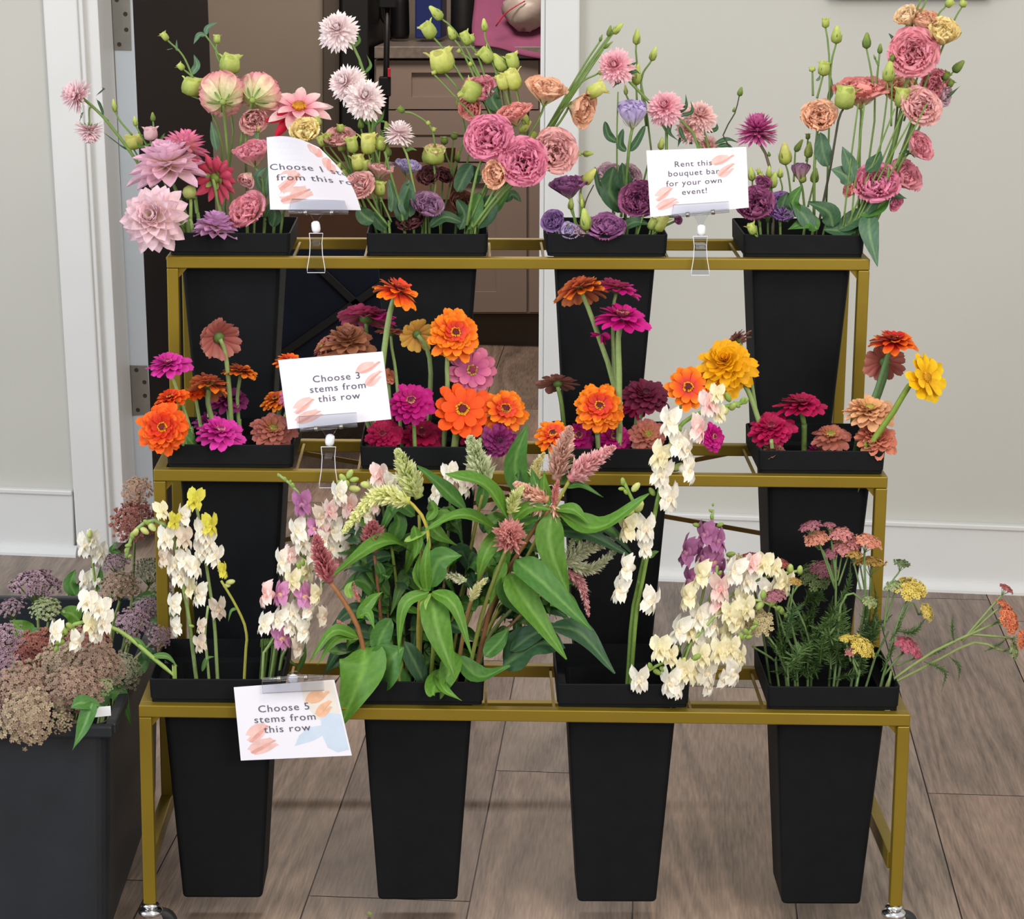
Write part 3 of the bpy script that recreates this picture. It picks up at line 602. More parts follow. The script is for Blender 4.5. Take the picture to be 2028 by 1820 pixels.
def lisi(par, P, ax, D, st, op=.6, depth=.8, name='bloom', full=3):
    """ruffled cup bloom; P is the middle of the cup, op 0 closed .. 1 flat open"""
    R = D/2; mb = MB(); cols = soft(LST[st]); base = P-ax*R*depth*.75
    for i in range(full+1):
        k = i/full; Lp = R*(1.5-.42*k)*(.72+.28*depth)*(1-.2*max(0, op-.35)/.5)
        a0 = 40+26*k+(1-op)*22; a1 = (92-op*95)+k*62
        petals(mb, base, ax, 5, Lp, R*(1.28-.3*k), a0, a1, 'wide', .28-.06*k, .095+.03*k, 6, cols=cols, r0=R*.1, z0=R*.02*i, nu=9, nv=12, jit=.06)
    if op > .45:
        petals(mb, base+ax*R*.2, ax, 5, R*.75, R*.7, 75, 100, 'wide', .3, .1, 4, cols=cols, r0=R*.1, nu=6, nv=6)
    o = mb.build(name, 'petal', par, smooth=True); g = MB()
    g.lathe([(R*.05, -R*.12), (R*.13, -R*.05), (R*.16, R*.08)], base, ax, L_('8fa050'), n=8)
    petals(g, base, ax, 5, R*.75, R*.09, 25, 75, 'point', cols=['6f8c44', '5c7c3c'], r0=R*.13, nu=4, nv=2, jit=.15)
    g.build('calyx', 'green', o, smooth=True); return o
BST = {'g': ('8ea048', 'ccd878'), 'y': ('a8b84c', 'e4e488'), 'd': ('5a7838', '8ca04c'), 'o': ('8a8c38', 'c8b050'), 'p': ('c8a8a8', 'e8c0c8')}
def bud(par, base, tip, w, st='g', name='bud'):
    ax = unit(tip-base); H = np.linalg.norm(tip-base); g = MB(); c0, c1 = [L_(x) for x in BST[st]]
    pr = [(.18, 0), (.42, .1), (.5, .3), (.46, .5), (.34, .68), (.24, .84), (.16, .95), (.03, 1.)]
    if w/H > .62: pr = [(.2, 0), (.44, .12), (.5, .35), (.5, .6), (.46, .8), (.36, .95), (.12, .93)]
    g.lathe([(r*w, z*H) for r, z in pr], base, ax, n=14, cols=[c0+(c1-c0)*min(1, z*1.2) for r, z in pr], lob=5, amp=.14, twist=.42)
    if w/H > .62: petals(g, base+ax*H*.55, ax, 5, H*.5, w*.5, 70, 40, 'point', .4, .06, cols=[c1*.95, c1*1.05], r0=w*.36, nu=4, nv=4)
    o = g.build(name, 'petal', par, smooth=True); s = MB()
    petals(s, base-ax*H*.02, ax, 5, H*.62, w*.13, 50, 86, 'point', cols=['5c7c3c', '6f9048'], r0=w*.15, nu=4, nv=2, jit=.12)
    s.build('sepal', 'green', o, smooth=True); return o
GS = {'g': '6f8c48', 'l': '8ea860', 'd': '4c6838', 'b': '5f5040', 'z': '90a868', 'c': '9c8848'}
def stem(par, pts, r, c='g', n=7, name='stem', seg=12):
    p = spl(pts, seg); return MB().tube(p, np.linspace(r*1.12, r*.85, len(p)), L_(GS.get(c, c)), n).build(name, 'green', par, smooth=True)
LCOL = {'g': ('486c30', '58803c'), 'd': ('2f4f34', '3f6440'), 'b': ('4c7a26', '608c2e'), 's': ('486850', '5c7c60'), 'm': ('3f6c2c', '4f8038'), 'l': ('7ca048', '8cb050')}
def leaf(par, pts, w, nrm, st='g', prof='leaf', fold=.25, wav=.05, name='leaf', lobes=0):
    """blade along a curve; nrm = direction its upper face looks"""
    p = spl(pts, 14); k = len(p); nv = 8; s = np.linspace(-1, 1, nv+1); t = np.linspace(0, 1, k)
    tg = np.gradient(p, axis=0); tg /= np.linalg.norm(tg, axis=1)[:, None]; c0, c1 = [L_(x) for x in LCOL[st]]
    V = np.zeros((k, nv+1, 3)); CL = np.zeros((k, nv+1, 3)); wv = RG.uniform(0, 6.28)
    for i in range(k):
        x = unit(np.cross(tg[i], nrm)); z = np.cross(x, tg[i]); ww = max(w/2*PROF[prof](t[i]), w*.012)
        for j in range(nv+1):
            V[i, j] = p[i]+x*ww*s[j]+z*(abs(s[j])*fold*ww+wav*w*math.sin(t[i]*11+wv+2*s[j])*abs(s[j]))
            vein = math.exp(-(s[j]/.09)**2); side = .5+.5*math.sin((t[i]*9-abs(s[j])*1.6)*2*math.pi)
            CL[i, j] = (c0+(c1-c0)*side*.6)*(1-.0*vein)+np.array([.07, .10, .03])*vein
    q = np.array([[i*(nv+1)+j, i*(nv+1)+j+1, (i+1)*(nv+1)+j+1, (i+1)*(nv+1)+j] for i in range(k-1) for j in range(nv)])
    mb = MB(); mb.addq(V, q, CL); return mb.build(name, 'green', par, smooth=True)
SNP = {'w': ('fbf8ee', 'f6f0dc', 'f0d8a8'), 'p': ('d898c4', 'cc80b0', 'e8c868'), 'c': ('f6f0d0', 'eee4b8', 'e8d494'), 'k': ('f4e4dc', 'f0b8b4', 'e88c88'), 'y': ('e4dc58', 'd8d048', 'c8b838'), 'm': ('b878a8', 'a4608c', 'c890a0'), 'f': ('e4d8c4', 'dccab8', 'd8b090')}
def floret(par, P, out, up, sz, st, name='floret'):
    """snapdragon flower: tube, pouch, two lobes above and three below; P at the stem, out = way it faces"""
    c0, c1, c2 = [L_(x) for x in SNP[st]]; o_ = unit(out); u = unit(up-o_*(up@o_)); x = np.cross(o_, u); mb = MB()
    a = P; m = P+o_*sz*.42
    mb.tube([a, a+o_*sz*.14+u*sz*.01, m, m+o_*sz*.05], [sz*.1, sz*.19, sz*.24, sz*.2], c1, 10, c2=c0)
    def lobe(d, nrm, L, W, curl, col):
        B = np.array([d, np.cross(nrm, d), nrm]); t = np.linspace(0, 1, 5); s = np.linspace(-1, 1, 5); V = np.zeros((5, 5, 3)); CC = np.zeros((5, 5, 3))
        for i in range(5):
            ph = curl*t[i]; pos = m+B[0]*L*(math.sin(ph)/curl if curl else t[i])+B[2]*L*((1-math.cos(ph))/curl)
            ww = W/2*[.55, .85, 1, .92, .45][i]
            for j in range(5):
                V[i, j] = pos+B[1]*ww*s[j]-B[2]*.4*ww*s[j]**2+B[2]*sz*.085*math.sin(4*s[j]+1.3*i+L*999)*t[i]; CC[i, j] = c1+(c0-c1)*t[i] if col is None else col
        q = np.array([[i*5+j, i*5+j+1, (i+1)*5+j+1, (i+1)*5+j] for i in range(4) for j in range(4)]); mb.addq(V, q, CC)
    for k in (-1, 1): lobe(unit(u*1.0+x*k*.75+o_*.2), unit(-o_*.6+u*.5), sz*.62, sz*.6, .95, None)
    for k in (-1, 0, 1): lobe(unit(-u*.7+x*k*.95+o_*.5), unit(-o_*.2-u*.6), sz*(.52 if k else .5), sz*.5, 1.15, None)
    ball(mb, m+o_*sz*.07-u*sz*.08, sz*.15, c2*.6+c0*.4, o_, .7, 9)
    o = mb.build(name, 'petal', par, smooth=True)
    return o
def snapbud(par, P, out, sz, st='g', name='bud'):
    o_ = unit(out); c = L_({'g': '9cb85c', 'y': 'd4dc8c', 'l': 'b8cc74'}[st]); g = MB()
    g.lathe([(sz*.12, 0), (sz*.26, sz*.2), (sz*.3, sz*.45), (sz*.24, sz*.75), (sz*.1, sz*.95)], P, o_, c, n=9)
    petals(g, P, o_, 4, sz*.4, sz*.22, 60, 80, 'point', cols=['6f9440', '7ca04c'], r0=sz*.12, nu=3, nv=2)
    return g.build(name, 'petal', par, smooth=True)
def plume(par, pts, r, cols, dens=150, name='plume', sp=.9):
    p = spl(pts, 20); k = len(p); tg = np.gradient(p, axis=0); mb = MB(); L = np.linalg.norm(p[-1]-p[0]); c = soft(cols, .68); r = r*1.3; dens = int(dens*1.25)
    mb.tube(p, np.linspace(r*.3, r*.06, k), c[0], 6)
    for i in range(dens):
        t = (i+.5)/dens; f = t*(k-1); a = int(f); b = min(a+1, k-1); P = p[a]+(p[b]-p[a])*(f-a); d = unit(tg[a]); B = basis(d); an = i*2.39996
        rad = r*(1-t)**.55*(.55+.45*min(1, t*5+.3)); o_ = unit((B[0]*math.cos(an)+B[1]*math.sin(an))*sp+d*RG.uniform(.7, 1.3))
        cc = c[0]+(c[1]-c[0])*RG.uniform(0, 1)
        petals(mb, P+o_*rad*.1, o_, 2, rad*RG.uniform(.75, 1.25), r*.24, 70, 84, 'point', .3, cols=[cc, cc*.75+c[-1]*.25, c[-1]], nu=3, nv=2, r0=r*.02)
    return mb.build(name, 'petal', par, smooth=True)
def umbel(par, P, ax, D, h, cols, n=60, sz=.1, base=None, gc='6f8c50', name='flower_head', dome=.35, spokes=9, star=5, jag=.1):
    """flat or domed head of many tiny florets on fine branching stalks"""
    B = basis(ax); R = D/2; mb = MB(); c = soft(cols, .85); base = P-ax*h if base is None else base
    for i in range(n):
        rr = R*math.sqrt((i+.5)/n); a = i*2.39996+RG.uniform(-.2, .2); z = dome*R*(1-(rr/R)**2)+RG.uniform(-1, 1)*jag*R*.5
        p = P+(B[0]*math.cos(a)+B[1]*math.sin(a))*rr*(1+RG.uniform(-1, 1)*jag)+B[2]*z; cc = c[0]+(c[1]-c[0])*RG.uniform(0, 1)
        d = unit(B[2]+.8*(B[0]*math.cos(a)+B[1]*math.sin(a))*rr/R+RG.uniform(-.3, .3, 3)); s_ = R*sz
        petals(mb, p, d, star, s_, s_*.85, 25, 5, 'round', cols=[cc*.85, cc], r0=s_*.15, nu=2, nv=2)
        mb.lathe([(s_*.28, -s_*.9), (s_*.4, -s_*.2), (s_*.3, s_*.22), (.0001, s_*.3)], p, d, c[-1], n=5)
    o = mb.build(name, 'petal', par, smooth=True); g = MB()
    for i in range(spokes):
        a = i*2.39996; rr = R*math.sqrt((i+.5)/spokes)*.9; tip = P+(B[0]*math.cos(a)+B[1]*math.sin(a))*rr+B[2]*(dome*R*(1-(rr/R)**2)-R*.08)
        g.tube(spl([base, base*.6+tip*.4-(B[2]*0), tip], 5), [R*.035, R*.02], L_(gc), 5)
    g.build('stalk', 'green', o, smooth=True); return o
def fern(par, pts, w, c='4f6c38', n=26, name='leaf'):
    w = w*1.25
    p = spl(pts, 14); k = len(p); tg = np.gradient(p, axis=0); mb = MB(); mb.tube(p, [w*.05, w*.02], L_(c), 5)
    for i in range(n):
        t = .12+.86*i/n; f = t*(k-1); a = int(f); P = p[a]+(p[min(a+1, k-1)]-p[a])*(f-a); d = unit(tg[a]); B = basis(d); L = w/2*math.sin(math.pi*t**.7)
        for sg in (-1, 1):
            an = RG.uniform(-.5, .5); o_ = unit((B[0]*math.cos(an)+B[1]*math.sin(an))*sg+d*.6+RG.uniform(-.15, .15, 3))
            petals(mb, P, o_, 4, L*RG.uniform(.8, 1.15), L*.15, 55, 72, 'thin', cols=[c, c], nu=2, nv=2)
    return mb.build(name, 'green', par, smooth=True)
# ================================================================ THE FLOWERS, stem by stem
class PL:
    def __init__(s, key, q, name, label, cat, group=None, fx=0, dY=0):
        b = BK[key]; s.b = b; s.Y = b['yf']+q*.199+dY; s.sc = pxs(s.Y); qq = min(.85, max(.15, q))
        s.base = np.array([b['x']+fx*.035, b['y']+(qq-.5)*.08, b['zb']+.012]); s.t = thing(name, s.base, label, cat, group); s.first = True
    def P(s, u, v, d=0): return at(u, v, s.Y+d)
    def pts(s, via): return [s.P(*p) for p in via]
    def entry(s, p):      # where the stem crosses the rim, kept inside the bucket mouth
        b = s.b; return np.array([min(max(p[0], b['x']-.088), b['x']+.088), min(max(p[1], b['y']-.085), b['y']+.085), b['zr']-.012])
    def stem(s, via, end=None, r=2.6, c='g', root=None, n=7):
        P = s.pts(via)+([end] if end is not None else [])
        root = s.first if root is None else root
        if root:
            s.first = False; z = s.b['zr']-.012; P = [p for p in P if p[2] > z+.004] or P[-1:]
            p = P[0]; dz = max(p[2]-z, .0); q = np.array([p[0]+(s.base[0]-p[0])*min(.8, dz/(dz+.3)), p[1]+(s.base[1]-p[1])*min(.8, dz/(dz+.3)), z])
            P = [s.base, s.entry(q)]+P
        P = [P[0]]+[b for a, b in zip(P, P[1:]) if np.linalg.norm(b-a) > .002]
        if len(P) < 2: return
        return stem(s.t, P, r*s.sc, c, n)
    def _b(s, P, ax, back, via, r, c, root):
        if via is None and not s.first and not root: return
        s.stem(via or [], P-ax*back, r, c, root if root is not None else (True if s.first else None))
    def z(s, u, v, D, f, st, via=None, rows=4, r=4.2, c='z', d=0, root=None, droop=0):
        P = s.P(u, v, d); ax = fdir(f); s._b(P, ax, D*s.sc*.1, via, r, c, root); return zinnia(s.t, P, ax, D*s.sc, st, rows, droop=droop)
    def dz(s, u, v, D, f, st, via=None, r=4.2, c='z', d=0, root=None):
        P = s.P(u, v, d); ax = fdir(f); s._b(P, ax, D*s.sc*.14, via, r, c, root); return doublez(s.t, P, ax, D*s.sc, st)
    def da(s, u, v, D, f, st, via=None, r=4, c='g', d=0, root=None, **k):
        P = s.P(u, v, d); ax = fdir(f); s._b(P, ax, D*s.sc*.09, via, r, c, root); return dahlia(s.t, P, ax, D*s.sc, st, **k)
    def sd(s, u, v, D, f, st, via=None, r=3.4, c='g', d=0, root=None):
        P = s.P(u, v, d); ax = fdir(f); s._b(P, ax, D*s.sc*.09, via, r, c, root); return semidahlia(s.t, P, ax, D*s.sc, st)
    def a(s, u, v, D, f, st, via=None, r=3, c='g', d=0, root=None):
        P = s.P(u, v, d); ax = fdir(f); s._b(P, ax, D*s.sc*.14, via, r, c, root); return aster(s.t, P, ax, D*s.sc, st)
    def l(s, u, v, D, f, st, op=.6, dep=.8, via=None, r=2.6, c='g', d=0, root=None, full=3):
        P = s.P(u, v, d); ax = fdir(f); s._b(P, ax, D*s.sc*.5*dep*.8, via, r, c, root); return lisi(s.t, P, ax, D*s.sc, st, op, dep, full=full)
    def bd(s, u0, v0, u1, v1, w, st='g', via=None, r=1.9, c='g', d=0, root=None):
        a = s.P(u0, v0, d); b = s.P(u1, v1, d)
        if via is not None: s.stem(via, a, r, c, root if root is not None else (True if s.first else False))
        return bud(s.t, a, b, w*s.sc, st)
    def lf(s, pts, w, f=(0, .4, 1), st='g', prof='leaf', **k): return leaf(s.t, s.pts(pts), w*s.sc, fdir(f), st, prof, **k)
LG = 'lisianthus stems in the top tier'; ZG = 'zinnia stems in the middle tier'; DG = 'dahlia stems in the left top bucket'; AG = 'aster stems in the top tier'
LN, LC = 'lisianthus_stem', 'flower'; ZN = 'zinnia_stem'; DN = 'dahlia_stem'; AN = 'aster_stem'
# ---- bucket A
p = PL('A', .55, AN, 'pale pink aster stem leaning far left past the door hinge, with one head nodding down', 'flower', AG, -1)
p.a(153, 190, 74, (-.95, .35, .35), 'aster', [(330, 420), (270, 318), (205, 232)], r=3.4, c='g')
p.a(177, 258, 62, (0, -1, -.15), 'aster', [(215, 240), (180, 212)], r=2, root=False)
for q in ([(205, 228), (196, 205), (190, 195)], [(190, 190), (205, 178), (200, 172)], [(262, 300), (240, 290), (205, 262)], [(165, 222), (158, 240)]): p.lf(q, 9, (0, 1, .5), 'd', 'lance')
p.bd(228, 222, 224, 196, 10, 'g', [(262, 268), (238, 240)]); p.bd(269, 250, 266, 230, 10, 'g', [(292, 290), (276, 262)]); p.bd(303, 240, 302, 222, 10, 'd', [(306, 270)])
p = PL('A', .7, LN, 'lisianthus with an open yellow-green bud and slim buds against the black door', LC, LG, -.6)
p.bd(380, 190, 385, 152, 40, 'g', [(436, 410), (440, 290), (412, 210)], r=2.4); p.bd(332, 80, 320, 64, 12, 'g', [(384, 158), (362, 110)]); p.bd(364, 138, 352, 126, 12, 'g', [(382, 152)])
p.lf([(378, 148), (390, 130), (384, 108)], 15, (0, .3, 1), 's'); p.lf([(356, 100), (350, 96), (350, 78)], 6, (0, .3, 1), 's'); p.lf([(342, 96), (336, 98), (328, 98)], 5, (0, 1, .5), 's')
p.bd(265, 296, 262, 266, 34, 'y', [(330, 400), (285, 330)], root=True)
p = PL('A', .75, LN, 'lisianthus with a fat lime bud above the two back-facing pink blooms', LC, LG, 0)
p.bd(455, 146, 458, 106, 38, 'g', [(446, 400), (462, 260), (450, 180)], r=2.4); p.bd(430, 86, 430, 68, 13, 'g', [(442, 135), (430, 112), (428, 96)], root=False)
p.stem([(446, 132), (425, 95), (407, 70)], None, 2, 'g', False); p.lf([(407, 70), (412, 54), (432, 44)], 11, (0, .5, 1), 's'); p.lf([(407, 70), (394, 70), (383, 88)], 12, (0, .5, 1), 's')
p = PL('A', .5, LN, 'big pink lisianthus seen from behind with green base, the left of two side by side', LC, LG, .2)
p.l(440, 193, 92, (-.15, .45, -.85), 'back', .42, .8, [(458, 405), (452, 320), (445, 240)], r=3); p.lf([(430, 300), (424, 270), (418, 240)], 16, (0, .4, 1), 's')
p = PL('A', .6, LN, 'big pink lisianthus seen from behind with green base, the right of two side by side', LC, LG, .4)
p.l(508, 190, 90, (.2, .45, -.85), 'back', .45, .8, [(490, 400), (486, 300), (490, 240)], r=3); p.l(500, 235, 60, (.3, -.5, .6), 'palepink', .5, .7, [(475, 300), (480, 262)], root=False)
p.bd(511, 262, 511, 244, 10, 'g', [(512, 300)]); p.lf([(500, 300), (508, 280), (506, 258)], 14, (0, .4, 1), 's')
p = PL('A', .5, 'dahlia_stem', 'small closed pale pink dahlia bud beside the open yellow-green bud at far left', 'flower', DG, -.8)
p.bd(298, 278, 297, 250, 26, 'p', [(345, 410), (310, 320)], r=2.4); p.lf([(300, 285), (280, 292), (270, 280)], 14, (0, 1, .6), 'g'); p.lf([(300, 285), (318, 278), (328, 262)], 14, (0, 1, .6), 'g')
p = PL('A', .45, DN, 'hot pink spiky dahlia at the back of the dahlia cluster, facing away upward', 'flower', DG, -.2)
p.da(366, 292, 108, (.1, 1, -.15), 'hot', [(390, 420), (380, 340)], wd=.26)
p = PL('A', .3, DN, 'large mounded orchid-pink dahlia above the pale drooping one', 'flower', DG, -.5)
p.da(332, 332, 160, (-.05, 1, .35), 'blush', [(370, 430), (350, 380)], n=12)
p = PL('A', .05, DN, 'largest cream-centred pale pink dahlia hanging over the left corner of the stand', 'flower', DG, -.8, -.05)
p.da(306, 432, 138, (-.15, .12, 1), 'pale', [(360, 440), (335, 425, .03)], n=13); 
p = PL('A', .35, DN, 'coral red dahlia seen from behind beside the green ball bud', 'flower', DG, .1)
p.da(428, 352, 108, (.5, .3, -.8), 'coral', [(440, 440), (432, 400)], rows=4, n=12, wd=.36, c='l')
p = PL('A', .15, 'dahlia_stem', 'round green unopened dahlia bud on a thick stem, in front of the coral dahlia', 'flower', DG, .0)
p.stem([(378, 440), (378, 400)], p.P(376, 392), 3.6, 'l'); mb = MB(); ball(mb, p.P(375, 381), 14*p.sc, 'b4bc70', fdir((0, 1, .2)), 1, 14); mb.build('bud', 'petal', p.t, smooth=True)
mb = MB(); petals(mb, p.P(376, 394), fdir((0, 1, 0)), 6, 12*p.sc, 7*p.sc, 10, -20, 'point', cols=['4f7838', '6f9048'], r0=4*p.sc, nu=3, nv=2); mb.build('sepal', 'green', p.t)
p.lf([(365, 450), (360, 420), (352, 400)], 14, (0, .2, 1), 'm', 'lance')
p = PL('A', .08, DN, 'lilac-pink dahlia just peeking over the front rim of the left top bucket', 'flower', DG, .1)
p.da(428, 452, 100, (.1, 1, .25), 'lilac', [], n=12)
p = PL('A', .12, LN, 'ruffled dusty pink lisianthus at the rim beside the peeking lilac dahlia', LC, LG, .6)
p.l(492, 420, 86, (-.5, .5, .7), 'rose', .75, .6, []); p.lf([(540, 450), (545, 425), (538, 405)], 26, (0, .2, 1), 'd')
p = PL('A', .3, LN, 'salmon pink cupped lisianthus with one drooping petal left of the choose 1 card', LC, LG, .7)
p.l(500, 306, 74, (-.15, .85, .45), 'rose', .5, .85, [(524, 440), (520, 360)], r=3.2); p.l(492, 352, 42, (-.4, -.8, .5), 'palepink', .35, .7)
for q in ([(522, 400), (530, 350), (542, 310)], [(520, 380), (510, 350), (528, 330)], [(525, 430), (540, 410), (555, 420)]): p.lf(q, 18, (0, .3, 1), 's')
p = PL('A', .65, DN, 'open pink and white dahlia with a yellow centre and two red lower petals', 'flower', DG, .8)
p.sd(592, 216, 124, (.1, .75, .65), 'semi', [(545, 430), (560, 330)], r=3)
for q in ([(575, 225, -.01), (552, 232, -.02), (526, 240, -.02)], [(578, 232, -.01), (562, 248, -.02), (545, 270, -.02)]):
    pts_ = spl(p.pts(q), 7); mb = MB(); V = []; Cc = []
    for i, w_ in enumerate(PROF['oval'](np.linspace(0.02, .98, len(pts_)))):
        d_ = unit(pts_[-1]-pts_[0]); x_ = np.cross(d_, -FW)
        for s_ in (-1, -.5, 0, .5, 1): V.append(pts_[i]+x_*s_*w_*10*p.sc+FW*s_*s_*3*p.sc); Cc.append(L_('c81838'))
    mb.add(V, [(i*5+j, i*5+j+1, i*5+j+6, i*5+j+5) for i in range(len(pts_)-1) for j in range(4)], Cc).build('petal', 'petal', p.t, smooth=True)
p = PL('A', .45, LN, 'butter yellow ruffled lisianthus resting above the choose 1 card', LC, LG, 1)
p.l(607, 265, 64, (-.1, .5, .85), 'yellow', .45, .7, [(560, 430), (590, 320)], d=-.02); p.bd(632, 250, 622, 232, 17, 'g')
# ---- bucket B
p = PL('B', .7, AN, 'tallest white-pink aster, alone near the top of the doorway', 'flower', AG, -.3)
p.a(670, 61, 84, (-.1, .25, 1), 'asterw', [(760, 440), (738, 240), (722, 150), (700, 92)], r=3)
for q in ([(700, 95), (712, 80), (706, 62)], [(722, 145), (734, 130), (726, 108)], [(712, 120), (716, 130), (724, 145)]): p.lf(q, 7, (0, .3, 1), 'g', 'lance')
p = PL('B', .6, AN, 'pair of white asters overlapping on one branching stem below the tallest aster', 'flower', AG, -.2)
p.a(688, 167, 80, (-.5, .3, .9), 'asterw', [(752, 440), (735, 280), (722, 205)]); p.a(722, 196, 86, (.1, .25, 1), 'asterw', [(735, 270), (738, 235)], d=-.03, root=False)
p.bd(715, 255, 713, 235, 12, 'd', [(725, 300)]); p.lf([(740, 250), (755, 235), (762, 215)], 8, (0, .3, 1), 'g', 'lance')
for q in ([(735, 250), (712, 232), (694, 236)], [(735, 255), (750, 240), (770, 244)], [(742, 300), (756, 270), (752, 252)]): p.lf(q, 9, (0, .5, 1), 'g', 'lance')
p = PL('B', .35, AN, 'smaller white-pink aster facing up above the lime buds', 'flower', AG, 0)
p.a(790, 266, 64, (.1, .9, .45), 'asterw', [(836, 450), (815, 350), (805, 305)], r=2.6, c='l'); p.lf([(800, 300), (815, 295), (826, 298)], 8, (0, .5, 1), 'g', 'lance')
p = PL('B', .55, LN, 'peach lisianthus facing up beside the yellow one, with small green buds', LC, LG, -.8)
p.l(672, 276, 60, (-.05, .7, .6), 'palepink', .65, .75, [(735, 440), (700, 350)], r=2.4)
for q in ((650, 285, 648, 262), (673, 262, 675, 246), (640, 290, 632, 268), (677, 300, 675, 280), (662, 345, 675, 322)): p.bd(*q, 15, 'g', [(700, 350), (q[0]+10, q[1]+16)])
p.bd(684, 362, 672, 338, 26, 'g', [(720, 420), (700, 380)])
p = PL('B', .4, LN, 'cluster of yellow-green lisianthus buds at the left of the second top bucket', LC, LG, -.6)
p.bd(700, 302, 694, 270, 22, 'g', [(758, 440), (722, 350)], r=2.6); p.bd(730, 305, 728, 262, 30, 'y', [(740, 350)]); p.bd(752, 298, 758, 270, 20, 'g', [(750, 340)]); p.bd(712, 338, 706, 304, 26, 'y', [(735, 380)]); p.bd(728, 345, 722, 316, 20, 'g', [(740, 380)])
for q in ((770, 310, 766, 286), (740, 290, 736, 276), (768, 262, 764, 240)): p.bd(*q, 13, 'd', [(762, 350)])
p = PL('B', .15, LN, 'open blush lisianthus with a yellow throat just right of the choose 1 card', LC, LG, -.8)
p.l(712, 368, 66, (-.3, .5, .9), 'palepink', .85, .55, [(770, 450), (738, 410)], r=2.6); p.l(752, 340, 52, (.2, .9, .3), 'palepink', .6, .7, [(755, 400)], d=.03); p.bd(752, 388, 752, 358, 22, 'g', [(775, 440)])
p.lf([(740, 440), (722, 428), (708, 412)], 34, (-.2, .3, 1), 'd', 'oval')
p = PL('B', .5, LN, 'lavender lisianthus half hidden among green buds in the second top bucket', LC, LG, -.2)
p.l(808, 332, 52, (.2, .9, .4), 'lav', .55, .8, [(800, 440), (805, 390)]); p.l(772, 335, 34, (-.3, .8, .5), 'faded', .5, .7, [(785, 400)])
p = PL('B', .45, LN, 'pleated lime green lisianthus bloom above the dried maroon ones', LC, LG, .2)
p.l(860, 306, 46, (.1, .8, .5), 'cream', .3, .8, [(850, 440), (862, 370)]); bp_ = p.t.children[-1]
p.bd(858, 326, 860, 290, 42, 'g'); 
p.bd(800, 222, 788, 212, 11, 'd', [(862, 290), (852, 250), (820, 226)]); p.bd(850, 248, 846, 240, 8, 'g'); p.bd(858, 262, 860, 252, 8, 'g')
p = PL('B', .6, LN, 'thin dark-stemmed lisianthus carrying four small tight buds in the middle of the doorway', LC, LG, .5)
p.bd(880, 286, 880, 270, 14, 'd', [(872, 440), (895, 350), (884, 310)]); p.bd(898, 276, 902, 262, 13, 'd', [(892, 340)]); p.bd(912, 215, 904, 198, 11, 'd', [(893, 350), (920, 270)]); p.bd(905, 320, 908, 300, 12, 'd', [(890, 370)]); p.bd(945, 236, 943, 218, 11, 'd', [(905, 420), (930, 300)])
for i, (u, v, D, f, st, q, lb) in enumerate([(850, 352, 50, (-.2, .5, .8), 'dried', .5, 'dark brown wilted lisianthus, upper of the dried blooms behind the oval leaves'), (846, 412, 66, (.2, .6, .7), 'mix', .25, 'mauve and cream wilted lisianthus in the middle of the second top bucket'),
      (815, 440, 60, (-.2, .6, .7), 'dried', .3, 'dark maroon wilted lisianthus at the rim of the second top bucket'), (912, 405, 56, (.3, .4, .7), 'brown', .4, 'rusty brown shrivelled lisianthus at the right of the dried blooms'), (880, 350, 40, (.3, .5, .7), 'dried', .6, 'small brown wilted lisianthus behind the thin dark buds')]):
    p = PL('B', q, LN, lb, LC, LG, (-.2, 0, -.1, .5, .3)[i]); p.l(u, v, D, f, st, .55, .7, []); 
p = PL('B', .25, LN, 'grey-green leafy lisianthus stem with large oval leaves in the second top bucket', LC, LG, -.3)
p.stem([(800, 450), (790, 400), (772, 340), (762, 300)], None, 3, 's' if 0 else 'g')
for q, w_, st in (([(812, 430), (806, 400), (810, 355)], 36, 's'), ([(800, 440), (796, 410), (812, 362)], 30, 'd'), ([(775, 420), (778, 390), (770, 355)], 20, 's'), ([(850, 450), (880, 430), (915, 440)], 24, 'd'), ([(940, 450), (965, 420), (975, 385)], 44, 'd'), ([(925, 455), (940, 420), (950, 380)], 34, 'm'), ([(910, 455), (920, 425), (905, 395)], 26, 'd'), ([(765, 455), (750, 440), (735, 420)], 26, 'd'), ([(905, 380), (922, 345), (935, 325)], 34, 'd'), ([(950, 335), (940, 345), (945, 365)], 30, 'd')): p.lf(q, w_, (-.1, .3, 1), st, 'oval')
def spray(p, base, buds_):
    for (u0, v0, u1, v1, w_, st, via) in buds_: p.bd(u0, v0, u1, v1, w_, st, via, r=2.1)
p = PL('B', .5, LN, 'tall lisianthus spray of pale green buds reaching up over the dark cabinet', LC, LG, .6)
spray(p, None, [(875, 38, 850, 12, 19, 'g', [(935, 450), (985, 290), (940, 130), (900, 60)]), (858, 74, 838, 44, 26, 'g', [(985, 290), (930, 180), (880, 100)]), (900, 78, 888, 52, 16, 'g', [(975, 240), (920, 110)]), (930, 88, 915, 62, 19, 'g', [(985, 240), (950, 120)]), (936, 84, 930, 68, 13, 'g', None),
  (880, 144, 868, 96, 46, 'y', [(975, 270), (910, 180)]), (960, 62, 958, 36, 13, 'g', [(995, 230), (978, 120), (962, 80)]), (974, 122, 950, 96, 25, 'g', [(1005, 240), (990, 160)]), (1000, 140, 976, 106, 24, 'g', [(1015, 230), (1005, 165)]), (1018, 138, 1010, 104, 25, 'g', [(1030, 220), (1022, 165)]), (912, 104, 906, 98, 8, 'g', [(980, 220), (940, 130)]), (935, 130, 928, 124, 9, 'g', [(985, 240)])])
p = PL('B', .35, LN, 'lisianthus with wide lime buds and two salmon pink blooms beside the doorway trim', LC, LG, .65)
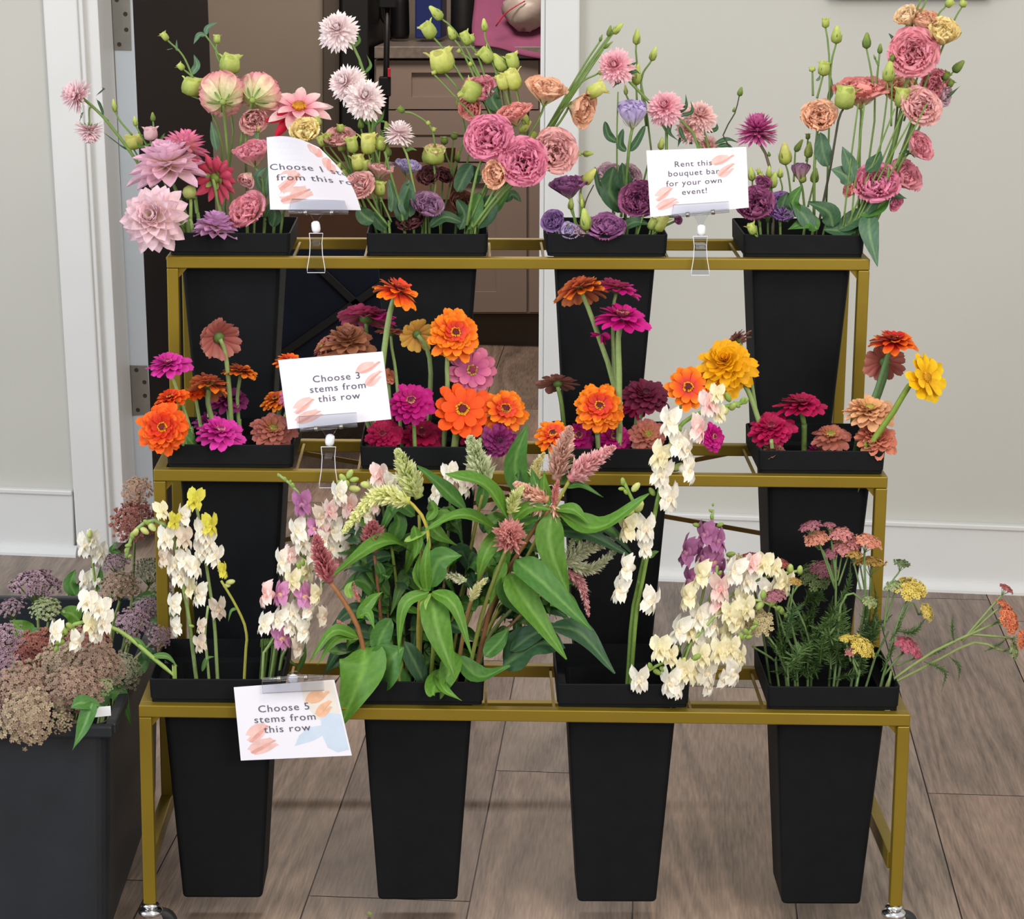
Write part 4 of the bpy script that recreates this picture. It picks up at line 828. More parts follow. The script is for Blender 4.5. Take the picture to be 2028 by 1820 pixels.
p.l(952, 182, 68, (-.1, .5, .7), 'rose', .4, .9, [(930, 450), (985, 320), (975, 230)], r=3, d=.02); p.l(935, 212, 52, (-.5, -.3, .8), 'coral', .6, .6, [(975, 260)], d=.02)
p.bd(950, 192, 914, 172, 40, 'g', [(990, 270), (962, 205)]); p.bd(1022, 178, 1008, 136, 30, 'y', [(1035, 240)]); p.bd(1000, 178, 992, 145, 26, 'y', [(1018, 240)]); p.bd(860, 148, 858, 140, 9, 'g', [(975, 270), (900, 190)])
p.lf([(988, 220), (975, 195), (985, 170)], 30, (0, .3, 1), 'd')
p = PL('B', .12, LN, 'round bright pink double lisianthus in front of the coral one', LC, LG, .4, -.02)
p.l(967, 272, 94, (-.25, .15, 1), 'pinkmag', .85, .7, [(925, 445), (945, 340)], r=3, full=4)
p = PL('B', .08, LN, 'bright pink ruffled lisianthus with a pale throat, lowest of the pink trio', LC, LG, .55, -.03)
p.l(1036, 322, 94, (.1, .1, 1), 'pinkmag', .85, .7, [(938, 450), (985, 385)], r=3, full=4); p.l(986, 344, 60, (-.7, -.2, .8), 'peach', .45, .7, [(960, 410)], r=2.4, root=False)
p = PL('B', .25, LN, 'coral lisianthus opening sideways between the round pink and peach blooms', LC, LG, .5)
p.l(1016, 228, 74, (-.3, .85, .4), 'coral', .7, .7, [(925, 450), (975, 340), (1005, 270)], r=2.6)
p = PL('B', .2, LN, 'cream and pink lisianthus bowl in front of the white door trim', LC, LG, .8, -.01)
p.l(1098, 300, 86, (.25, .15, .95), 'palepink', .7, .8, [(945, 450), (1000, 380), (1040, 350)], r=3, full=4)
p = PL('B', .3, LN, 'peach-topped cream lisianthus facing up left of the pale bud on the doorway trim', LC, LG, .85)
p.l(1082, 180, 80, (.15, .85, .45), 'peach', .55, .9, [(935, 450), (1010, 330), (1065, 240)], r=2.6)
p = PL('B', .4, LN, 'apricot lisianthus facing down right with a long yellow bud beyond it', LC, LG, .9)
p.l(1150, 215, 72, (.7, -.25, .45), 'peach', .45, .95, [(945, 450), (1040, 330), (1110, 240)], r=2.6); p.bd(1163, 188, 1200, 168, 26, 'y', [(1030, 340), (1110, 222)])
p = PL('B', .6, LN, 'long slim lisianthus buds on straight stems fanning right across the door trim', LC, LG, .95)
spray(p, None, [(1214, 66, 1234, 46, 14, 'g', [(950, 445), (1060, 290), (1140, 170)]), (1205, 72, 1210, 50, 10, 'd', [(1070, 280), (1150, 150)]), (1188, 82, 1193, 68, 6, 'd', [(1080, 260), (1150, 140)]), (1185, 145, 1208, 138, 12, 'y', [(1080, 280), (1140, 175)]), (1155, 305, 1176, 304, 12, 'g', [(1090, 310), (1125, 306)]), (1138, 308, 1150, 303, 9, 'g', [(1100, 312)]),
   (1196, 96, 1214, 82, 6, 'd', [(1060, 300), (1140, 180)]), (1045, 250, 1034, 216, 15, 'y', [(1020, 330)]), (1030, 262, 1052, 240, 16, 'y', [(1010, 340)]), (1062, 262, 1050, 278, 12, 'y', None)])
p.lf([(1000, 400), (1015, 385), (1032, 400)], 22, (0, .6, 1), 'd'); p.lf([(960, 420), (985, 410), (1010, 375)], 22, (0, .5, 1), 'm')
# ---- bucket C
p = PL('C', .55, AN, 'pink aster leaning against the grey wall above the lavender bloom', 'flower', AG, .3)
p.a(1219, 132, 76, (-.25, .15, 1), 'asterp', [(1310, 430), (1320, 260), (1250, 165)], r=3.2); 
for q in ([(1240, 148), (1258, 142), (1268, 146)], [(1232, 160), (1220, 165), (1214, 174)], [(1236, 124), (1252, 128), (1262, 122)]): p.lf(q, 9, (0, .4, 1), 'd', 'lance')
p = PL('C', .5, AN, 'round pink aster left of the two paler ones, just above the rent card', 'flower', AG, .6)
p.a(1318, 214, 76, (-.2, .3, 1), 'asterp', [(1330, 430), (1385, 300), (1350, 240)], r=3)
for q in ([(1340, 225), (1358, 212), (1358, 186)], [(1345, 230), (1370, 222), (1368, 200)], [(1330, 240), (1325, 262), (1345, 280)], [(1345, 250), (1352, 270), (1362, 282)]): p.lf(q, 9, (0, .4, 1), 'd', 'lance')
p = PL('C', .6, AN, 'pale salmon double-headed aster directly above the middle of the rent card', 'flower', AG, .8)
p.a(1386, 232, 70, (.1, .5, .9), 'asterd', [(1335, 430), (1400, 330), (1400, 280)]); p.a(1366, 258, 60, (-.4, .1, 1), 'asterd', [(1390, 300)], root=False); p.a(1402, 290, 52, (.3, .2, 1), 'asterd', [(1395, 320)], root=False, d=.02)
for q in ([(1400, 262), (1418, 256), (1420, 244)], [(1372, 285), (1350, 275), (1342, 292)], [(1415, 285), (1440, 276), (1462, 282)], [(1420, 290), (1440, 288), (1455, 296)]): p.lf(q, 10, (0, .4, 1), 'd', 'lance')
p = PL('C', .7, LN, 'three slim green lisianthus buds standing highest above the pink aster on the wall', LC, LG, .4)
spray(p, None, [(1260, 88, 1263, 56, 15, 'g', [(1245, 440), (1290, 300), (1262, 130)]), (1290, 120, 1300, 92, 14, 'g', [(1280, 250), (1270, 160)]), (1260, 168, 1264, 125, 18, 'g', [(1262, 210)]), (1240, 188, 1238, 168, 8, 'g', [(1260, 230)])])
p = PL('C', .45, LN, 'single lavender lisianthus cup on a straight leafy stem', LC, LG, .1)
p.l(1253, 224, 66, (0, .9, .35), 'lav', .2, 1.15, [(1238, 440), (1240, 370), (1246, 290)], r=3.4)
for q, w_ in (([(1222, 282), (1205, 268), (1198, 240)], 17), ([(1240, 300), (1228, 285), (1234, 255)], 16), ([(1248, 300), (1262, 280), (1278, 248)], 16), ([(1236, 420), (1208, 380), (1215, 330)], 42), ([(1245, 425), (1240, 380), (1232, 322)], 34), ([(1200, 400), (1186, 370), (1178, 330)], 12)): p.lf(q, w_, (-.1, .3, 1), 'd', 'oval')
p.stem([(1222, 340), (1222, 260), (1224, 182)], None, 1.6, 'g', False)
p = PL('C', .8, LN, 'faded dusty pink lisianthus at the back, between two dark leafy stems', LC, LG, 0)
p.l(1205, 345, 62, (-.2, .8, .5), 'faded', .7, .7, [(1215, 430)]); p.l(1245, 350, 50, (.4, .3, .7), 'faded', .6, .7, [(1230, 430)], root=False)
p = PL('C', .4, LN, 'dark purple lisianthus with a yellow-green bud to its right', LC, LG, -.6)
p.l(1126, 372, 72, (-.15, .85, .4), 'purple', .6, .75, [(1140, 450), (1135, 420)]); p.bd(1156, 364, 1180, 334, 20, 'y', [(1150, 430), (1150, 380)]); p.bd(1130, 415, 1132, 390, 12, 'g', [(1145, 450)]); p.bd(1155, 410, 1148, 380, 10, 'g', [(1150, 450)])
p.stem([(1150, 450), (1160, 400), (1176, 366)], None, 1.4, 'b', False)
p = PL('C', .06, LN, 'small violet lisianthus at the left corner of the third top bucket', LC, LG, -.9)
p.l(1097, 440, 48, (-.3, .3, .9), 'violet', .6, .6, [])
p = PL('C', .08, LN, 'pale lilac lisianthus low at the rim beside the small violet one', LC, LG, -.5)
p.l(1128, 462, 48, (0, .7, .7), 'lav', .7, .5, []); p.l(1150, 462, 36, (.2, .7, .7), 'faded', .6, .5, [])
p = PL('C', .04, LN, 'plump green pointed bud standing at the rim before the purple lisianthus', LC, LG, -.2)
p.bd(1162, 456, 1156, 412, 23, 'g', [(1164, 466)], r=2.4); p.bd(1153, 412, 1152, 394, 8, 'g', [(1160, 450)])
p = PL('C', .1, LN, 'wide magenta-violet lisianthus spilling over the rim of the third top bucket', LC, LG, .1)
p.l(1200, 452, 78, (0, .75, .65), 'purple', .8, .6, [], full=4)
p = PL('C', .3, LN, 'plum red lisianthus tucked behind the left edge of the rent card', LC, LG, .6)
p.l(1266, 396, 78, (-.3, .3, .9), 'mauve', .7, .7, [(1262, 450)], full=4)
p = PL('C', .15, LN, 'pair of yellow-green buds at the right end of the third top bucket', LC, LG, .8)
p.bd(1300, 458, 1318, 424, 24, 'y', [(1292, 466)]); p.bd(1288, 455, 1298, 432, 18, 'g', [(1286, 466)]); p.bd(1308, 296, 1312, 272, 13, 'g', [(1290, 440), (1300, 330)], d=.08); p.stem([(1262, 466), (1270, 440), (1275, 425)], None, 2, 'g', False)
p.lf([(1230, 455), (1258, 440), (1290, 445)], 24, (0, .6, 1), 'd'); p.l(1341, 436, 20, (.5, .2, .8), 'mauve', .6, .6, [(1300, 455)], root=False)
# ---- bucket D
p = PL('D', .6, LN, 'lone slim bud on a dark curved stem right of the pale asters', LC, LG, -.9)
p.bd(1464, 190, 1469, 172, 11, 'd', [(1490, 440), (1450, 300), (1432, 268), (1455, 225)], r=1.5, c='4a4a38'); p.bd(1452, 222, 1455, 212, 5, 'd')
p = PL('D', .5, AN, 'magenta aster facing up on a bare stem beside the rent card', 'flower', AG, -.7)
p.a(1500, 262, 90, (.02, 1, .3), 'asterm', [(1530, 440), (1524, 330), (1508, 290)], r=3.2, c='6f6850'); p.bd(1524, 310, 1522, 300, 6, 'd')
p = PL('D', .6, LN, 'lisianthus with a mauve half-open bloom and green buds above the dark leaves', LC, LG, -.5)
p.l(1585, 338, 44, (0, .95, .2), 'mix', .2, 1.1, [(1595, 440), (1590, 380)]); p.bd(1556, 326, 1553, 282, 26, 'y', [(1570, 420), (1562, 350)]); p.bd(1575, 300, 1590, 276, 12, 'd', [(1572, 360)]); p.bd(1600, 312, 1604, 280, 17, 'g', [(1592, 360)]); p.bd(1600, 276, 1600, 264, 9, 'd', [(1597, 320)]); p.bd(1612, 362, 1616, 332, 17, 'g', [(1600, 410)]); p.bd(1590, 362, 1588, 344, 15, 'g', None)
p = PL('D', .35, LN, 'crowded cluster of small green buds right of the rent card', LC, LG, -.8)
for q in ((1490, 358, 1486, 330, 15), (1522, 352, 1524, 328, 12), (1528, 372, 1536, 340, 18), (1545, 352, 1546, 332, 12), (1512, 355, 1504, 342, 10), (1505, 345, 1500, 334, 8)): p.bd(*q, 'g', [(1520, 440), (q[0]+3, q[1]+30)])
p = PL('D', .15, LN, 'magenta lisianthus at the left corner of the right-hand top bucket', LC, LG, -.8)
p.l(1496, 405, 72, (-.2, .35, .9), 'mauve', .6, .8, [(1505, 450)], full=4); p.l(1510, 365, 36, (.2, .5, .7), 'mauve', .5, .7, [(1512, 420)], d=.03)
p = PL('D', .15, LN, 'deep violet ruffled lisianthus next to the magenta one', LC, LG, -.4)
p.l(1546, 412, 62, (.1, .4, .9), 'violet', .65, .75, [(1545, 450)], full=4)
p = PL('D', .0, LN, 'tiny green bud leaning on the rim of the right-hand top bucket', LC, LG, -.8)
p.bd(1494, 464, 1484, 442, 17, 'g', [(1500, 470)])
p = PL('D', .4, LN, 'solitary peach double lisianthus with one grey-green leaf below', LC, LG, -.1)
p.l(1622, 232, 68, (-.05, .3, .95), 'peach', .6, .8, [(1612, 445), (1613, 330)], r=3.2, full=4); p.lf([(1640, 330), (1630, 300), (1625, 262)], 34, (-.2, .3, 1), 's', 'oval')
p = PL('D', .6, LN, 'tallest straight bud stem against the bare wall, left of the coral bloom', LC, LG, .0)
spray(p, None, [(1635, 55, 1635, 34, 14, 'g', [(1635, 440), (1642, 250), (1642, 110)]), (1656, 86, 1658, 50, 21, 'g', [(1642, 220), (1646, 130)]), (1630, 150, 1634, 120, 22, 'g', [(1618, 195)]), (1609, 142, 1608, 132, 12, 'g', [(1610, 190)])])
p.lf([(1640, 200), (1646, 180), (1646, 150)], 11, (0, .3, 1), 's'); p.lf([(1616, 160), (1622, 156), (1624, 148)], 6, (0, .3, 1), 's')
p = PL('D', .5, LN, 'pair of small green buds on thin forked stems before the coral bloom', LC, LG, .2)
spray(p, None, [(1716, 96, 1717, 64, 17, 'd', [(1700, 440), (1732, 240), (1728, 160)]), (1742, 106, 1744, 86, 10, 'd', [(1734, 180)]), (1734, 118, 1730, 108, 4, 'd', [(1740, 130)])])
p = PL('D', .55, LN, 'broad coral lisianthus facing up behind a lime bud', LC, LG, .2)
p.l(1704, 182, 108, (-.05, .9, .4), 'coral', .75, .7, [(1700, 440), (1702, 300), (1706, 230)], r=3, full=4)
p = PL('D', .35, LN, 'lime pleated bud on a dark stem in front of the coral lisianthus', LC, LG, .0)
p.bd(1670, 216, 1678, 168, 38, 'g', [(1620, 450), (1645, 330), (1660, 240)], r=2.6, c='4c4a3c')
p = PL('D', .4, LN, 'two upright green buds in front of the peach blooms at the right', LC, LG, .4)
p.bd(1758, 162, 1764, 120, 24, 'g', [(1720, 440), (1745, 280), (1756, 200)]); p.bd(1786, 214, 1790, 172, 30, 'g', [(1740, 400), (1772, 280)]); p.bd(1767, 122, 1767, 108, 9, 'd', [(1765, 250)])
p = PL('D', .45, LN, 'large salmon pink lisianthus high at the right against the wall', LC, LG, .6)
p.l(1808, 105, 96, (-.15, .2, 1), 'rose', .8, .75, [(1710, 440), (1770, 280), (1795, 160)], r=3, full=4)
p = PL('D', .5, LN, 'creamy yellow lisianthus cup right of the large salmon pink one', LC, LG, .8)
p.l(1866, 68, 66, (.1, .6, .7), 'yellow', .35, .95, [(1730, 440), (1800, 260), (1845, 130)], r=2.6)
p = PL('D', .6, LN, 'peach and cream lisianthus at the very top right with slim buds above', LC, LG, .7)
p.l(1828, 42, 66, (.2, .7, .5), 'peach', .5, .9, [(1725, 440), (1780, 260), (1810, 120)]); p.l(1796, 34, 50, (-.6, .6, .5), 'cream', .4, 1, [(1800, 90)], root=False)
p.bd(1873, 12, 1888, 0, 15, 'g', [(1790, 240), (1850, 50)]); p.bd(1905, 14, 1910, 0, 14, 'g', [(1860, 110), (1890, 40)]); p.stem([(1790, 60), (1815, 20), (1830, -20)], None, 2, 'g', False); p.stem([(1795, 60), (1825, 20), (1843, -20)], None, 2, 'g', False)
p = PL('D', .35, LN, 'ruffled peach-pink lisianthus facing right, lower of the peach blooms', LC, LG, .7)
p.l(1824, 212, 78, (.2, .25, .95), 'palepink', .75, .75, [(1725, 440), (1790, 300), (1808, 250)], r=2.8, full=4)
p = PL('D', .6, LN, 'peach lisianthus partly hidden behind the two upright green buds', LC, LG, .5)
p.l(1782, 180, 66, (0, .5, .8), 'peach', .5, .9, [(1715, 440), (1765, 300)])
p = PL('D', .65, LN, 'dusty rose lisianthus drooping right with dark buds beyond its edge', LC, LG, .9)
p.l(1846, 168, 66, (.4, -.2, .8), 'rose', .55, .9, [(1735, 440), (1800, 280), (1830, 200)]); p.l(1868, 190, 40, (.7, -.2, .5), 'faded', .5, .8, None)
for q in ((1888, 142, 1910, 120, 17), (1868, 158, 1880, 142, 14), (1878, 172, 1888, 158, 12)): p.bd(*q, 'd', [(1800, 300), (1850, 190)])
p.lf([(1850, 200), (1878, 190), (1902, 170)], 9, (0, .6, 1), 'd', 'lance'); p.lf([(1848, 215), (1860, 215), (1872, 210)], 7, (0, .6, 1), 'd', 'lance'); p.lf([(1775, 80), (1768, 76), (1760, 66)], 10, (0, .6, 1), 's')
p = PL('D', .3, LN, 'mid-height rose pink lisianthus jutting right on its own', LC, LG, .8)
p.l(1818, 292, 68, (.6, .35, .6), 'rose', .55, .8, [(1735, 440), (1772, 350), (1790, 315)], r=2.6); p.lf([(1780, 305), (1798, 302), (1812, 312)], 12, (0, .8, .6), 'd')
p = PL('D', .15, LN, 'wide pink lisianthus low at the right above the dark hanging leaf', LC, LG, .5)
p.l(1735, 366, 92, (-.1, .55, .8), 'pinkmag', .7, .7, [(1712, 440)], r=3, full=4); p.l(1686, 376, 34, (-.8, .1, .5), 'coral', .4, .8, None); p.l(1770, 400, 34, (.5, -.5, .6), 'pinkmag', .5, .6, None)
p = PL('D', .4, LN, 'tall narrow pink lisianthus behind the low wide pink one', LC, LG, .8)
p.l(1788, 350, 74, (.5, .45, .6), 'rose', .5, .9, [(1722, 440), (1760, 390)])
p = PL('D', .1, LN, 'leafy lisianthus foliage with a long leaf hanging over the right end of the stand', LC, LG, .6)
p.stem([(1715, 450), (1735, 420), (1755, 370), (1760, 330)], None, 2.8, 'g')
for q, w_, st in (([(1722, 425), (1722, 460, -.03), (1738, 528, -.05)], 40, 's'), ([(1620, 455), (1600, 440), (1560, 455)], 34, 'm'), ([(1610, 455), (1590, 425), (1565, 400)], 34, 's'), ([(1650, 450), (1640, 420), (1600, 400)], 40, 'd'), ([(1660, 455), (1700, 430), (1712, 425)], 40, 'd'), ([(1630, 455), (1680, 455), (1712, 435)], 30, 'd'), ([(1705, 430), (1745, 385), (1796, 393)], 34, 'd'), ([(1700, 425), (1740, 410), (1765, 385)], 34, 'm'), ([(1685, 365), (1670, 345), (1645, 335)], 34, 's'), ([(1690, 350), (1680, 320), (1668, 290)], 30, 's'), ([(1715, 340), (1735, 320), (1745, 300)], 30, 'd'), ([(1560, 440), (1550, 410), (1560, 380)], 32, 'd'), ([(1580, 430), (1570, 400), (1590, 365)], 30, 'm')): p.lf(q, w_, (-.2, .4, 1), st, 'leaf')
for a_, b_, v_ in ((1690, 1772, 215), (1700, 1790, 218), (1680, 1700, 205), (1705, 1806, 235), (1712, 1836, 205), (1695, 1712, 205)): p.stem([(a_-10, 445), ((a_+b_)/2-8, 340), (b_, v_)], None, 2, 'g', True)
# ---- bucket E
def Z(key, q, u, v, D, f, st, lb, via=[], rows=4, dbl=False, fx=0, **k):
    p = PL(key, q, ZN, lb, 'flower', ZG, fx)
    if dbl: p.dz(u, v, D, f, st, via, **k)
    else: p.z(u, v, D, f, st, via, rows=rows, **k)
    return p
Z('E', .3, 334, 722, 94, (-.1, 1, .55), 'pinkmag', 'bright magenta zinnia leaning left over the door, facing up', [(380, 860), (350, 770)], fx=-.7)
Z('E', .45, 385, 775, 50, (-.1, .8, .5), 'flame', 'small orange-red zinnia edge between the magenta and rust zinnias', [(400, 860)], fx=-.5)
Z('E', .2, 338, 790, 78, (-.3, .9, .5), 'flame', 'orange-red zinnia just above the big orange one at far left', [(380, 870), (355, 820)], fx=-.8)
Z('E', .55, 432, 668, 100, (-.45, .35, -.75), 'redback', 'faded red zinnia seen from behind, tallest in the left middle bucket', [(455, 860), (453, 760), (446, 700)], droop=18, fx=.2, r=5)
Z('E', .4, 415, 762, 98, (.1, .95, -.25), 'rust', 'rust-orange zinnia seen from below on a thick stem', [(425, 850), (412, 800)], droop=14, fx=0, r=6)
Z('E', .6, 478, 736, 74, (.25, .95, .1), 'rust', 'rust-orange zinnia to the right of the tall faded red one', [(474, 850), (470, 790)], fx=.3)
Z('E', -.05, 324, 848, 112, (-.12, .2, 1), 'flame', 'largest flame orange double zinnia hanging over the left corner of the middle tier', [(362, 880), (345, 865, .03)], dbl=False, rows=6, fx=-.9)
p = Z('E', .1, 437, 856, 102, (.15, .85, .6), 'pinkmag', 'vivid magenta-pink zinnia lying at the rim of the left middle bucket', [], fx=0)
p.lf([(390, 890), (362, 850), (350, 790)], 26, (.5, .3, .8), 'm', 'lance')
Z('E', .15, 541, 852, 96, (.15, .65, .75), 'dusty', 'dusty rose-brown zinnia at the right rim of the left middle bucket', [], rows=5, fx=.7)
Z('E', .7, 450, 790, 92, (0, .7, .4), 'purple', 'dull purple zinnia in shade behind the rust ones', [(455, 850)], fx=.1)
Z('E', .75, 415, 835, 70, (0, .7, .5), 'purple', 'second dull purple zinnia, lower, deep inside the left middle bucket', [], fx=-.3)
Z('E', .5, 545, 792, 62, (-.2, .7, .6), 'rust', 'dark orange zinnia half open left of the choose 3 card', [(530, 860)], fx=.8)
Z('E', .6, 572, 715, 66, (.1, .9, .4), 'orange', 'orange zinnia mostly hidden behind the top left corner of the choose 3 card', [(545, 850), (565, 760)], fx=.9)
Z('E', .45, 573, 790, 46, (0, .3, 1), 'pink', 'sliver of candy pink zinnia at the left edge of the choose 3 card', [(555, 860)], fx=.95)
# ---- bucket F
Z('F', .45, 787, 576, 112, (.38, .85, .2), 'orangepink', 'orange zinnia seen from the side, highest on the middle tier at left', [(745, 860), (760, 700), (772, 620)], rows=3, r=6.5, droop=10, fx=-.6)
Z('F', .8, 726, 628, 124, (.1, .9, -.15), 'magenta', 'large dull magenta zinnia behind the tan one', [(745, 850), (730, 690)], fx=-.7, rows=5, c='g')
Z('F', .6, 690, 688, 118, (.05, .85, .5), 'tan', 'tan and rose zinnia with a green centre above the choose 3 card', [(740, 850), (710, 750)], dbl=True, fx=-.9)
p = PL('F', .7, ZN, 'pale brown withered zinnia petals behind the tan zinnia', 'flower', ZG, -1); p.z(640, 690, 62, (-.7, .5, .4), 'dusty', [(735, 860), (690, 780)], rows=3)
Z('F', .6, 825, 662, 74, (-.3, .3, -.8), 'yellow', 'yellow zinnia seen from behind left of the large orange-pink one', [(848, 860), (853, 740), (845, 690)], rows=2, droop=20, fx=0, r=5)
Z('F', .3, 901, 662, 114, (.2, .35, .95), 'orangepink', 'large orange zinnia with a hot pink heart, tall in the middle of the second tier', [(888, 880), (886, 780), (886, 710)], rows=5, fx=.3, r=5)
Z('F', .35, 935, 733, 96, (.15, .15, 1), 'pink', 'soft pink open zinnia just under the large orange-pink one', [(895, 880), (915, 790)], rows=2, fx=.5)
p = Z('F', .2, 815, 798, 104, (-.05, .6, .85), 'magenta', 'bright magenta zinnia right of the choose 3 card', [(820, 900), (820, 850)], fx=-.1, c='l')
Z('F', .15, 916, 812, 116, (.1, .35, .95), 'deeporange', 'open deep orange zinnia with a yellow crown, left of a pair', [(885, 890), (905, 850)], rows=2, fx=.2, r=7, c='8a9a58')
Z('F', .2, 1000, 812, 98, (.15, .3, .95), 'orangepink', 'orange zinnia with a dark red centre, right of a pair', [(945, 890), (975, 850)], rows=3, fx=.7, r=6)
Z('F', .2, 760, 862, 84, (-.15, .5, .85), 'crimson', 'crimson zinnia at the left rim below the choose 3 card', [], rows=5, fx=-.7)
Z('F', .35, 835, 862, 92, (.1, .6, .7), 'crimson', 'crimson zinnia low behind the magenta one', [], rows=3, fx=-.1)
Z('F', .4, 935, 855, 66, (.1, .5, .8), 'crimson', 'small crimson zinnia between the two lower orange ones', [], rows=3, fx=.5)
Z('F', .05, 988, 872, 74, (.3, .0, .9), 'purple', 'purple-magenta zinnia hanging over the right corner of the second middle bucket', [(950, 890)], rows=4, fx=.9)
Z('F', .65, 775, 658, 66, (.1, 1, .05), 'salmon', 'small salmon zinnia edge-on beside the tall orange stem', [(786, 860), (784, 740), (776, 690)], rows=2, fx=-.4, r=3.5)
Z('F', .7, 770, 745, 36, (.3, .5, .8), 'salmon', 'little salmon petals showing at the right edge of the choose 3 card', [(775, 850)], rows=2, fx=-.6)
# ---- bucket G
Z('G', .4, 1150, 572, 112, (-.2, .95, -.2), 'rust', 'brown and yellow zinnia seen from below, tallest in the third middle bucket', [(1222, 860), (1215, 760), (1190, 680), (1165, 610)], rows=5, r=5.5, droop=12, fx=.1)
Z('G', .45, 1222, 572, 96, (.2, .95, .0), 'magenta', 'dull crimson zinnia seen from the side, behind the tallest magenta one', [(1232, 860), (1216, 740), (1214, 620)], rows=4, r=4, fx=.2)
p = Z('G', .25, 1232, 630, 118, (.12, .85, .35), 'magenta', 'magenta zinnia with a loose hanging petal on a straight stem', [(1226, 860), (1226, 740), (1224, 670)], rows=3, r=6.5, fx=.2)
mb = MB(); 
for a_ in ((-1, 0, .2), (1, -.3, .2), (.2, -1, .2)): petals(mb, p.P(1190, 662), fdir(a_), 2, 22*p.sc, 16*p.sc, 70, 88, 'oval', .3, cols=['9c0a5c', 'b41072'], nu=4, nv=3)
mb.build('loose_petal', 'petal', p.t, smooth=True)
Z('G', .5, 1104, 758, 84, (-.05, .9, -.35), 'brown', 'brownish faded zinnia seen from below against the white trim', [(1118, 860), (1112, 800)], rows=2, droop=10, fx=-.7, r=5, c='g')
Z('G', .2, 1187, 806, 110, (0, .3, 1), 'orangepink', 'large round orange zinnia low in the third middle bucket', [(1184, 900), (1183, 860)], rows=6, fx=-.1, r=5)
Z('G', .05, 1096, 862, 84, (-.1, .6, .75), 'orangepink', 'orange zinnia behind the pink celosia tips', [], rows=3, fx=-.8)
Z('G', .6, 1278, 782, 104, (.1, .6, .6), 'plum', 'dark plum zinnia behind the open orange one', [(1262, 860)], rows=4, fx=.5)
Z('G', .7, 1262, 800, 70, (-.1, .6, .6), 'crimson', 'small crimson zinnia under the dark plum one', [(1258, 860)], rows=3, fx=.4)
Z('G', .25, 1363, 768, 94, (-.05, .3, .95), 'orangepink', 'open orange and red zinnia left of the yellow double one', [(1300, 880), (1340, 820)], rows=2, fx=.8)
Z('H', .3, 1437, 726, 122, (-.15, .45, .9), 'yellow2', 'big golden yellow fully double zinnia leaning left from the right middle bucket', [(1510, 860), (1492, 800), (1470, 755)], dbl=True, r=5.5, fx=-.9)
Z('G', .15, 1284, 862, 82, (.05, .45, .9), 'dusty', 'peach-brown zinnia at the right rim of the third middle bucket', [], rows=4, fx=.7)
Z('G', .3, 1145, 865, 74, (.1, .5, .8), 'magenta', 'dark pink zinnia low at the left of the large round orange one', [], rows=3, fx=-.3)
Z('G', .3, 1215, 868, 78, (.1, .5, .8), 'magenta', 'dark pink zinnia low at the right of the large round orange one', [], rows=4, fx=.2)
Z('G', .1, 1412, 865, 62, (.5, .1, .8), 'magenta', 'magenta zinnia dangling in the gap beside the right middle bucket', [(1340, 880), (1385, 850)], rows=4, fx=.9)
Z('H', .65, 1460, 674, 68, (-.6, .7, -.2), 'brown', 'small brown-mauve zinnia turned away above the yellow double one', [(1505, 860), (1482, 720)], rows=3, fx=-.9, r=3.5)
# ---- bucket H
Z('H', .4, 1768, 676, 106, (.05, .95, .25), 'redor', 'red and orange zinnia topmost at the right end of the middle tier', [(1700, 870), (1738, 770), (1756, 710)], rows=4, r=6, fx=.5, c='5f8050')
Z('H', .5, 1752, 716, 92, (-.05, .45, -.8), 'redback', 'rust red zinnia seen from behind, right below the topmost one', [(1705, 870), (1742, 780), (1756, 735)], rows=3, r=5.5, fx=.5, c='5f8050')
Z('H', .05, 1833, 748, 108, (.62, .25, .7), 'yellow', 'open lemon yellow zinnia leaning furthest right past the stand', [(1718, 888), (1770, 815), (1800, 765)], rows=2, r=6.5, fx=.7, c='7a9438')
Z('H', .25, 1722, 814, 112, (0, .8, .5), 'peach', 'peach zinnia with a green centre, in front of the gold leg', [(1722, 880)], rows=5, fx=.6)
Z('H', .35, 1586, 802, 106, (0, .95, .3), 'crimson', 'crimson zinnia held highest in the right middle bucket on a green stem', [(1597, 890), (1592, 840)], rows=4, r=6, fx=-.1, c='g')
Z('H', .25, 1528, 848, 100, (-.1, .7, .65), 'crimson', 'crimson zinnia at the left corner of the right middle bucket', [], rows=5, fx=-.7)
Z('H', .2, 1646, 864, 82, (-.1, .7, .6), 'dusty', 'brown-rose zinnia low in the middle of the right middle bucket', [], rows=3, fx=.2)
Z('H', .12, 1736, 868, 94, (.1, .7, .6), 'salmon', 'rust-rose double zinnia at the right rim below the peach one', [], rows=6, fx=.8)
Z('H', .35, 1622, 899, 84, (0, .9, .35), 'magenta', 'magenta zinnia just showing above the front rim of the right middle bucket', [], rows=3, fx=0)
Z('H', .1, 1530, 893, 56, (-.1, .9, .4), 'brown', 'dried brownish zinnia head low inside the left of the right middle bucket', [], rows=4, fx=-.6)
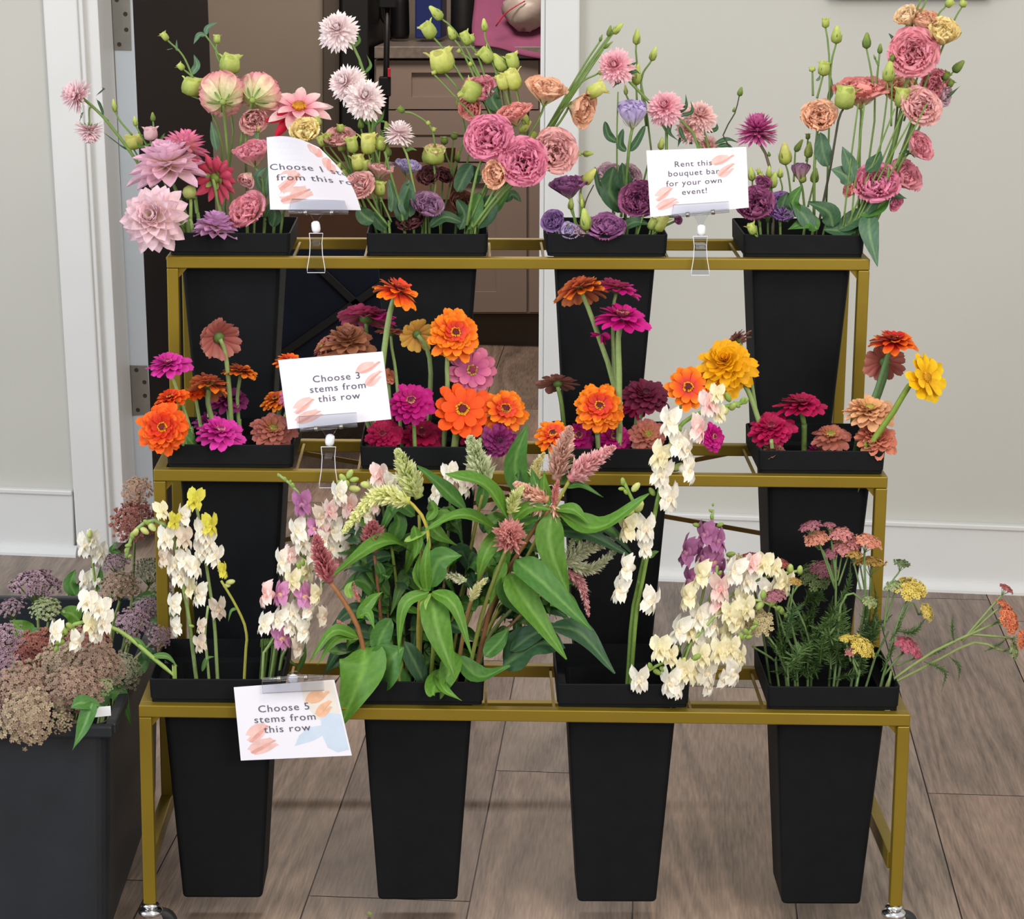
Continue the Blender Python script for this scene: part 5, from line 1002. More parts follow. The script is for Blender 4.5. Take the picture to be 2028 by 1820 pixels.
# ================================================================ bottom tier: snapdragons
SG = 'snapdragon spikes in the bottom tier'
def snap(key, q, lb, main, fl=(), buds=(), fx=0, r=3.4, c='g', lv=(), sz=44, extra=(), dY=0, group=SG):
    p = PL(key, q, 'snapdragon_spike', lb, 'flower', group, fx, dY); p.stem(main, None, r, c)
    P = spl(p.pts(main), 30)
    for e in extra: p.stem(e, None, r*.6, c, False); P = np.vstack([P, spl(p.pts(e), 12)])
    for it in fl:
        u, v, st = it[:3]; s_ = (it[3] if len(it) > 3 else sz)*p.sc; X = p.P(u, v, -.012); A = P[np.argmin(((P-X)**2).sum(1))]
        h = (X-A)-UP*((X-A)@UP)*.6; h = h-FW*.012+RG.uniform(-.006, .006, 3); o_ = unit(h); floret(p.t, X-o_*s_*.42, o_, UP+RG.uniform(-.25, .25, 3), s_, st)
    for it in buds:
        u, v, st, s_ = it; s_ *= p.sc; X = p.P(u, v); A = P[np.argmin(((P-X)**2).sum(1))]; o_ = unit((X-A)+UP*.004-FW*.003+RG.uniform(-.002, .002, 3)); snapbud(p.t, X-o_*s_*.4, o_, s_, st)
    for q_, w_ in lv: p.lf(q_, w_, (0, .5, 1), 'g', 'lance')
    return p
snap('I', .45, 'white snapdragon spike arching left over the mauve fluffy heads, left bottom bucket', [(392, 1335), (370, 1200), (352, 1110), (340, 1055), (305, 1030), (270, 1048), (254, 1085), (250, 1105)],
     [(328, 1066, 'w'), (365, 1066, 'f'), (322, 1105, 'f', 36), (346, 1118, 'w'), (385, 1122, 'w'), (356, 1140, 'w'), (365, 1110, 'w', 40), (320, 1012, 'c', 36), (345, 1198, 'w', 40), (348, 1242, 'w', 36), (345, 1032, 'y', 30)],
     [(285, 1050, 'y', 22), (268, 1055, 'y', 22), (262, 1062, 'g', 18), (255, 1080, 'g', 16), (250, 1092, 'g', 14), (256, 1102, 'g', 12), (300, 1042, 'y', 24), (292, 1035, 'g', 18)], -.3, 4, 'c' if 0 else 'z')
snap('I', .5, 'white snapdragon spike topped by yellow florets, upright in the left bottom bucket', [(432, 1335), (424, 1230), (410, 1130), (398, 1050), (388, 1000)],
     [(386, 990, 'y', 42), (364, 1022, 'w', 40), (402, 1052, 'w'), (416, 1040, 'y', 40), (412, 1072, 'w'), (425, 1102, 'w'), (400, 1090, 'w', 40), (442, 1130, 'y', 30), (395, 1178, 'w'), (375, 1165, 'c', 40), (432, 1206, 'f', 40)], [(455, 1153, 'y', 20), (448, 1160, 'y', 16)], .1, 3.6, 'z')
snap('I', .35, 'small cream snapdragon florets low on a short stem in the left bottom bucket', [(402, 1335), (406, 1260), (412, 1200)], [(396, 1275, 'f', 34), (398, 1240, 'f', 28)], [(380, 1240, 'g', 12)], 0, 3, 'z', [([(400, 1330), (410, 1305), (425, 1300)], 10)])
snap('I', .3, 'bare bent green snapdragon stem with one curled leaf beside the pink blooms', [(492, 1335), (488, 1255), (470, 1205), (438, 1150)], [], [], .5, 3, 'a0a048', [([(470, 1205), (458, 1210), (452, 1232)], 7)])
snap('I', .2, 'white snapdragon spike bending left over the sedum bin', [(345, 1338), (300, 1300), (255, 1262), (215, 1240), (165, 1232), (135, 1245), (112, 1275)],
     [(172, 1192, 'w', 46), (198, 1205, 'w', 46), (205, 1232, 'w', 46), (180, 1235, 'c', 40), (110, 1252, 'w', 42), (152, 1270, 'w', 40), (190, 1255, 'w', 36)], [(128, 1250, 'l', 24), (138, 1240, 'l', 22), (118, 1272, 'g', 22), (112, 1284, 'g', 16), (146, 1248, 'l', 20)], -1, 4.4, '9cb860', [([(290, 1292), (275, 1270), (262, 1262)], 12), ([(300, 1300), (330, 1300), (352, 1320)], 14)])
p = PL('I', .8, 'snapdragon_spike', 'bundle of bare green snapdragon stems fanning right from the left bottom bucket', 'flower', SG, .8)
for a_, b_, c_ in ((470, 520, 575), (490, 530, 590), (505, 545, 600), (480, 525, 560), (520, 550, 610), (535, 560, 600), (510, 540, 615)): p.stem([(a_, 1340), (b_, 1285), (c_, 1230)], None, 2.4, '55702f', True)
p.lf([(590, 1330), (602, 1300), (605, 1270)], 12, (0, .3, 1), 'g', 'lance'); p.lf([(560, 1300), (575, 1310), (590, 1320)], 8, (0, .3, 1), 'g', 'lance')
snap('I', .5, 'pink-tipped snapdragon spike reaching up to the middle bar, left of the celosia', [(500, 1330), (555, 1230), (590, 1120), (605, 1030), (590, 975), (552, 940)],
     [(598, 998, 'm', 46), (635, 1022, 'f', 42), (590, 1052, 'w', 48), (622, 1046, 'p', 36), (598, 1075, 'w', 44), (560, 1112, 'w', 48), (605, 1130, 'c', 46), (632, 1090, 'k', 40), (575, 1100, 'k', 36), (640, 1070, 'w', 40), (620, 1100, 'w', 40)], [(552, 942, 'g', 10), (565, 950, 'g', 12), (580, 962, 'g', 14), (575, 955, 'g', 10), (600, 1105, 'g', 16), (590, 1118, 'g', 18)], .7, 3.2, 'z')
snap('I', .25, 'pink and white snapdragon spike lowest at the right of the left bottom bucket', [(478, 1335), (525, 1290), (560, 1240), (585, 1180), (600, 1140)],
     [(528, 1178, 'k', 48), (557, 1176, 'p', 46), (602, 1180, 'p', 46), (626, 1178, 'c', 38), (524, 1236, 'w', 42), (552, 1226, 'w', 42), (578, 1214, 'w', 42), (602, 1248, 'w', 46), (558, 1262, 'p', 46), (590, 1282, 'f', 40), (580, 1150, 'c', 40), (612, 1208, 'w', 40), (575, 1240, 'w', 38), (640, 1222, 'f', 38)], [(600, 1115, 'g', 16), (592, 1122, 'g', 16)], .8, 3, 'z')
snap('I', .75, 'white and blush snapdragon spike with lime tip behind the yellow celosia plume', [(520, 1325), (600, 1240), (650, 1130), (675, 1040), (685, 950)],
     [(672, 978, 'w', 42), (692, 1003, 'k', 46), (655, 1012, 'k', 40), (662, 1050, 'w', 46), (690, 1082, 'w', 48), (658, 1085, 'w', 46), (700, 1120, 'w', 44), (640, 1052, 'k', 40), (715, 1050, 'w', 42), (730, 1020, 'w', 40), (742, 1000, 'k', 38), (722, 1088, 'w', 40), (668, 1110, 'k', 40), (640, 1130, 'w', 40)], [(680, 948, 'l', 22), (692, 940, 'l', 22), (700, 950, 'l', 20), (686, 960, 'l', 22), (724, 960, 'y', 26), (700, 968, 'y', 26), (676, 955, 'g', 18)], .9, 3.2, 'z')
snap('J', .8, 'blush-white snapdragon spike in shade below the middle bar, left of the lime plume', [(760, 1320), (770, 1150), (760, 1020), (745, 940)],
     [(750, 942, 'k', 44), (775, 960, 'w', 44), (738, 968, 'w', 36), (765, 975, 'c', 42), (790, 985, 'w', 40), (740, 1000, 'w', 36)], [(728, 985, 'y', 20)], -.5, 3, 'z')
snap('J', .85, 'white and red-throated snapdragon spike behind the large bright celosia leaf', [(860, 1320), (880, 1150), (890, 1020), (892, 930)],
     [(892, 940, 'w', 42), (898, 965, 'k', 44), (935, 945, 'k', 44), (862, 978, 'w', 44), (945, 942, 'k', 36), (920, 965, 'w', 40)], [(885, 935, 'l', 14)], 0, 3, 'z')
# ---- bucket K
snap('K', .35, 'tallest cream snapdragon spike rising from the third bottom bucket past the middle bar', [(1226, 1345), (1255, 1200), (1290, 1050), (1315, 930), (1335, 860), (1375, 822), (1425, 808), (1478, 796)],
     [(1405, 800, 'k', 50), (1326, 836, 'w', 52), (1384, 850, 'k', 50), (1346, 880, 'w', 52), (1308, 902, 'c', 50), (1309, 938, 'w', 52), (1364, 930, 'w', 52), (1325, 985, 'w', 52), (1420, 780, 'c', 36), (1424, 820, 'c', 34), (1360, 890, 'w', 40)],
     [(1442, 788, 'g', 22), (1450, 806, 'l', 24), (1460, 802, 'g', 18), (1470, 795, 'g', 18), (1478, 794, 'g', 14), (1436, 812, 'y', 26), (1342, 925, 'l', 26), (1292, 975, 'g', 20), (1345, 850, 'g', 20)], -.1, 4.6, '7ca04c')
snap('K', .3, 'shorter white snapdragon spike crossing the tallest one at its foot', [(1236, 1348), (1262, 1200), (1282, 1100), (1270, 1030), (1250, 985), (1236, 955)],
     [(1242, 1046, 'c', 50), (1278, 1046, 'w', 50), (1240, 1125, 'w', 50), (1228, 1168, 'w', 50), (1288, 1190, 'w', 50), (1278, 1086, 'w', 36)], [(1264, 1004, 'y', 34), (1246, 1014, 'y', 28), (1258, 966, 'y', 24), (1234, 955, 'g', 18), (1232, 968, 'g', 14), (1240, 975, 'g', 14)], 0, 4.2, '7c9c48',
     [([(1262, 1150), (1270, 1160), (1268, 1190)], 8), ([(1285, 1105), (1296, 1095), (1305, 1092)], 12)])
snap('K', .75, 'mauve-pink snapdragon spike standing behind the cream ones', [(1330, 1330), (1380, 1220), (1405, 1110), (1412, 1010)],
     [(1362, 1092, 'm', 56), (1395, 1058, 'm', 48), (1422, 1070, 'm', 50), (1368, 1148, 'm', 50), (1416, 1112, 'p', 44), (1392, 1100, 'm', 40), (1425, 1130, 'm', 40)], [(1408, 1012, 'g', 10), (1410, 1025, 'g', 14), (1425, 1040, 'g', 16), (1380, 1040, 'g', 16), (1446, 1098, 'g', 20), (1392, 1130, 'g', 14), (1412, 1000, 'g', 8)], .6, 3, 'z')
snap('K', .4, 'dense cream snapdragon spike with blush throats in the middle of the right-leaning bunch', [(1320, 1345), (1365, 1280), (1395, 1210), (1415, 1160), (1420, 1120)],
     [(1388, 1138, 'c', 52), (1426, 1165, 'k', 50), (1362, 1182, 'c', 52), (1386, 1222, 'w', 52), (1424, 1196, 'k', 48), (1346, 1248, 'w', 54), (1412, 1238, 'w', 48), (1440, 1252, 'c', 50), (1398, 1276, 'w', 52), (1455, 1216, 'c', 48), (1370, 1250, 'c', 44)], [(1412, 1150, 'g', 14), (1425, 1135, 'g', 12)], .8, 3.4, 'z')
snap('K', .45, 'cream snapdragon spike pointing right over the yarrow', [(1322, 1345), (1380, 1260), (1440, 1185), (1510, 1145), (1585, 1130)],
     [(1456, 1132, 'w', 52), (1482, 1150, 'w', 46), (1512, 1118, 'c', 46), (1552, 1156, 'c', 48), (1520, 1168, 'w', 48), (1535, 1125, 'c', 36), (1470, 1190, 'c', 44), (1490, 1118, 'k', 40)], [(1565, 1128, 'l', 24), (1584, 1130, 'l', 22), (1545, 1140, 'g', 22), (1530, 1138, 'g', 18), (1462, 1176, 'y', 26)], .9, 3.2, 'a0b868')
snap('K', .3, 'green-budded snapdragon tip jutting right below the right-pointing spike', [(1325, 1348), (1390, 1250), (1450, 1195), (1510, 1190), (1556, 1218)],
     [(1462, 1230, 'c', 48), (1478, 1205, 'c', 44), (1445, 1215, 'c', 42)], [(1512, 1180, 'g', 22), (1506, 1198, 'l', 24), (1528, 1196, 'g', 22), (1548, 1210, 'g', 20), (1558, 1218, 'g', 18), (1540, 1205, 'g', 18)], .9, 3, 'a0b868')
snap('K', .2, 'low cream snapdragon spike with a thin green tip, hanging right of the third bottom bucket', [(1330, 1350), (1380, 1318), (1430, 1300), (1470, 1265), (1502, 1234)],
     [(1400, 1332, 'w', 52), (1453, 1332, 'w', 52), (1405, 1358, 'w', 42), (1425, 1290, 'c', 48), (1448, 1285, 'c', 44), (1372, 1335, 'c', 44), (1465, 1300, 'c', 38), (1435, 1345, 'w', 40), (1390, 1300, 'c', 44)], [(1478, 1252, 'g', 18), (1490, 1245, 'g', 16), (1498, 1234, 'g', 14), (1468, 1262, 'g', 20), (1482, 1262, 'g', 16)], .9, 3, 'a0b868')
snap('K', .05, 'cream snapdragon spike drooping over the front rim of the third bottom bucket', [(1340, 1352), (1345, 1318), (1315, 1312), (1285, 1328), (1268, 1340)],
     [(1308, 1286, 'c', 52), (1266, 1346, 'w', 48), (1328, 1352, 'w', 54), (1358, 1330, 'c', 44), (1328, 1300, 'c', 40), (1340, 1365, 'w', 38)], [(1345, 1318, 'y', 26), (1352, 1312, 'y', 22), (1378, 1302, 'g', 22), (1300, 1330, 'g', 20), (1288, 1320, 'g', 18), (1312, 1325, 'g', 18)], .9, 3.4, '8cac54', dY=-.01)
# ================================================================ celosia
CG = 'celosia stems in the bottom tier'
RED = ['8c3840', 'b85058', 'd07478']; YEL = ['c4cc50', 'e0e078', 'f4f4b4']; LIM = ['a0b050', 'ccd878', 'ecf0b0']; PNK = ['c46470', 'e08c90', 'f4b8b4']; SAL = ['c88058', 'e8a48c', 'f4c8b0']; SIL = ['94a068', 'b8c090', 'dcd8b8']; COR = ['b04c40', 'd0706a', 'e89890']
def cel(q, lb, via, plumes, leaves, fx=0, r=4.4, c='8a8c40', dY=0):
    p = PL('J', q, 'celosia_stem', lb, 'flower', CG, fx, dY); p.stem(via, None, r, c)
    for pts_, rr, cols, dn in plumes: plume(p.t, p.pts(pts_), rr*p.sc, cols, dn)
    for it in leaves: p.lf(it[0], it[1], it[3] if len(it) > 3 else (RG.uniform(-.3, .3), .6, 1), it[2], 'lance' if len(it) < 5 else it[4])
    return p
cel(.15, 'celosia with a dusky red plume and a large leaf over the choose 5 card', [(735, 1380), (722, 1300), (708, 1240), (680, 1190), (652, 1150)], [([(652, 1152), (640, 1110), (626, 1060)], 25, RED, 190), ([(712, 1192), (704, 1175), (700, 1150)], 7, COR, 30), ([(690, 1245), (676, 1238), (668, 1228)], 8, COR, 30)],
    [([(722, 1282), (718, 1330, -.03), (673, 1442, -.05)], 98, 'b', (-.2, .2, 1), 'leaf'), ([(712, 1262), (660, 1250, -.02), (612, 1312, -.03)], 26, 'b'), ([(708, 1258), (665, 1265, -.02), (628, 1318, -.02)], 24, 'b'), ([(708, 1225), (735, 1190), (758, 1172)], 26, 'b'), ([(712, 1220), (730, 1215, -.01), (742, 1248, -.02)], 22, 'b'), ([(695, 1185), (690, 1165), (700, 1150)], 18, 'l')], -.8, 5.5, '9c6a44')
cel(.5, 'celosia with a short dark red plume behind the arching left leaf', [(760, 1370), (755, 1230), (742, 1100)], [([(742, 1092), (738, 1065), (738, 1035)], 28, RED, 150)], [([(838, 1115, .02), (760, 1072, -.02), (634, 1160, -.05)], 46, 'b', (0, .9, .6), 'leaf'), ([(745, 1110), (755, 1140), (745, 1160)], 20, 'm')], -.4, 4, '8a5a40')
cel(.35, 'celosia with a long yellow plume drooping left', [(800, 1380), (830, 1200), (850, 1080), (835, 1020), (800, 985)], [([(812, 992), (745, 985), (678, 1056)], 24, YEL, 230)], [([(848, 1045), (880, 1020), (900, 1020)], 30, 'b'), ([(820, 1040), (828, 1080), (818, 1110)], 24, 'b'), ([(845, 1030), (860, 1010), (850, 985)], 20, 'b'), ([(800, 1072), (830, 1060), (850, 1050)], 14, 'l')], -.1, 4, 'c4b450')
cel(.45, 'celosia with an upright pale lime plume in front of the middle bar, left', [(815, 1370), (835, 1180), (830, 1020)], [([(830, 985), (808, 940), (786, 890)], 28, LIM, 170)], [([(925, 1012, .0), (875, 965, -.01), (826, 922, -.02)], 40, 'm', (-.3, .8, .7), 'leaf'), ([(842, 1030), (870, 1060, -.01), (905, 1080)], 30, 'b')], -.2, 4)
cel(.7, 'celosia with a greenish white plume rising to the second middle bucket', [(860, 1370), (930, 1100), (955, 980)], [([(962, 962), (948, 915), (930, 864)], 28, ['94ac68', 'b8c890', 'dce0b4'], 170)], [([(950, 1010), (958, 965), (945, 930)], 26, 'm')], .1, 4)
cel(.3, 'celosia with the broad bright leaf in the centre and a tiny yellow-green tip', [(870, 1380), (930, 1200), (980, 1080), (1010, 1030)], [([(1008, 1016), (1018, 990), (1036, 962)], 17, ['b8c454', 'd8dc80', 'f0f0b0'], 90)],
    [([(1010, 1034), (960, 962, -.02), (882, 938, -.03)], 62, 'b', (.1, .9, .6), 'leaf'), ([(1000, 1060), (920, 1020, -.02), (842, 1050, -.03)], 40, 'b', (0, .9, .6), 'leaf'), ([(990, 1050), (960, 1100, -.02), (945, 1155, -.02)], 34, 'b'), ([(1000, 1060), (1000, 1110), (982, 1160)], 22, 'b'), ([(1015, 1030), (1050, 1005), (1095, 1010)], 32, 'b')], .2, 4.4, '8c6c44')
cel(.35, 'celosia with a salmon brush plume and a fan of big leaves at the right', [(880, 1380), (980, 1180), (1050, 1060), (1090, 1005)], [([(1085, 990), (1060, 980), (1018, 958)], 25, SAL, 110), ([(1075, 1000), (1062, 1005), (1038, 1002)], 18, SAL, 60), ([(1095, 1000), (1100, 1030), (1092, 1060)], 14, SAL, 50), ([(1098, 1000), (1100, 975), (1106, 950)], 12, COR, 60)],
    [([(1102, 1012), (1185, 1045, -.02), (1286, 978, -.04)], 58, 'b', (.1, .9, .7), 'leaf'), ([(1098, 1010), (1135, 1010, -.01), (1168, 1038, -.02)], 32, 'b', (.1, .8, .7), 'leaf'), ([(1092, 1015), (1090, 1085, -.02), (1128, 1182, -.03)], 60, 'b', (.1, .3, 1), 'leaf'), ([(1080, 1015), (1040, 1025), (1005, 1035)], 30, 'm'), ([(1090, 1000), (1078, 965), (1078, 930)], 24, 'b'), ([(1080, 1000), (1062, 960), (1052, 925)], 28, 'm'), ([(1100, 1035), (1170, 1030), (1240, 1070)], 30, 'm'), ([(1100, 1050), (1170, 1060), (1262, 1110)], 36, 'd')], .5, 5, '8c6440')
cel(.6, 'celosia with a bright pink plume pointing up right over the gold bar', [(890, 1375), (1020, 1150), (1095, 1010), (1132, 945)], [([(1128, 950), (1165, 920), (1218, 884)], 26, PNK, 170)], [([(1120, 965), (1150, 960), (1195, 985)], 18, 'm')], .6, 4.4, 'a0a04c')
cel(.7, 'celosia with a faded pink plume in front of the third middle bucket', [(885, 1370), (1010, 1130), (1095, 985)], [([(1102, 950), (1112, 900), (1130, 845)], 28, ['a87060', 'd09884', 'e8bca8'], 150)], [([(1110, 960), (1120, 930), (1135, 905)], 20, 'm')], .6, 4)
cel(.75, 'celosia with a small green and orange plume beside a tall dark leaf', [(875, 1370), (1000, 1150), (1060, 960)], [([(1062, 955), (1062, 925), (1078, 896)], 15, ['c0a050', 'd8cc78', 'e8e8a8'], 80)], [([(1040, 985), (1020, 920), (1045, 840)], 52, 'm', (.2, .2, 1), 'leaf'), ([(1035, 990), (1025, 960), (1030, 930)], 34, 'd')], .5, 4)
cel(.2, 'celosia with a stubby coral plume facing the viewer amid the leaves', [(885, 1380), (960, 1200), (1005, 1080)], [([(1012, 1075, .02), (1010, 1060, -.01), (1008, 1050, -.035)], 34, COR, 150)],
    [([(1020, 1108), (1070, 1150, -.03), (1176, 1252, -.06)], 62, 'm', (.2, .5, 1), 'leaf'), ([(1008, 1135), (1040, 1190, -.03), (1122, 1306, -.06)], 60, 'b', (.2, .4, 1), 'leaf'), ([(1000, 1110), (985, 1150), (968, 1205)], 26, 'b'), ([(995, 1140), (1010, 1190), (1060, 1230)], 40, 'm')], .3, 4.6, '7c8440')
cel(.45, 'celosia with silvery branching plumes pointing right toward the white spikes', [(890, 1375), (1010, 1210), (1110, 1120)], [([(1112, 1120), (1165, 1085), (1222, 1066)], 21, SIL, 170), ([(1130, 1120), (1175, 1125), (1228, 1082)], 17, SIL, 130), ([(1120, 1105), (1135, 1070), (1145, 1058)], 9, SIL, 50), ([(1150, 1095), (1185, 1060), (1210, 1040)], 7, SIL, 40)], [([(1150, 1050), (1200, 1045), (1262, 1108)], 28, 'd')], .8, 3.6, '7c8c50')
cel(.5, 'celosia with a slender pink plume hanging at the right of the leafy mass', [(890, 1375), (1010, 1240), (1100, 1150), (1128, 1130)], [([(1126, 1130), (1152, 1160), (1166, 1222)], 15, PNK, 130)], [], .9, 3, 'b08060')
cel(.1, 'celosia with drooping narrow bright leaves at the front centre', [(860, 1390), (858, 1280), (856, 1175)], [([(924, 1150), (895, 1142), (864, 1138)], 12, SIL, 70), ([(932, 1190), (945, 1165), (966, 1144)], 12, ['b8b868', 'd8d48c', 'ecE8b4'.lower()], 80)],
    [([(858, 1176), (865, 1240, -.03), (902, 1346, -.05)], 60, 'b', (.1, .4, 1), 'leaf'), ([(856, 1172), (900, 1200, -.03), (936, 1304, -.05)], 34, 'b'), ([(850, 1172), (800, 1200, -.02), (788, 1298, -.03)], 28, 'b'), ([(852, 1175), (838, 1205, -.02), (846, 1250, -.02)], 16, 'l'), ([(846, 1172), (842, 1120, -.01), (850, 1062)], 26, 'b'), ([(852, 1170), (828, 1140), (830, 1100)], 28, 'b'), ([(850, 1165), (870, 1110), (915, 1100)], 56, 'm', (0, .4, 1), 'leaf'), ([(862, 1330), (880, 1365, -.04), (915, 1388, -.05)], 22, 'b'), ([(870, 1325), (858, 1370, -.04), (860, 1378, -.05)], 40, 'b')], 0, 4.6, '7f9440')
cel(.15, 'celosia with big dark rounded leaves spreading low to the right', [(890, 1385), (900, 1340), (930, 1310)], [([(1068, 1240), (1080, 1262), (1092, 1282)], 12, YEL, 60)],
    [([(995, 1322), (1060, 1275, -.01), (1120, 1285, -.02)], 96, 'd', (0, .8, .8), 'leaf'), ([(1090, 1240), (1150, 1255, -.02), (1218, 1334, -.04)], 54, 'd', (0, .8, .8), 'leaf'), ([(905, 1300), (950, 1340, -.02), (1010, 1318, -.02)], 52, 'm', (0, .9, .6), 'leaf'), ([(900, 1290), (890, 1330, -.03), (872, 1385, -.04)], 44, 'b', (0, .4, 1), 'leaf'), ([(960, 1300), (990, 1270), (1010, 1240)], 40, 'm'), ([(1010, 1290), (1070, 1250), (1140, 1240)], 44, 'd')], .8, 4.6, 'a08858')
cel(.55, 'celosia with plain green leaves behind the yellow drooping plume', [(770, 1370), (790, 1200), (775, 1080)], [], [([(775, 1085), (740, 1060), (705, 1085)], 34, 'm'), ([(778, 1100), (735, 1110), (700, 1150)], 30, 'd'), ([(775, 1080), (790, 1030), (765, 1000)], 36, 'm'), ([(780, 1090), (820, 1070), (850, 1110)], 34, 'g'), ([(778, 1120), (750, 1150), (735, 1200)], 32, 'm'), ([(782, 1150), (820, 1160), (838, 1220)], 36, 'd'), ([(770, 1200), (715, 1150), (672, 1170)], 40, 'm'), ([(768, 1230), (700, 1210), (650, 1250)], 38, 'd'), ([(765, 1260), (690, 1250), (632, 1290)], 34, 'd'), ([(772, 1180), (720, 1110), (680, 1120)], 36, 'g'), ([(768, 1290), (700, 1290), (650, 1330)], 34, 'd')], -.3, 4, '7f9440')
cel(.12, 'celosia with broad low leaves at the left front of the green mass', [(780, 1390), (790, 1340), (800, 1300)], [], [([(745, 1362), (770, 1310, -.02), (800, 1282, -.02)], 84, 'm', (-.2, .4, 1), 'leaf'), ([(810, 1375), (770, 1340), (735, 1345)], 60, 'm', (-.2, .5, 1), 'leaf'), ([(775, 1225), (755, 1260), (745, 1290)], 44, 'm', (0, .4, 1), 'oval'), ([(800, 1270), (830, 1330), (845, 1370)], 40, 'd')], -.5, 4, '7f9440')
p = PL('J', .6, 'celosia_stem', 'dark mass of deeper celosia leaves and thick stems inside the leafy bucket', 'flower', CG, 0); rr = np.random.default_rng(4)
for k in range(9): p.stem([(745+22*k, 1370), (740+30*k, 1250), (720+42*k, 1120)], None, 3.4, ['7f9440', '8c7048', '6f8438'][k % 3], True)
for k in range(150):
    u = rr.uniform(690, 1090); v = rr.uniform(1010, 1350)
    if (v > 1240 and u > 970) or (v < 1045 and u < 790): continue
    a_ = rr.uniform(-1.2, 1.2)+(u-860)/260; L = rr.uniform(55, 105); p.lf([(u, v, rr.uniform(-.03, .08)), (u+L*.5*math.sin(a_), v-L*.35*math.cos(a_), rr.uniform(-.03, .04)), (u+L*math.sin(a_), v+L*rr.uniform(-.3, .6), rr.uniform(-.04, .06))], rr.uniform(22, 44), (rr.uniform(-.4, .4), .6, .8), 'mgbdm'[k % 5], 'lance')
# ================================================================ yarrow
YG = 'yarrow stems in the bottom tier'
YC = {'y': ['d8b840', 'ecd468', '8c8848'], 'o': ['b88838', 'd0a450', '7c7440'], 'p': ['c86c74', 'e09090', 'c8a070'], 'c': ['d07464', 'e89880', 'd0a860'], 'm': ['a05468', 'b87080', '7c6050'], 'r': ['a84848', 'c06458', '6c4038'], 'g': ['8c9c60', 'b0bc80', '7c9050'], 'd': ['4f6438', '6c7c48', '485c34'], 't': ['c0ac78', 'd8c898', '8c8458'], 'x': ['dc6c40', 'ec8c5c', 'b04838'], 'k': ['b83c60', 'd0607c', '8c9458']}
def yar(key, q, lb, heads, ferns=(), fx=0, r=2.6, c='6f8a54'):
    p = PL(key, q, 'yarrow_stem', lb, 'flower', YG, fx)
    for i, (u, v, D, st, f, via) in enumerate(heads):
        ax = fdir(f); P = p.P(u, v); h = D*p.sc*.62; base = P-ax*h; p.stem(via, base, r if i == 0 else r*.75, c, True if i == 0 else False)
        umbel(p.t, P, ax, D*1.12*p.sc, h, YC[st], n=int(46+D*1.3), sz=.15, base=base, dome=.3, jag=.16, gc='7c9460')
    for pts_, w_ in ferns: fern(p.t, p.pts(pts_), w_*p.sc, n=20)
    return p
yar('L', .55, 'branching pink yarrow, tallest in front of the black middle bucket', [(1666, 1058, 42, 'p', (0, .8, .5), [(1650, 1330), (1655, 1200), (1655, 1110)]), (1617, 1066, 44, 'c', (-.2, .8, .5), [(1655, 1160), (1632, 1095)]), (1605, 1043, 40, 'm', (-.3, .9, .3), [(1655, 1170), (1620, 1070)]), (1643, 1040, 22, 'm', (0, .9, .4), [(1655, 1140), (1645, 1060)]), (1670, 1084, 36, 'p', (0, .6, .8), [(1658, 1150)]), (1692, 1076, 30, 'p', (.3, .6, .7), [(1660, 1160)]), (1645, 1096, 24, 'm', (-.2, .5, .8), [(1655, 1170)])], [([(1650, 1330), (1668, 1260), (1660, 1190)], 34), ([(1655, 1200), (1680, 1160), (1685, 1110)], 26)], -.1)
yar('L', .5, 'coral yarrow head on its own stem beside the gold leg', [(1720, 1072, 46, 'c', (.2, .8, .5), [(1690, 1330), (1712, 1200), (1712, 1110)]), (1692, 1098, 30, 'o', (0, .8, .4), [(1705, 1170)])], [([(1700, 1260), (1715, 1210), (1712, 1160)], 26)], .2)
yar('L', .6, 'ochre yarrow half hidden in front of the gold leg', [(1728, 1114, 50, 'o', (.1, .95, .2), [(1690, 1330), (1722, 1200)]), (1702, 1112, 26, 'o', (-.2, .8, .4), [(1715, 1180)])], [([(1720, 1250), (1735, 1200), (1730, 1150)], 22)], .4)
yar('L', .3, 'open yellow yarrow at the right with a small dark green head above it', [(1803, 1166, 56, 'y', (.1, .75, .65), [(1752, 1330), (1770, 1260), (1786, 1210)]), (1786, 1116, 30, 'd', (.2, .9, .4), [(1750, 1250), (1762, 1165)]), (1836, 1212, 34, 'y', (.7, .3, .6), [(1775, 1250), (1805, 1195)]), (1768, 1160, 30, 'g', (-.3, .8, .5), [(1755, 1230)])], [([(1778, 1250), (1810, 1250), (1835, 1222)], 26), ([(1762, 1270), (1780, 1240), (1800, 1190)], 20)], .6)
yar('L', .35, 'small pale green unopened yarrow before the gold leg', [(1722, 1192, 28, 'g', (.2, .7, .7), [(1655, 1320), (1665, 1200), (1690, 1175)])], [([(1655, 1250), (1672, 1215), (1665, 1170)], 22)], -.1)
yar('L', .15, 'golden yarrow nodding low in the middle of the right bottom bucket', [(1706, 1280, 52, 'y', (.45, .7, .6), [(1700, 1340), (1690, 1310)]), (1675, 1264, 26, 'y', (-.2, .9, .4), [(1685, 1310)]), (1686, 1290, 24, 'p', (-.2, .7, .7), [(1700, 1320)])], [([(1700, 1300), (1735, 1295), (1755, 1310)], 12)], .2)
yar('L', .3, 'crimson-pink yarrow just outside the right wall of its bucket', [(1797, 1278, 44, 'k', (.3, .7, .6), [(1750, 1340), (1772, 1310)]), (1818, 1298, 24, 'k', (.5, .5, .6), [(1775, 1318)])], [([(1745, 1330), (1765, 1290), (1770, 1260)], 22)], .7)
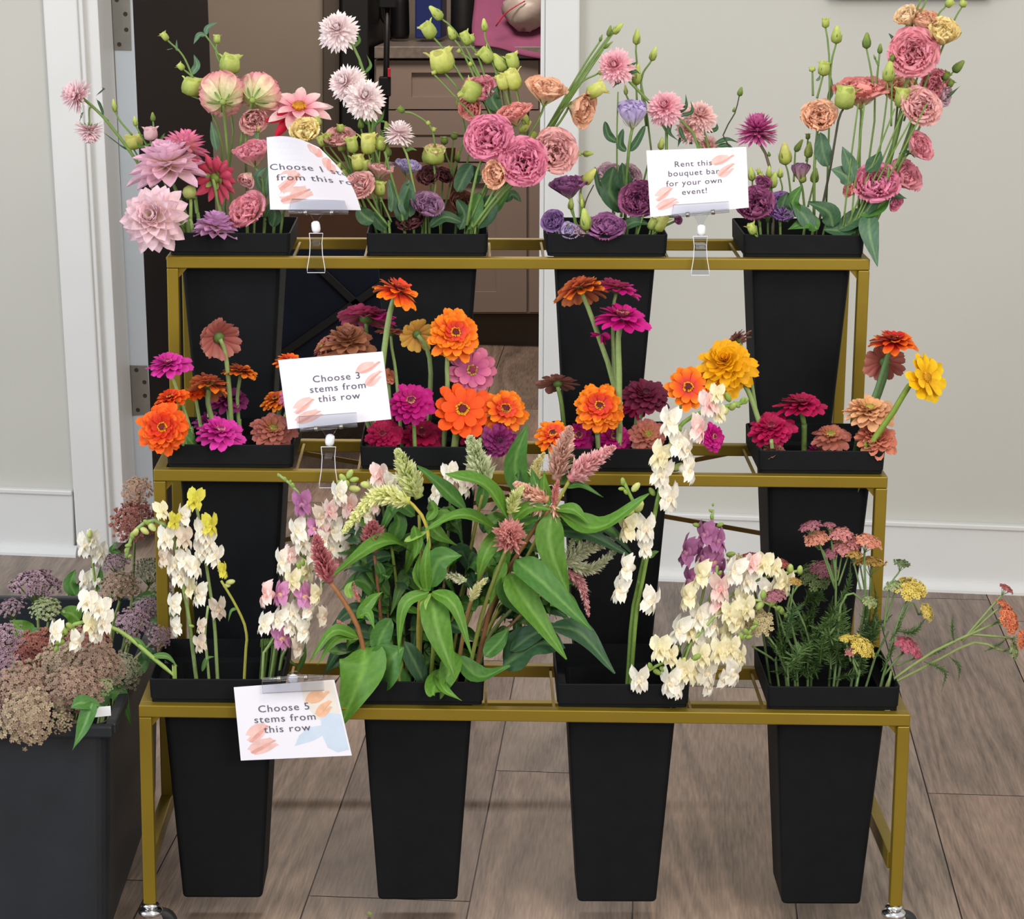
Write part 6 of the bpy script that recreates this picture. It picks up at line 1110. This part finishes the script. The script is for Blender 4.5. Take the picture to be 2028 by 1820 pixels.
yar('L', .2, 'orange yarrow stretching far right to the edge of the photo', [(1998, 1226, 54, 'x', (.75, .3, .6), [(1770, 1345), (1850, 1290), (1940, 1248)]), (1993, 1166, 28, 'r', (.5, .8, .3), [(1905, 1270), (1965, 1200)]), (1984, 1194, 22, 'x', (.3, .8, .4), [(1905, 1270), (1965, 1215)]), (2022, 1266, 34, 'x', (.8, 0, .5), [(1920, 1256), (1990, 1262)])], [([(1890, 1275), (1886, 1245), (1888, 1215)], 16), ([(1880, 1300), (1900, 1320), (1898, 1350)], 18), ([(1830, 1310), (1870, 1330), (1865, 1370)], 20)], .9, 3.4, '84945c')
yar('L', .25, 'green budded yarrow stretching right beneath the orange one', [(2008, 1288, 34, 'g', (.85, .1, .5), [(1775, 1350), (1860, 1305), (1930, 1272), (1975, 1285)])], [([(1950, 1290), (1975, 1278), (2000, 1262)], 14), ([(1840, 1300), (1870, 1280), (1900, 1262)], 20)], .9, 3, '98a868')
yar('L', .8, 'dull olive seedy yarrow in shade behind the pink one', [(1618, 1140, 66, 'd', (-.1, .7, .6), [(1600, 1320), (1610, 1220)]), (1632, 1128, 46, 'm', (0, .8, .5), [(1620, 1200)])], [([(1600, 1300), (1600, 1230), (1630, 1170)], 50), ([(1625, 1280), (1640, 1230), (1650, 1180)], 40), ([(1590, 1200), (1610, 1180), (1640, 1190)], 40)], -.4)
yar('L', .6, 'dark red dried yarrow dome behind the tip of the cream spike', [(1492, 1114, 70, 'r', (0, .95, .3), [(1530, 1330), (1505, 1220)]), (1550, 1116, 30, 'r', (.3, .8, .4), [(1520, 1220)]), (1455, 1108, 30, 't', (-.4, .8, .4), [(1505, 1230)])], [], -.9)
yar('L', .3, 'straw coloured yarrow hanging just left of the right bottom bucket', [(1502, 1234, 54, 't', (-.3, .5, .8), [(1560, 1340), (1535, 1280)]), (1534, 1180, 38, 'm', (-.2, .8, .5), [(1555, 1260)]), (1575, 1152, 24, 'o', (.2, .8, .5), [(1560, 1240)])], [([(1560, 1330), (1540, 1290), (1520, 1270)], 24)], -.8)
p = yar('L', .4, 'bare forked yarrow stems and feathery leaves crowding the right bottom bucket', [(1660, 1345, 12, 'g', (0, 1, .2), [(1665, 1350)])], [([(1600, 1345), (1560, 1300), (1530, 1260)], 36), ([(1610, 1345), (1580, 1320), (1545, 1315)], 34), ([(1620, 1345), (1600, 1290), (1585, 1250)], 34), ([(1580, 1350), (1560, 1330), (1525, 1330)], 30), ([(1640, 1345), (1690, 1335), (1720, 1330)], 26), ([(1650, 1330), (1655, 1290), (1690, 1260)], 26), ([(1560, 1300), (1545, 1255), (1560, 1215)], 30)], -.5)
for q_ in ([(1590, 1350), (1570, 1290), (1545, 1235)], [(1596, 1350), (1575, 1270), (1560, 1200), (1580, 1160)], [(1570, 1350), (1535, 1310), (1490, 1280)], [(1625, 1345), (1600, 1260), (1560, 1170)], [(1580, 1350), (1550, 1290), (1535, 1200)], [(1710, 1345), (1735, 1300), (1760, 1250)]): p.stem(q_, None, 2.6, '6f8a54', True)

rf = np.random.default_rng(8)
for k in range(26):
    u = rf.uniform(1545, 1745); v = rf.uniform(1270, 1345); L = rf.uniform(50, 120); a_ = rf.uniform(-.5, .5)
    fern(p.t, [p.P(u, v, rf.uniform(-.05, .05)), p.P(u+L*.5*a_, v-L*.5, rf.uniform(-.05, .05)), p.P(u+L*a_*1.6, v-L*rf.uniform(.7, 1.), rf.uniform(-.05, .05))], rf.uniform(26, 44)*p.sc, ['4f6c38', '3f5a30', '5c7844'][k % 3], n=18)
# ================================================================ bin of sedum at the left
Yb = -.02; Pr = at(222, 1440, Yb); zr = float(Pr[2]); xr = float(Pr[0]); xl = xr-.46
Pbk = atz(60, 1182, zr); ybk = float(Pbk[1]); xlb = float(at(210, 1600, Yb)[0])
bn = thing('storage_bin', ((xl+xr)/2, (Yb+ybk)/2, 0), 'large charcoal plastic bin on the floor at far left, filled with sedum', 'bin')
def mkb(loops, name, m, par):
    q = MB(); k = len(loops[0]); V = [p for l in loops for p in l]
    q.add(V, [(a*k+j, a*k+(j+1) % k, (a+1)*k+(j+1) % k, (a+1)*k+j) for a in range(len(loops)-1) for j in range(k)]+[tuple(range(k))[::-1], tuple((len(loops)-1)*k+j for j in range(k))], (1, 1, 1)); return q.build(name, m, par)
def rr2(d, z, r=.03): return rrect(xl+d, xr-d, Yb+d, ybk-d, r, z, 6)
mkb([rr2(.03, .004, .025), rr2(.022, .0, .03), rr2(.02, .02, .032), rr2(.010, zr-.03, .034), rr2(.009, zr-.001, .034), rr2(.012, zr-.001, .032), rr2(.013, zr-.03, .03), rr2(.03, .008, .024)], 'bin_body', 'bin', bn)
for a_, b_ in ((.28, .62), (.64, .98)): MB().box((xl+.46*a_, Yb+.004, .03), (xl+.46*b_-.01, Yb+.013, zr-.06)).build('ribbed_panel', 'bin', bn, bevel=.003) if 0 else None
q = MB(); 
for (x0, x1, y0, y1) in ((xl-.004, xr, Yb-.004, Yb+.012), (xl-.004, xr, ybk-.012, ybk+.004), (xr-.012, xr+.004, Yb+.012, ybk-.012), (xl-.004, xl+.012, Yb+.012, ybk-.012)): q.box((x0, y0, zr-.016), (x1, y1, zr+.002))
q.build('rim', 'bin', bn, bevel=.003)
la = MB(); la.poly([at(180, 1401, Yb-.0045), at(219, 1398, Yb-.0045), at(220, 1417, Yb-.0045), at(180, 1421, Yb-.0045)], .0006, -FW*0+np.array([0, -1, 0])); la.build('sticker', 'whiteplastic', bn)
# dark garden rod behind the bin
a_ = atz(239, 1618); o = MB().tube([a_+[0, 0, .004], at(236, 1400, float(a_[1]))], .0035, n=8).build('thin_rod', 'backdark', None, loc=a_); tag(o, 'thin dark upright rod standing between the charcoal bin and the gold leg', 'rod')
BK['N'] = dict(x=(xl+xr)/2+.05, y=(Yb+ybk)/2, yf=Yb, z=zr-.04, zb=.01, zr=zr)
SDG = 'sedum and fluffy stems in the left bin'
class BP(PL):
    def __init__(s, q, name, lb, dY=0):
        b = BK['N']; s.b = b; s.Y = Yb+q*(ybk-Yb)+dY; s.sc = pxs(s.Y); s.base = np.array([b['x']+RG.uniform(-.05, .12), b['y']+RG.uniform(-.05, .05), .012]); s.t = thing(name, s.base, lb, 'flower', SDG); s.first = True
    def entry(s, p): return np.array([min(max(p[0], xl+.03), xr-.03), min(max(p[1], Yb+.03), ybk-.03), zr-.01])
SC = {'tan': ['8c685c', 'b08c7c', '86965c'], 'red': ['8c4840', 'b87060', '7c5c48'], 'pink': ['b07c6c', 'd8a890', 'a8a868'], 'mauve': ['8c6c7c', 'b898a4', '6c5058'], 'cream': ['967868', 'c0a68c', '98a45c'], 'green': ['8c9c68', 'b8bc90', '7c9050'], 'rose': ['94584f', 'b8806f', '7c7c4c'], 'gtan': ['7c8468', 'a89c84', '6f7c54']}
def sed(q, lb, u, v, D, st, f=(0, .5, 1), dome=.6, n=150, via=None, lvs=(), sz=.085, name='sedum_stem', dY=0, gc='7c8c54', star=5):
    p = BP(q, name, lb, dY); ax = fdir(f); P = p.P(u, v); h = D*p.sc*.5; base = P-ax*h
    p.stem(via or [], base, 3, gc); umbel(p.t, P, ax, D*1.05*p.sc, h, SC[st], n=int(n*1.5), sz=sz*1.12, base=base, dome=dome, jag=.2, gc=gc, spokes=14, star=star)
    for l_ in lvs: p.lf(l_[0], l_[1], l_[3] if len(l_) > 3 else (0, .6, 1), l_[2], l_[4] if len(l_) > 4 else 'leaf')
    return p
JN = 'joe_pye_stem'
sed(.9, 'topmost salmon sedum dome, against the white trim beside the middle bar', 273, 972, 56, 'pink', (0, .5, 1), .7, 130, [(262, 1180), (268, 1050)])
sed(.85, 'dark red sedum head just below the topmost salmon dome', 266, 1032, 84, 'red', (-.05, .6, .9), .5, 190, [(235, 1200), (250, 1090)], [([(240, 1095), (222, 1090), (232, 1072)], 14, 'm')])
sed(.8, 'airy mauve fluffy head standing above the back rim of the bin', 70, 1160, 96, 'mauve', (0, .9, .4), .5, 120, [(62, 1250)], name=JN, sz=.09)
sed(.7, 'small mauve fluffy head at the left photo edge over the back rim', 20, 1205, 56, 'mauve', (-.2, .8, .5), .5, 80, [(30, 1260)], name=JN)
sed(.7, 'pink-mauve fluffy head above the white snapdragon bloom', 228, 1115, 54, 'mauve', (0, .8, .5), .5, 90, [(215, 1200)], name=JN)
sed(.55, 'tan fluffy head right of the uppermost white snapdragon florets', 238, 1162, 76, 'tan', (.1, .8, .6), .6, 130, [(225, 1230)], name=JN)
sed(.75, 'greenish tan fluffy head touching the gold leg', 300, 1132, 74, 'gtan', (.2, .8, .5), .5, 120, [(255, 1230)], [([(262, 1200), (290, 1180), (342, 1172)], 20, 'g')], name=JN)
sed(.6, 'grey-green fluffy head at the foot of the arched snapdragon', 318, 1172, 44, 'gtan', (.3, .8, .5), .5, 70, [(270, 1240)], name=JN)
sed(.4, 'dusty mauve fluffy head in the middle of the right-hand group', 262, 1236, 66, 'mauve', (.1, .5, .9), .7, 140, [(240, 1290)], name=JN, sz=.08)
sed(.5, 'pinkish mauve fluffy head beside the serrated green leaf', 292, 1206, 54, 'mauve', (.2, .6, .8), .6, 100, [(255, 1280)], [([(298, 1232), (330, 1212), (352, 1222)], 34, 'g', (0, .5, 1))], name=JN)
sed(.3, 'mauve fluffy head nearest the left bottom bucket', 316, 1262, 46, 'mauve', (.4, .2, .9), .6, 90, [(262, 1310)], [([(280, 1290), (300, 1300), (342, 1322)], 30, 'd'), ([(255, 1330), (280, 1320), (300, 1290)], 36, 'm')], name=JN)
sed(.6, 'lime-green sedum buds above the white snapdragon at the bin centre', 92, 1208, 62, 'green', (0, .8, .6), .6, 110, [(88, 1280)], [([(60, 1262), (45, 1250), (18, 1228)], 50, 'b', (0, .7, .8)), ([(75, 1272), (60, 1262), (86, 1248)], 50, 'm', (0, .7, .8)), ([(158, 1230), (140, 1215), (118, 1212)], 38, 'b'), ([(150, 1180), (140, 1155), (150, 1128)], 32, 'm')])
sed(.3, 'silvery mauve fluffy head cut by the left photo edge', 8, 1270, 74, 'mauve', (-.2, .5, .9), .6, 130, [(30, 1330)], name=JN)
sed(.2, 'second silvery mauve fluffy head lower at the left photo edge', 10, 1322, 60, 'mauve', (-.2, .4, .9), .6, 110, [(35, 1370)], name=JN)
sed(.4, 'rusty red sedum dome below the lime-green buds', 72, 1296, 106, 'red', (-.1, .6, .9), .6, 210, [(80, 1370)])
sed(.35, 'pink sedum dome beneath the white snapdragon tip', 172, 1280, 92, 'rose', (.1, .6, .9), .6, 190, [(170, 1360)])
sed(.2, 'cream and green sedum dome at the centre of the bin', 122, 1318, 92, 'cream', (0, .5, 1), .7, 200, [(120, 1390)], sz=.09)
sed(.15, 'tan-pink sedum dome right of the centre of the bin', 196, 1318, 88, 'tan', (.2, .5, 1), .7, 190, [(175, 1390)])
sed(.25, 'brown fluffy sedum head at the right edge of the bin, over its lip', 244, 1330, 72, 'gtan', (.4, .4, .9), .6, 130, [(200, 1390)], [([(192, 1388), (232, 1372, -.02), (260, 1436, -.03)], 46, 'm', (.3, .5, 1), 'lance'), ([(205, 1350), (232, 1340), (262, 1352)], 36, 'd')])
sed(.1, 'wide rosy tan sedum dome at the left front of the bin', 40, 1372, 116, 'tan', (-.1, .5, 1), .6, 230, [(60, 1430)])
sed(.08, 'wide mauve-tan sedum dome at the right front of the bin', 148, 1368, 108, 'tan', (.1, .5, 1), .6, 220, [(130, 1430)])
sed(-.02, 'lowest cream sedum dome hanging over the front rim of the bin', 52, 1422, 104, 'cream', (0, .2, 1), .6, 230, [(70, 1440, .05)], sz=.09)
sed(-.02, 'small loose sedum sprig before the front rim beside the long serrated leaves', 122, 1432, 42, 'cream', (.2, .1, 1), .5, 60, [(120, 1430, .04)], [([(184, 1390), (170, 1430, -.01), (143, 1488, -.02)], 40, 'm', (-.4, .2, 1), 'lance'), ([(198, 1398, .01), (160, 1392), (140, 1402)], 34, 'm', (0, .6, 1))])
sed(.1, 'pale green feathery sprig above the white bin sticker', 203, 1360, 36, 'green', (.3, .4, 1), .5, 60, [(180, 1400)], sz=.13)
sed(.05, 'small pale sprig hanging left of the serrated leaves', 122, 1392, 34, 'green', (0, .3, 1), .5, 50, [(120, 1420)], sz=.13)
p = BP(.7, 'snapdragon_spike', 'white snapdragon top in the bin, left of the arched spike'); p.t['group'] = SG; p.stem([(196, 1250), (190, 1170), (178, 1070)], None, 3, '9cb860')
for (u, v, s_) in ((172, 1082, 46), (190, 1098, 42), (182, 1070, 34), (188, 1146, 38), (172, 1152, 36)): floret(p.t, p.P(u, v)-fdir((0, 0, 1))*.015, fdir((RG.uniform(-.6, .6), .1, 1)), UP, s_*p.sc, 'w')
snapbud(p.t, p.P(178, 1066), fdir((0, 1, 0)), 18*p.sc, 'y'); p.lf([(190, 1170), (198, 1150), (200, 1120)], 16, (0, .4, 1), 'm')
# ================================================================ cards and clips
def lerp(a, b, t): return a+(b-a)*t
class Card:
    def __init__(s, Y, q, label, bend=None, dz=None):
        s.q = [at(u, v, Y+d) for u, v, d in q]; s.bend = bend; s.W = np.linalg.norm(s.q[1]-s.q[0]); s.H = np.linalg.norm(s.q[3]-s.q[0])
        s.n = unit(np.cross(s.q[2]-s.q[3], s.q[0]-s.q[3])); 
        if s.n@FW > 0: s.n = -s.n
        s.t = thing('sign_card', s.q[3], label, 'sign', 'white cards in clear clips'); n = 12; mb = MB(); F = []
        for side in (0, 1):
            mb.add([s.p(i/n, j/n, side*.0005) for j in range(n+1) for i in range(n+1)], [(j*(n+1)+i, j*(n+1)+i+1, (j+1)*(n+1)+i+1, (j+1)*(n+1)+i) for j in range(n) for i in range(n)], (1, 1, 1))
        e = [(i/n, 0) for i in range(n)]+[(1, i/n) for i in range(n)]+[(1-i/n, 1) for i in range(n)]+[(0, 1-i/n) for i in range(n)]
        k = len(e); mb.add([s.p(a, b) for a, b in e]+[s.p(a, b, .0005) for a, b in e], [(i, (i+1) % k, (i+1) % k+k, i+k) for i in range(k)], (1, 1, 1))
        mb.build('paper', 'card', s.t)
    def p(s, a, b, off=0.):       # a right, b up
        P = lerp(lerp(s.q[3], s.q[2], a), lerp(s.q[0], s.q[1], a), b)
        if s.bend: P = P+s.bend(a, b)
        return P+s.n*off
    def text(s, lines, hgt):
        for txt, a, b in lines:
            c = bpy.data.curves.new('txt', 'FONT'); c.body = txt; c.align_x = 'CENTER'; c.align_y = 'CENTER'; c.size = 1; c.space_character = 1.12; c.resolution_u = 3
            o = bpy.data.objects.new('txt', c); C.objects.link(o); dg = bpy.context.evaluated_depsgraph_get(); me = bpy.data.meshes.new_from_object(o.evaluated_get(dg))
            V = [s.p(a+v.co.x*hgt*1.12/s.W, b+v.co.y*hgt/s.H, .0011) for v in me.vertices]; F = [tuple(p.vertices) for p in me.polygons]
            MB().add(V, F, (1, 1, 1)).build('lettering', 'ink', s.t); bpy.data.objects.remove(o); bpy.data.curves.remove(c)
    def ribbon(s, pts, w, m, off):
        P = spl([(x, y, 0) for x, y in pts], 16); k = len(P); t = np.gradient(P, axis=0); V = []
        for i in range(k):
            d = np.array([-t[i][1]*s.W/s.H, t[i][0]*s.H/s.W*1.0]); d = d/np.hypot(d[0]*s.W, d[1]*s.H); ww = w*s.H*(.5+.5*math.sin(math.pi*min(1, .15+i/(k-1))))*.5
            for sg in (-1, 1): V.append(s.p(min(.985, max(.015, P[i][0]+d[0]*ww*sg)), min(.985, max(.015, P[i][1]+d[1]*ww*sg)), off))
        MB().add(V, [(2*i, 2*i+1, 2*i+3, 2*i+2) for i in range(k-1)], (1, 1, 1)).build('brush_stroke', m, s.t)
    def motif(s, x, y, w, h, m1='pinkw', m2='pinkd'):
        g = lambda L: [(x+w*a, y+h*b) for a, b in L]; k = h
        s.ribbon(g([(.02, .62), (.3, .88), (.75, .95)]), k*.34, m1, .0006); s.ribbon(g([(.1, .66), (.5, .74), (.98, .98)]), k*.26, m1, .0007); s.ribbon(g([(.1, .6), (.5, .72), (1, 1)]), k*.13, m2, .0009)
        s.ribbon(g([(.32, .12), (.62, .42), (1, .62)]), k*.3, m1, .0006); s.ribbon(g([(.3, .1), (.6, .16), (.95, .4)]), k*.24, m1, .0007); s.ribbon(g([(.3, .08), (.6, .34), (.98, .6)]), k*.11, m2, .0009)
    def motif2(s, x, y, w, h, m1='pinkw', m2='pinkd'):
        g = lambda L: [(x+w*a, y+h*b) for a, b in L]; k = h
        s.ribbon(g([(0, .6), (.3, .85), (.62, .95)]), k*.3, m1, .0006); s.ribbon(g([(0, .42), (.35, .62), (.7, .9)]), k*.26, m1, .0007); s.ribbon(g([(.02, .4), (.4, .68), (.7, .9)]), k*.12, m2, .0009)
        s.ribbon(g([(0, .12), (.35, .34), (.8, .46)]), k*.3, m1, .0006); s.ribbon(g([(.05, .05), (.5, .16), (.95, .3)]), k*.26, m1, .0007); s.ribbon(g([(.02, .04), (.4, .2), (.9, .42)]), k*.12, m2, .0009)
yk = TY[2]-.008
c1 = Card(yk, [(528, 272, .0), (632, 292, -.03), (715, 416, -.004), (535, 415, 0)], 'curled card reading Choose 1 stem from this row, on the top tier',
          bend=lambda a, b: -FW*(.018*math.sin(math.pi*a)*b)+UP*(.006*math.sin(math.pi*a)*b)+RT*.012*math.sin(math.pi*b)*a)
c1.motif2(.12, .1, .4, .44); c1.motif(.74, .56, .22, .4); c1.text([('Choose 1 stem', .60, .585), ('from this row', .63, .44)], .0138)
c2 = Card(yk, [(1280, 298, 0), (1478, 291, 0), (1483, 411, 0), (1288, 430, 0)], 'flat card reading Rent this bouquet bar for your own event, above the top bar')
c2.motif(.65, .52, .22, .36); c2.motif2(.08, .09, .22, .36); c2.text([('Rent this', .46, .77), ('bouquet bar', .46, .63), ('for your own', .46, .48), ('event!', .46, .335)], .0134)
c3 = Card(TY[1]-.008, [(551, 713, 0), (758, 696, 0), (775, 830, 0), (570, 850, 0)], 'tilted card reading Choose 3 stems from this row, above the middle bar')
c3.motif(.74, .5, .22, .36); c3.motif2(.1, .06, .26, .38); c3.text([('Choose 3', .53, .68), ('stems from', .53, .535), ('this row', .53, .39)], .0152)
c4 = Card(-.022, [(463, 1361, 0), (662, 1346, 0), (697, 1496, 0), (477, 1506, 0)], 'card reading Choose 5 stems from this row, hanging before the bottom bar')
def patch(cd_, pts, m, off): P = [cd_.p(x, y, off) for x, y in pts]; MB().add(P, [tuple(range(len(P)))], (1, 1, 1)).build('colour_wash', m, cd_.t)
patch(c4, [(.66, .985), (.985, .985), (.985, .58), (.9, .44), (.76, .5), (.66, .72)], 'creamw', .00055)
patch(c4, [(.5, .16), (.56, .3), (.66, .4), (.78, .42), (.8, .3), (.68, .22)], 'bluew', .0006); patch(c4, [(.8, .6), (.985, .55), (.985, .08), (.88, .05), (.8, .12), (.77, .3)], 'bluew', .00065)
c4.motif(.7, .52, .22, .34, 'orangew', 'orangew'); c4.motif2(.1, .08, .26, .42); c4.text([('Choose 5', .46, .68), ('stems from', .455, .54), ('this row', .46, .40)], .0152)
def clip(Y, jaw, joint, body, label, above=False):
    t = thing('sign_clip', at(*body[2], Y), label, 'clip', 'clear plastic sign clips')
    for off, th in ((-.004, .0012),):
        MB().poly([at(u, v, Y+off) for u, v in jaw], th, (0, -1, 0)).build('jaw', 'clear', t, bevel=.0004)
    MB().tube([at(u, v, Y-.0018) for u, v in jaw+jaw[:1]], .0004, n=5).build('edge_glint', 'steel', t)  # grey outline tube imitating the refracted edge line of the clear jaw
    jl, jr_ = at(*jaw[3], Y-.002), at(*jaw[2], Y-.002)
    if above: jl, jr_ = at(*jaw[0], Y-.002), at(*jaw[1], Y-.002)
    MB().tube([jl, jr_], .0032, n=10).build('hinge_rod', 'clear', t, smooth=True)
    for k in (.28, .72): P = lerp(jl, jr_, k); MB().tube([P-(jr_-jl)*.03, P+(jr_-jl)*.03], .0042, n=10).build('spring_sleeve', 'steel', t, smooth=True)
    MB().poly([at(u, v, Y-.002) for u, v in joint], .004, (0, 1, 0)).build('neck', 'clear', t, bevel=.0006)
    return t
def clipbody(t, Y, ballp, body):
    a, b = at(*ballp[0], Y), at(*ballp[1], Y); MB().lathe([(.003, 0), (.0062, .002), (.0072, np.linalg.norm(b-a)*.35), (.0072, np.linalg.norm(b-a)*.75), (.0055, np.linalg.norm(b-a))], a, b-a, n=12).build('swivel', 'whiteplastic', t, smooth=True)
    for off, nd in ((-.004, -1), (.034, 1)):
        MB().poly([at(u, v, Y+off) for u, v in body], .0022, (0, nd, 0)).build('clamp_leg', 'clear', t, bevel=.0006)
        MB().tube([at(u, v, Y+off+.002*nd) for u, v in body+body[:1]], .00055, n=5).build('edge_glint', 'whiteplastic', t)  # white outline tube standing in for bright refraction along the clear edges
    u0 = (body[0][0]+body[1][0])/2; v0 = body[0][1]; MB().box(at(u0-9, v0+26, Y-.003), at(u0+9, v0+12, Y+.033)).build('bridge', 'clear', t, bevel=.0008)
def bodyoutline(u0, u1, v0, w0, w1, v1): # waisted, flared foot
    vm = v0+(v1-v0)*.25; a = (u0+u1)/2; r = lambda w, v: (a+w/2+(v-v0)*(0), v); l = lambda w, v: (a-w/2, v)
    return [l(w0, v0), r(w0, v0), r(w0*.86, vm), r(w0*.95, v0+(v1-v0)*.55), r(w1, v1-8), r(w1, v1), l(w1, v1), l(w1, v1-8), l(w0*.95, v0+(v1-v0)*.55), l(w0*.86, vm)]
yc_ = TY[2]-.012
t = clip(yc_, [(578, 394), (682, 396), (690, 421), (572, 421)], [(612, 422), (642, 422), (628, 438), (622, 438)], [(0, 0), (0, 0), (626, 460)], 'clear clip on the top bar holding the curled card'); clipbody(t, yc_+.003, [(624, 438), (627, 460)], bodyoutline(612, 640, 462, 27, 35, 540))
t = clip(yc_, [(1334, 406), (1443, 399), (1444, 417), (1330, 428)], [(1372, 422), (1406, 420), (1392, 444), (1384, 445)], [(0, 0), (0, 0), (1388, 470)], 'clear clip on the top bar holding the rent card'); clipbody(t, yc_+.003, [(1389, 445), (1389, 466)], bodyoutline(1373, 1401, 468, 28, 35, 545))
yc_ = TY[1]-.012
t = clip(yc_, [(592, 825), (706, 817), (708, 842), (594, 852)], [(636, 850), (668, 848), (656, 868), (648, 869)], [(0, 0), (0, 0), (650, 885)], 'clear clip on the middle bar holding the choose 3 card'); clipbody(t, yc_+.003, [(655, 860), (652, 882)], bodyoutline(636, 665, 885, 29, 36, 966))
t = clip(-.026, [(519, 1346), (640, 1340), (642, 1367), (520, 1373)], [(563, 1342), (602, 1340), (588, 1330), (576, 1330)], [(0, 0), (0, 0), (580, 1400)], 'clear clip on the bottom bar from which the choose 5 card hangs', above=True); clipbody(t, -.009, [(581, 1336), (581, 1352)], bodyoutline(566, 598, 1356, 30, 36, 1430))
# scrap of petal on the floor
P = atz(733, 1814, .003); o = MB(); petals(o, P, (0, 0, 1), 2, .012, .008, 8, 20, 'leaf', cols=['8ca048', 'b0c070'], nu=4, nv=3); o = o.build('leaf_scrap', 'petal', None, loc=P); tag(o, 'tiny green leaf scrap lying on the floor below the second bottom bucket', 'leaf')
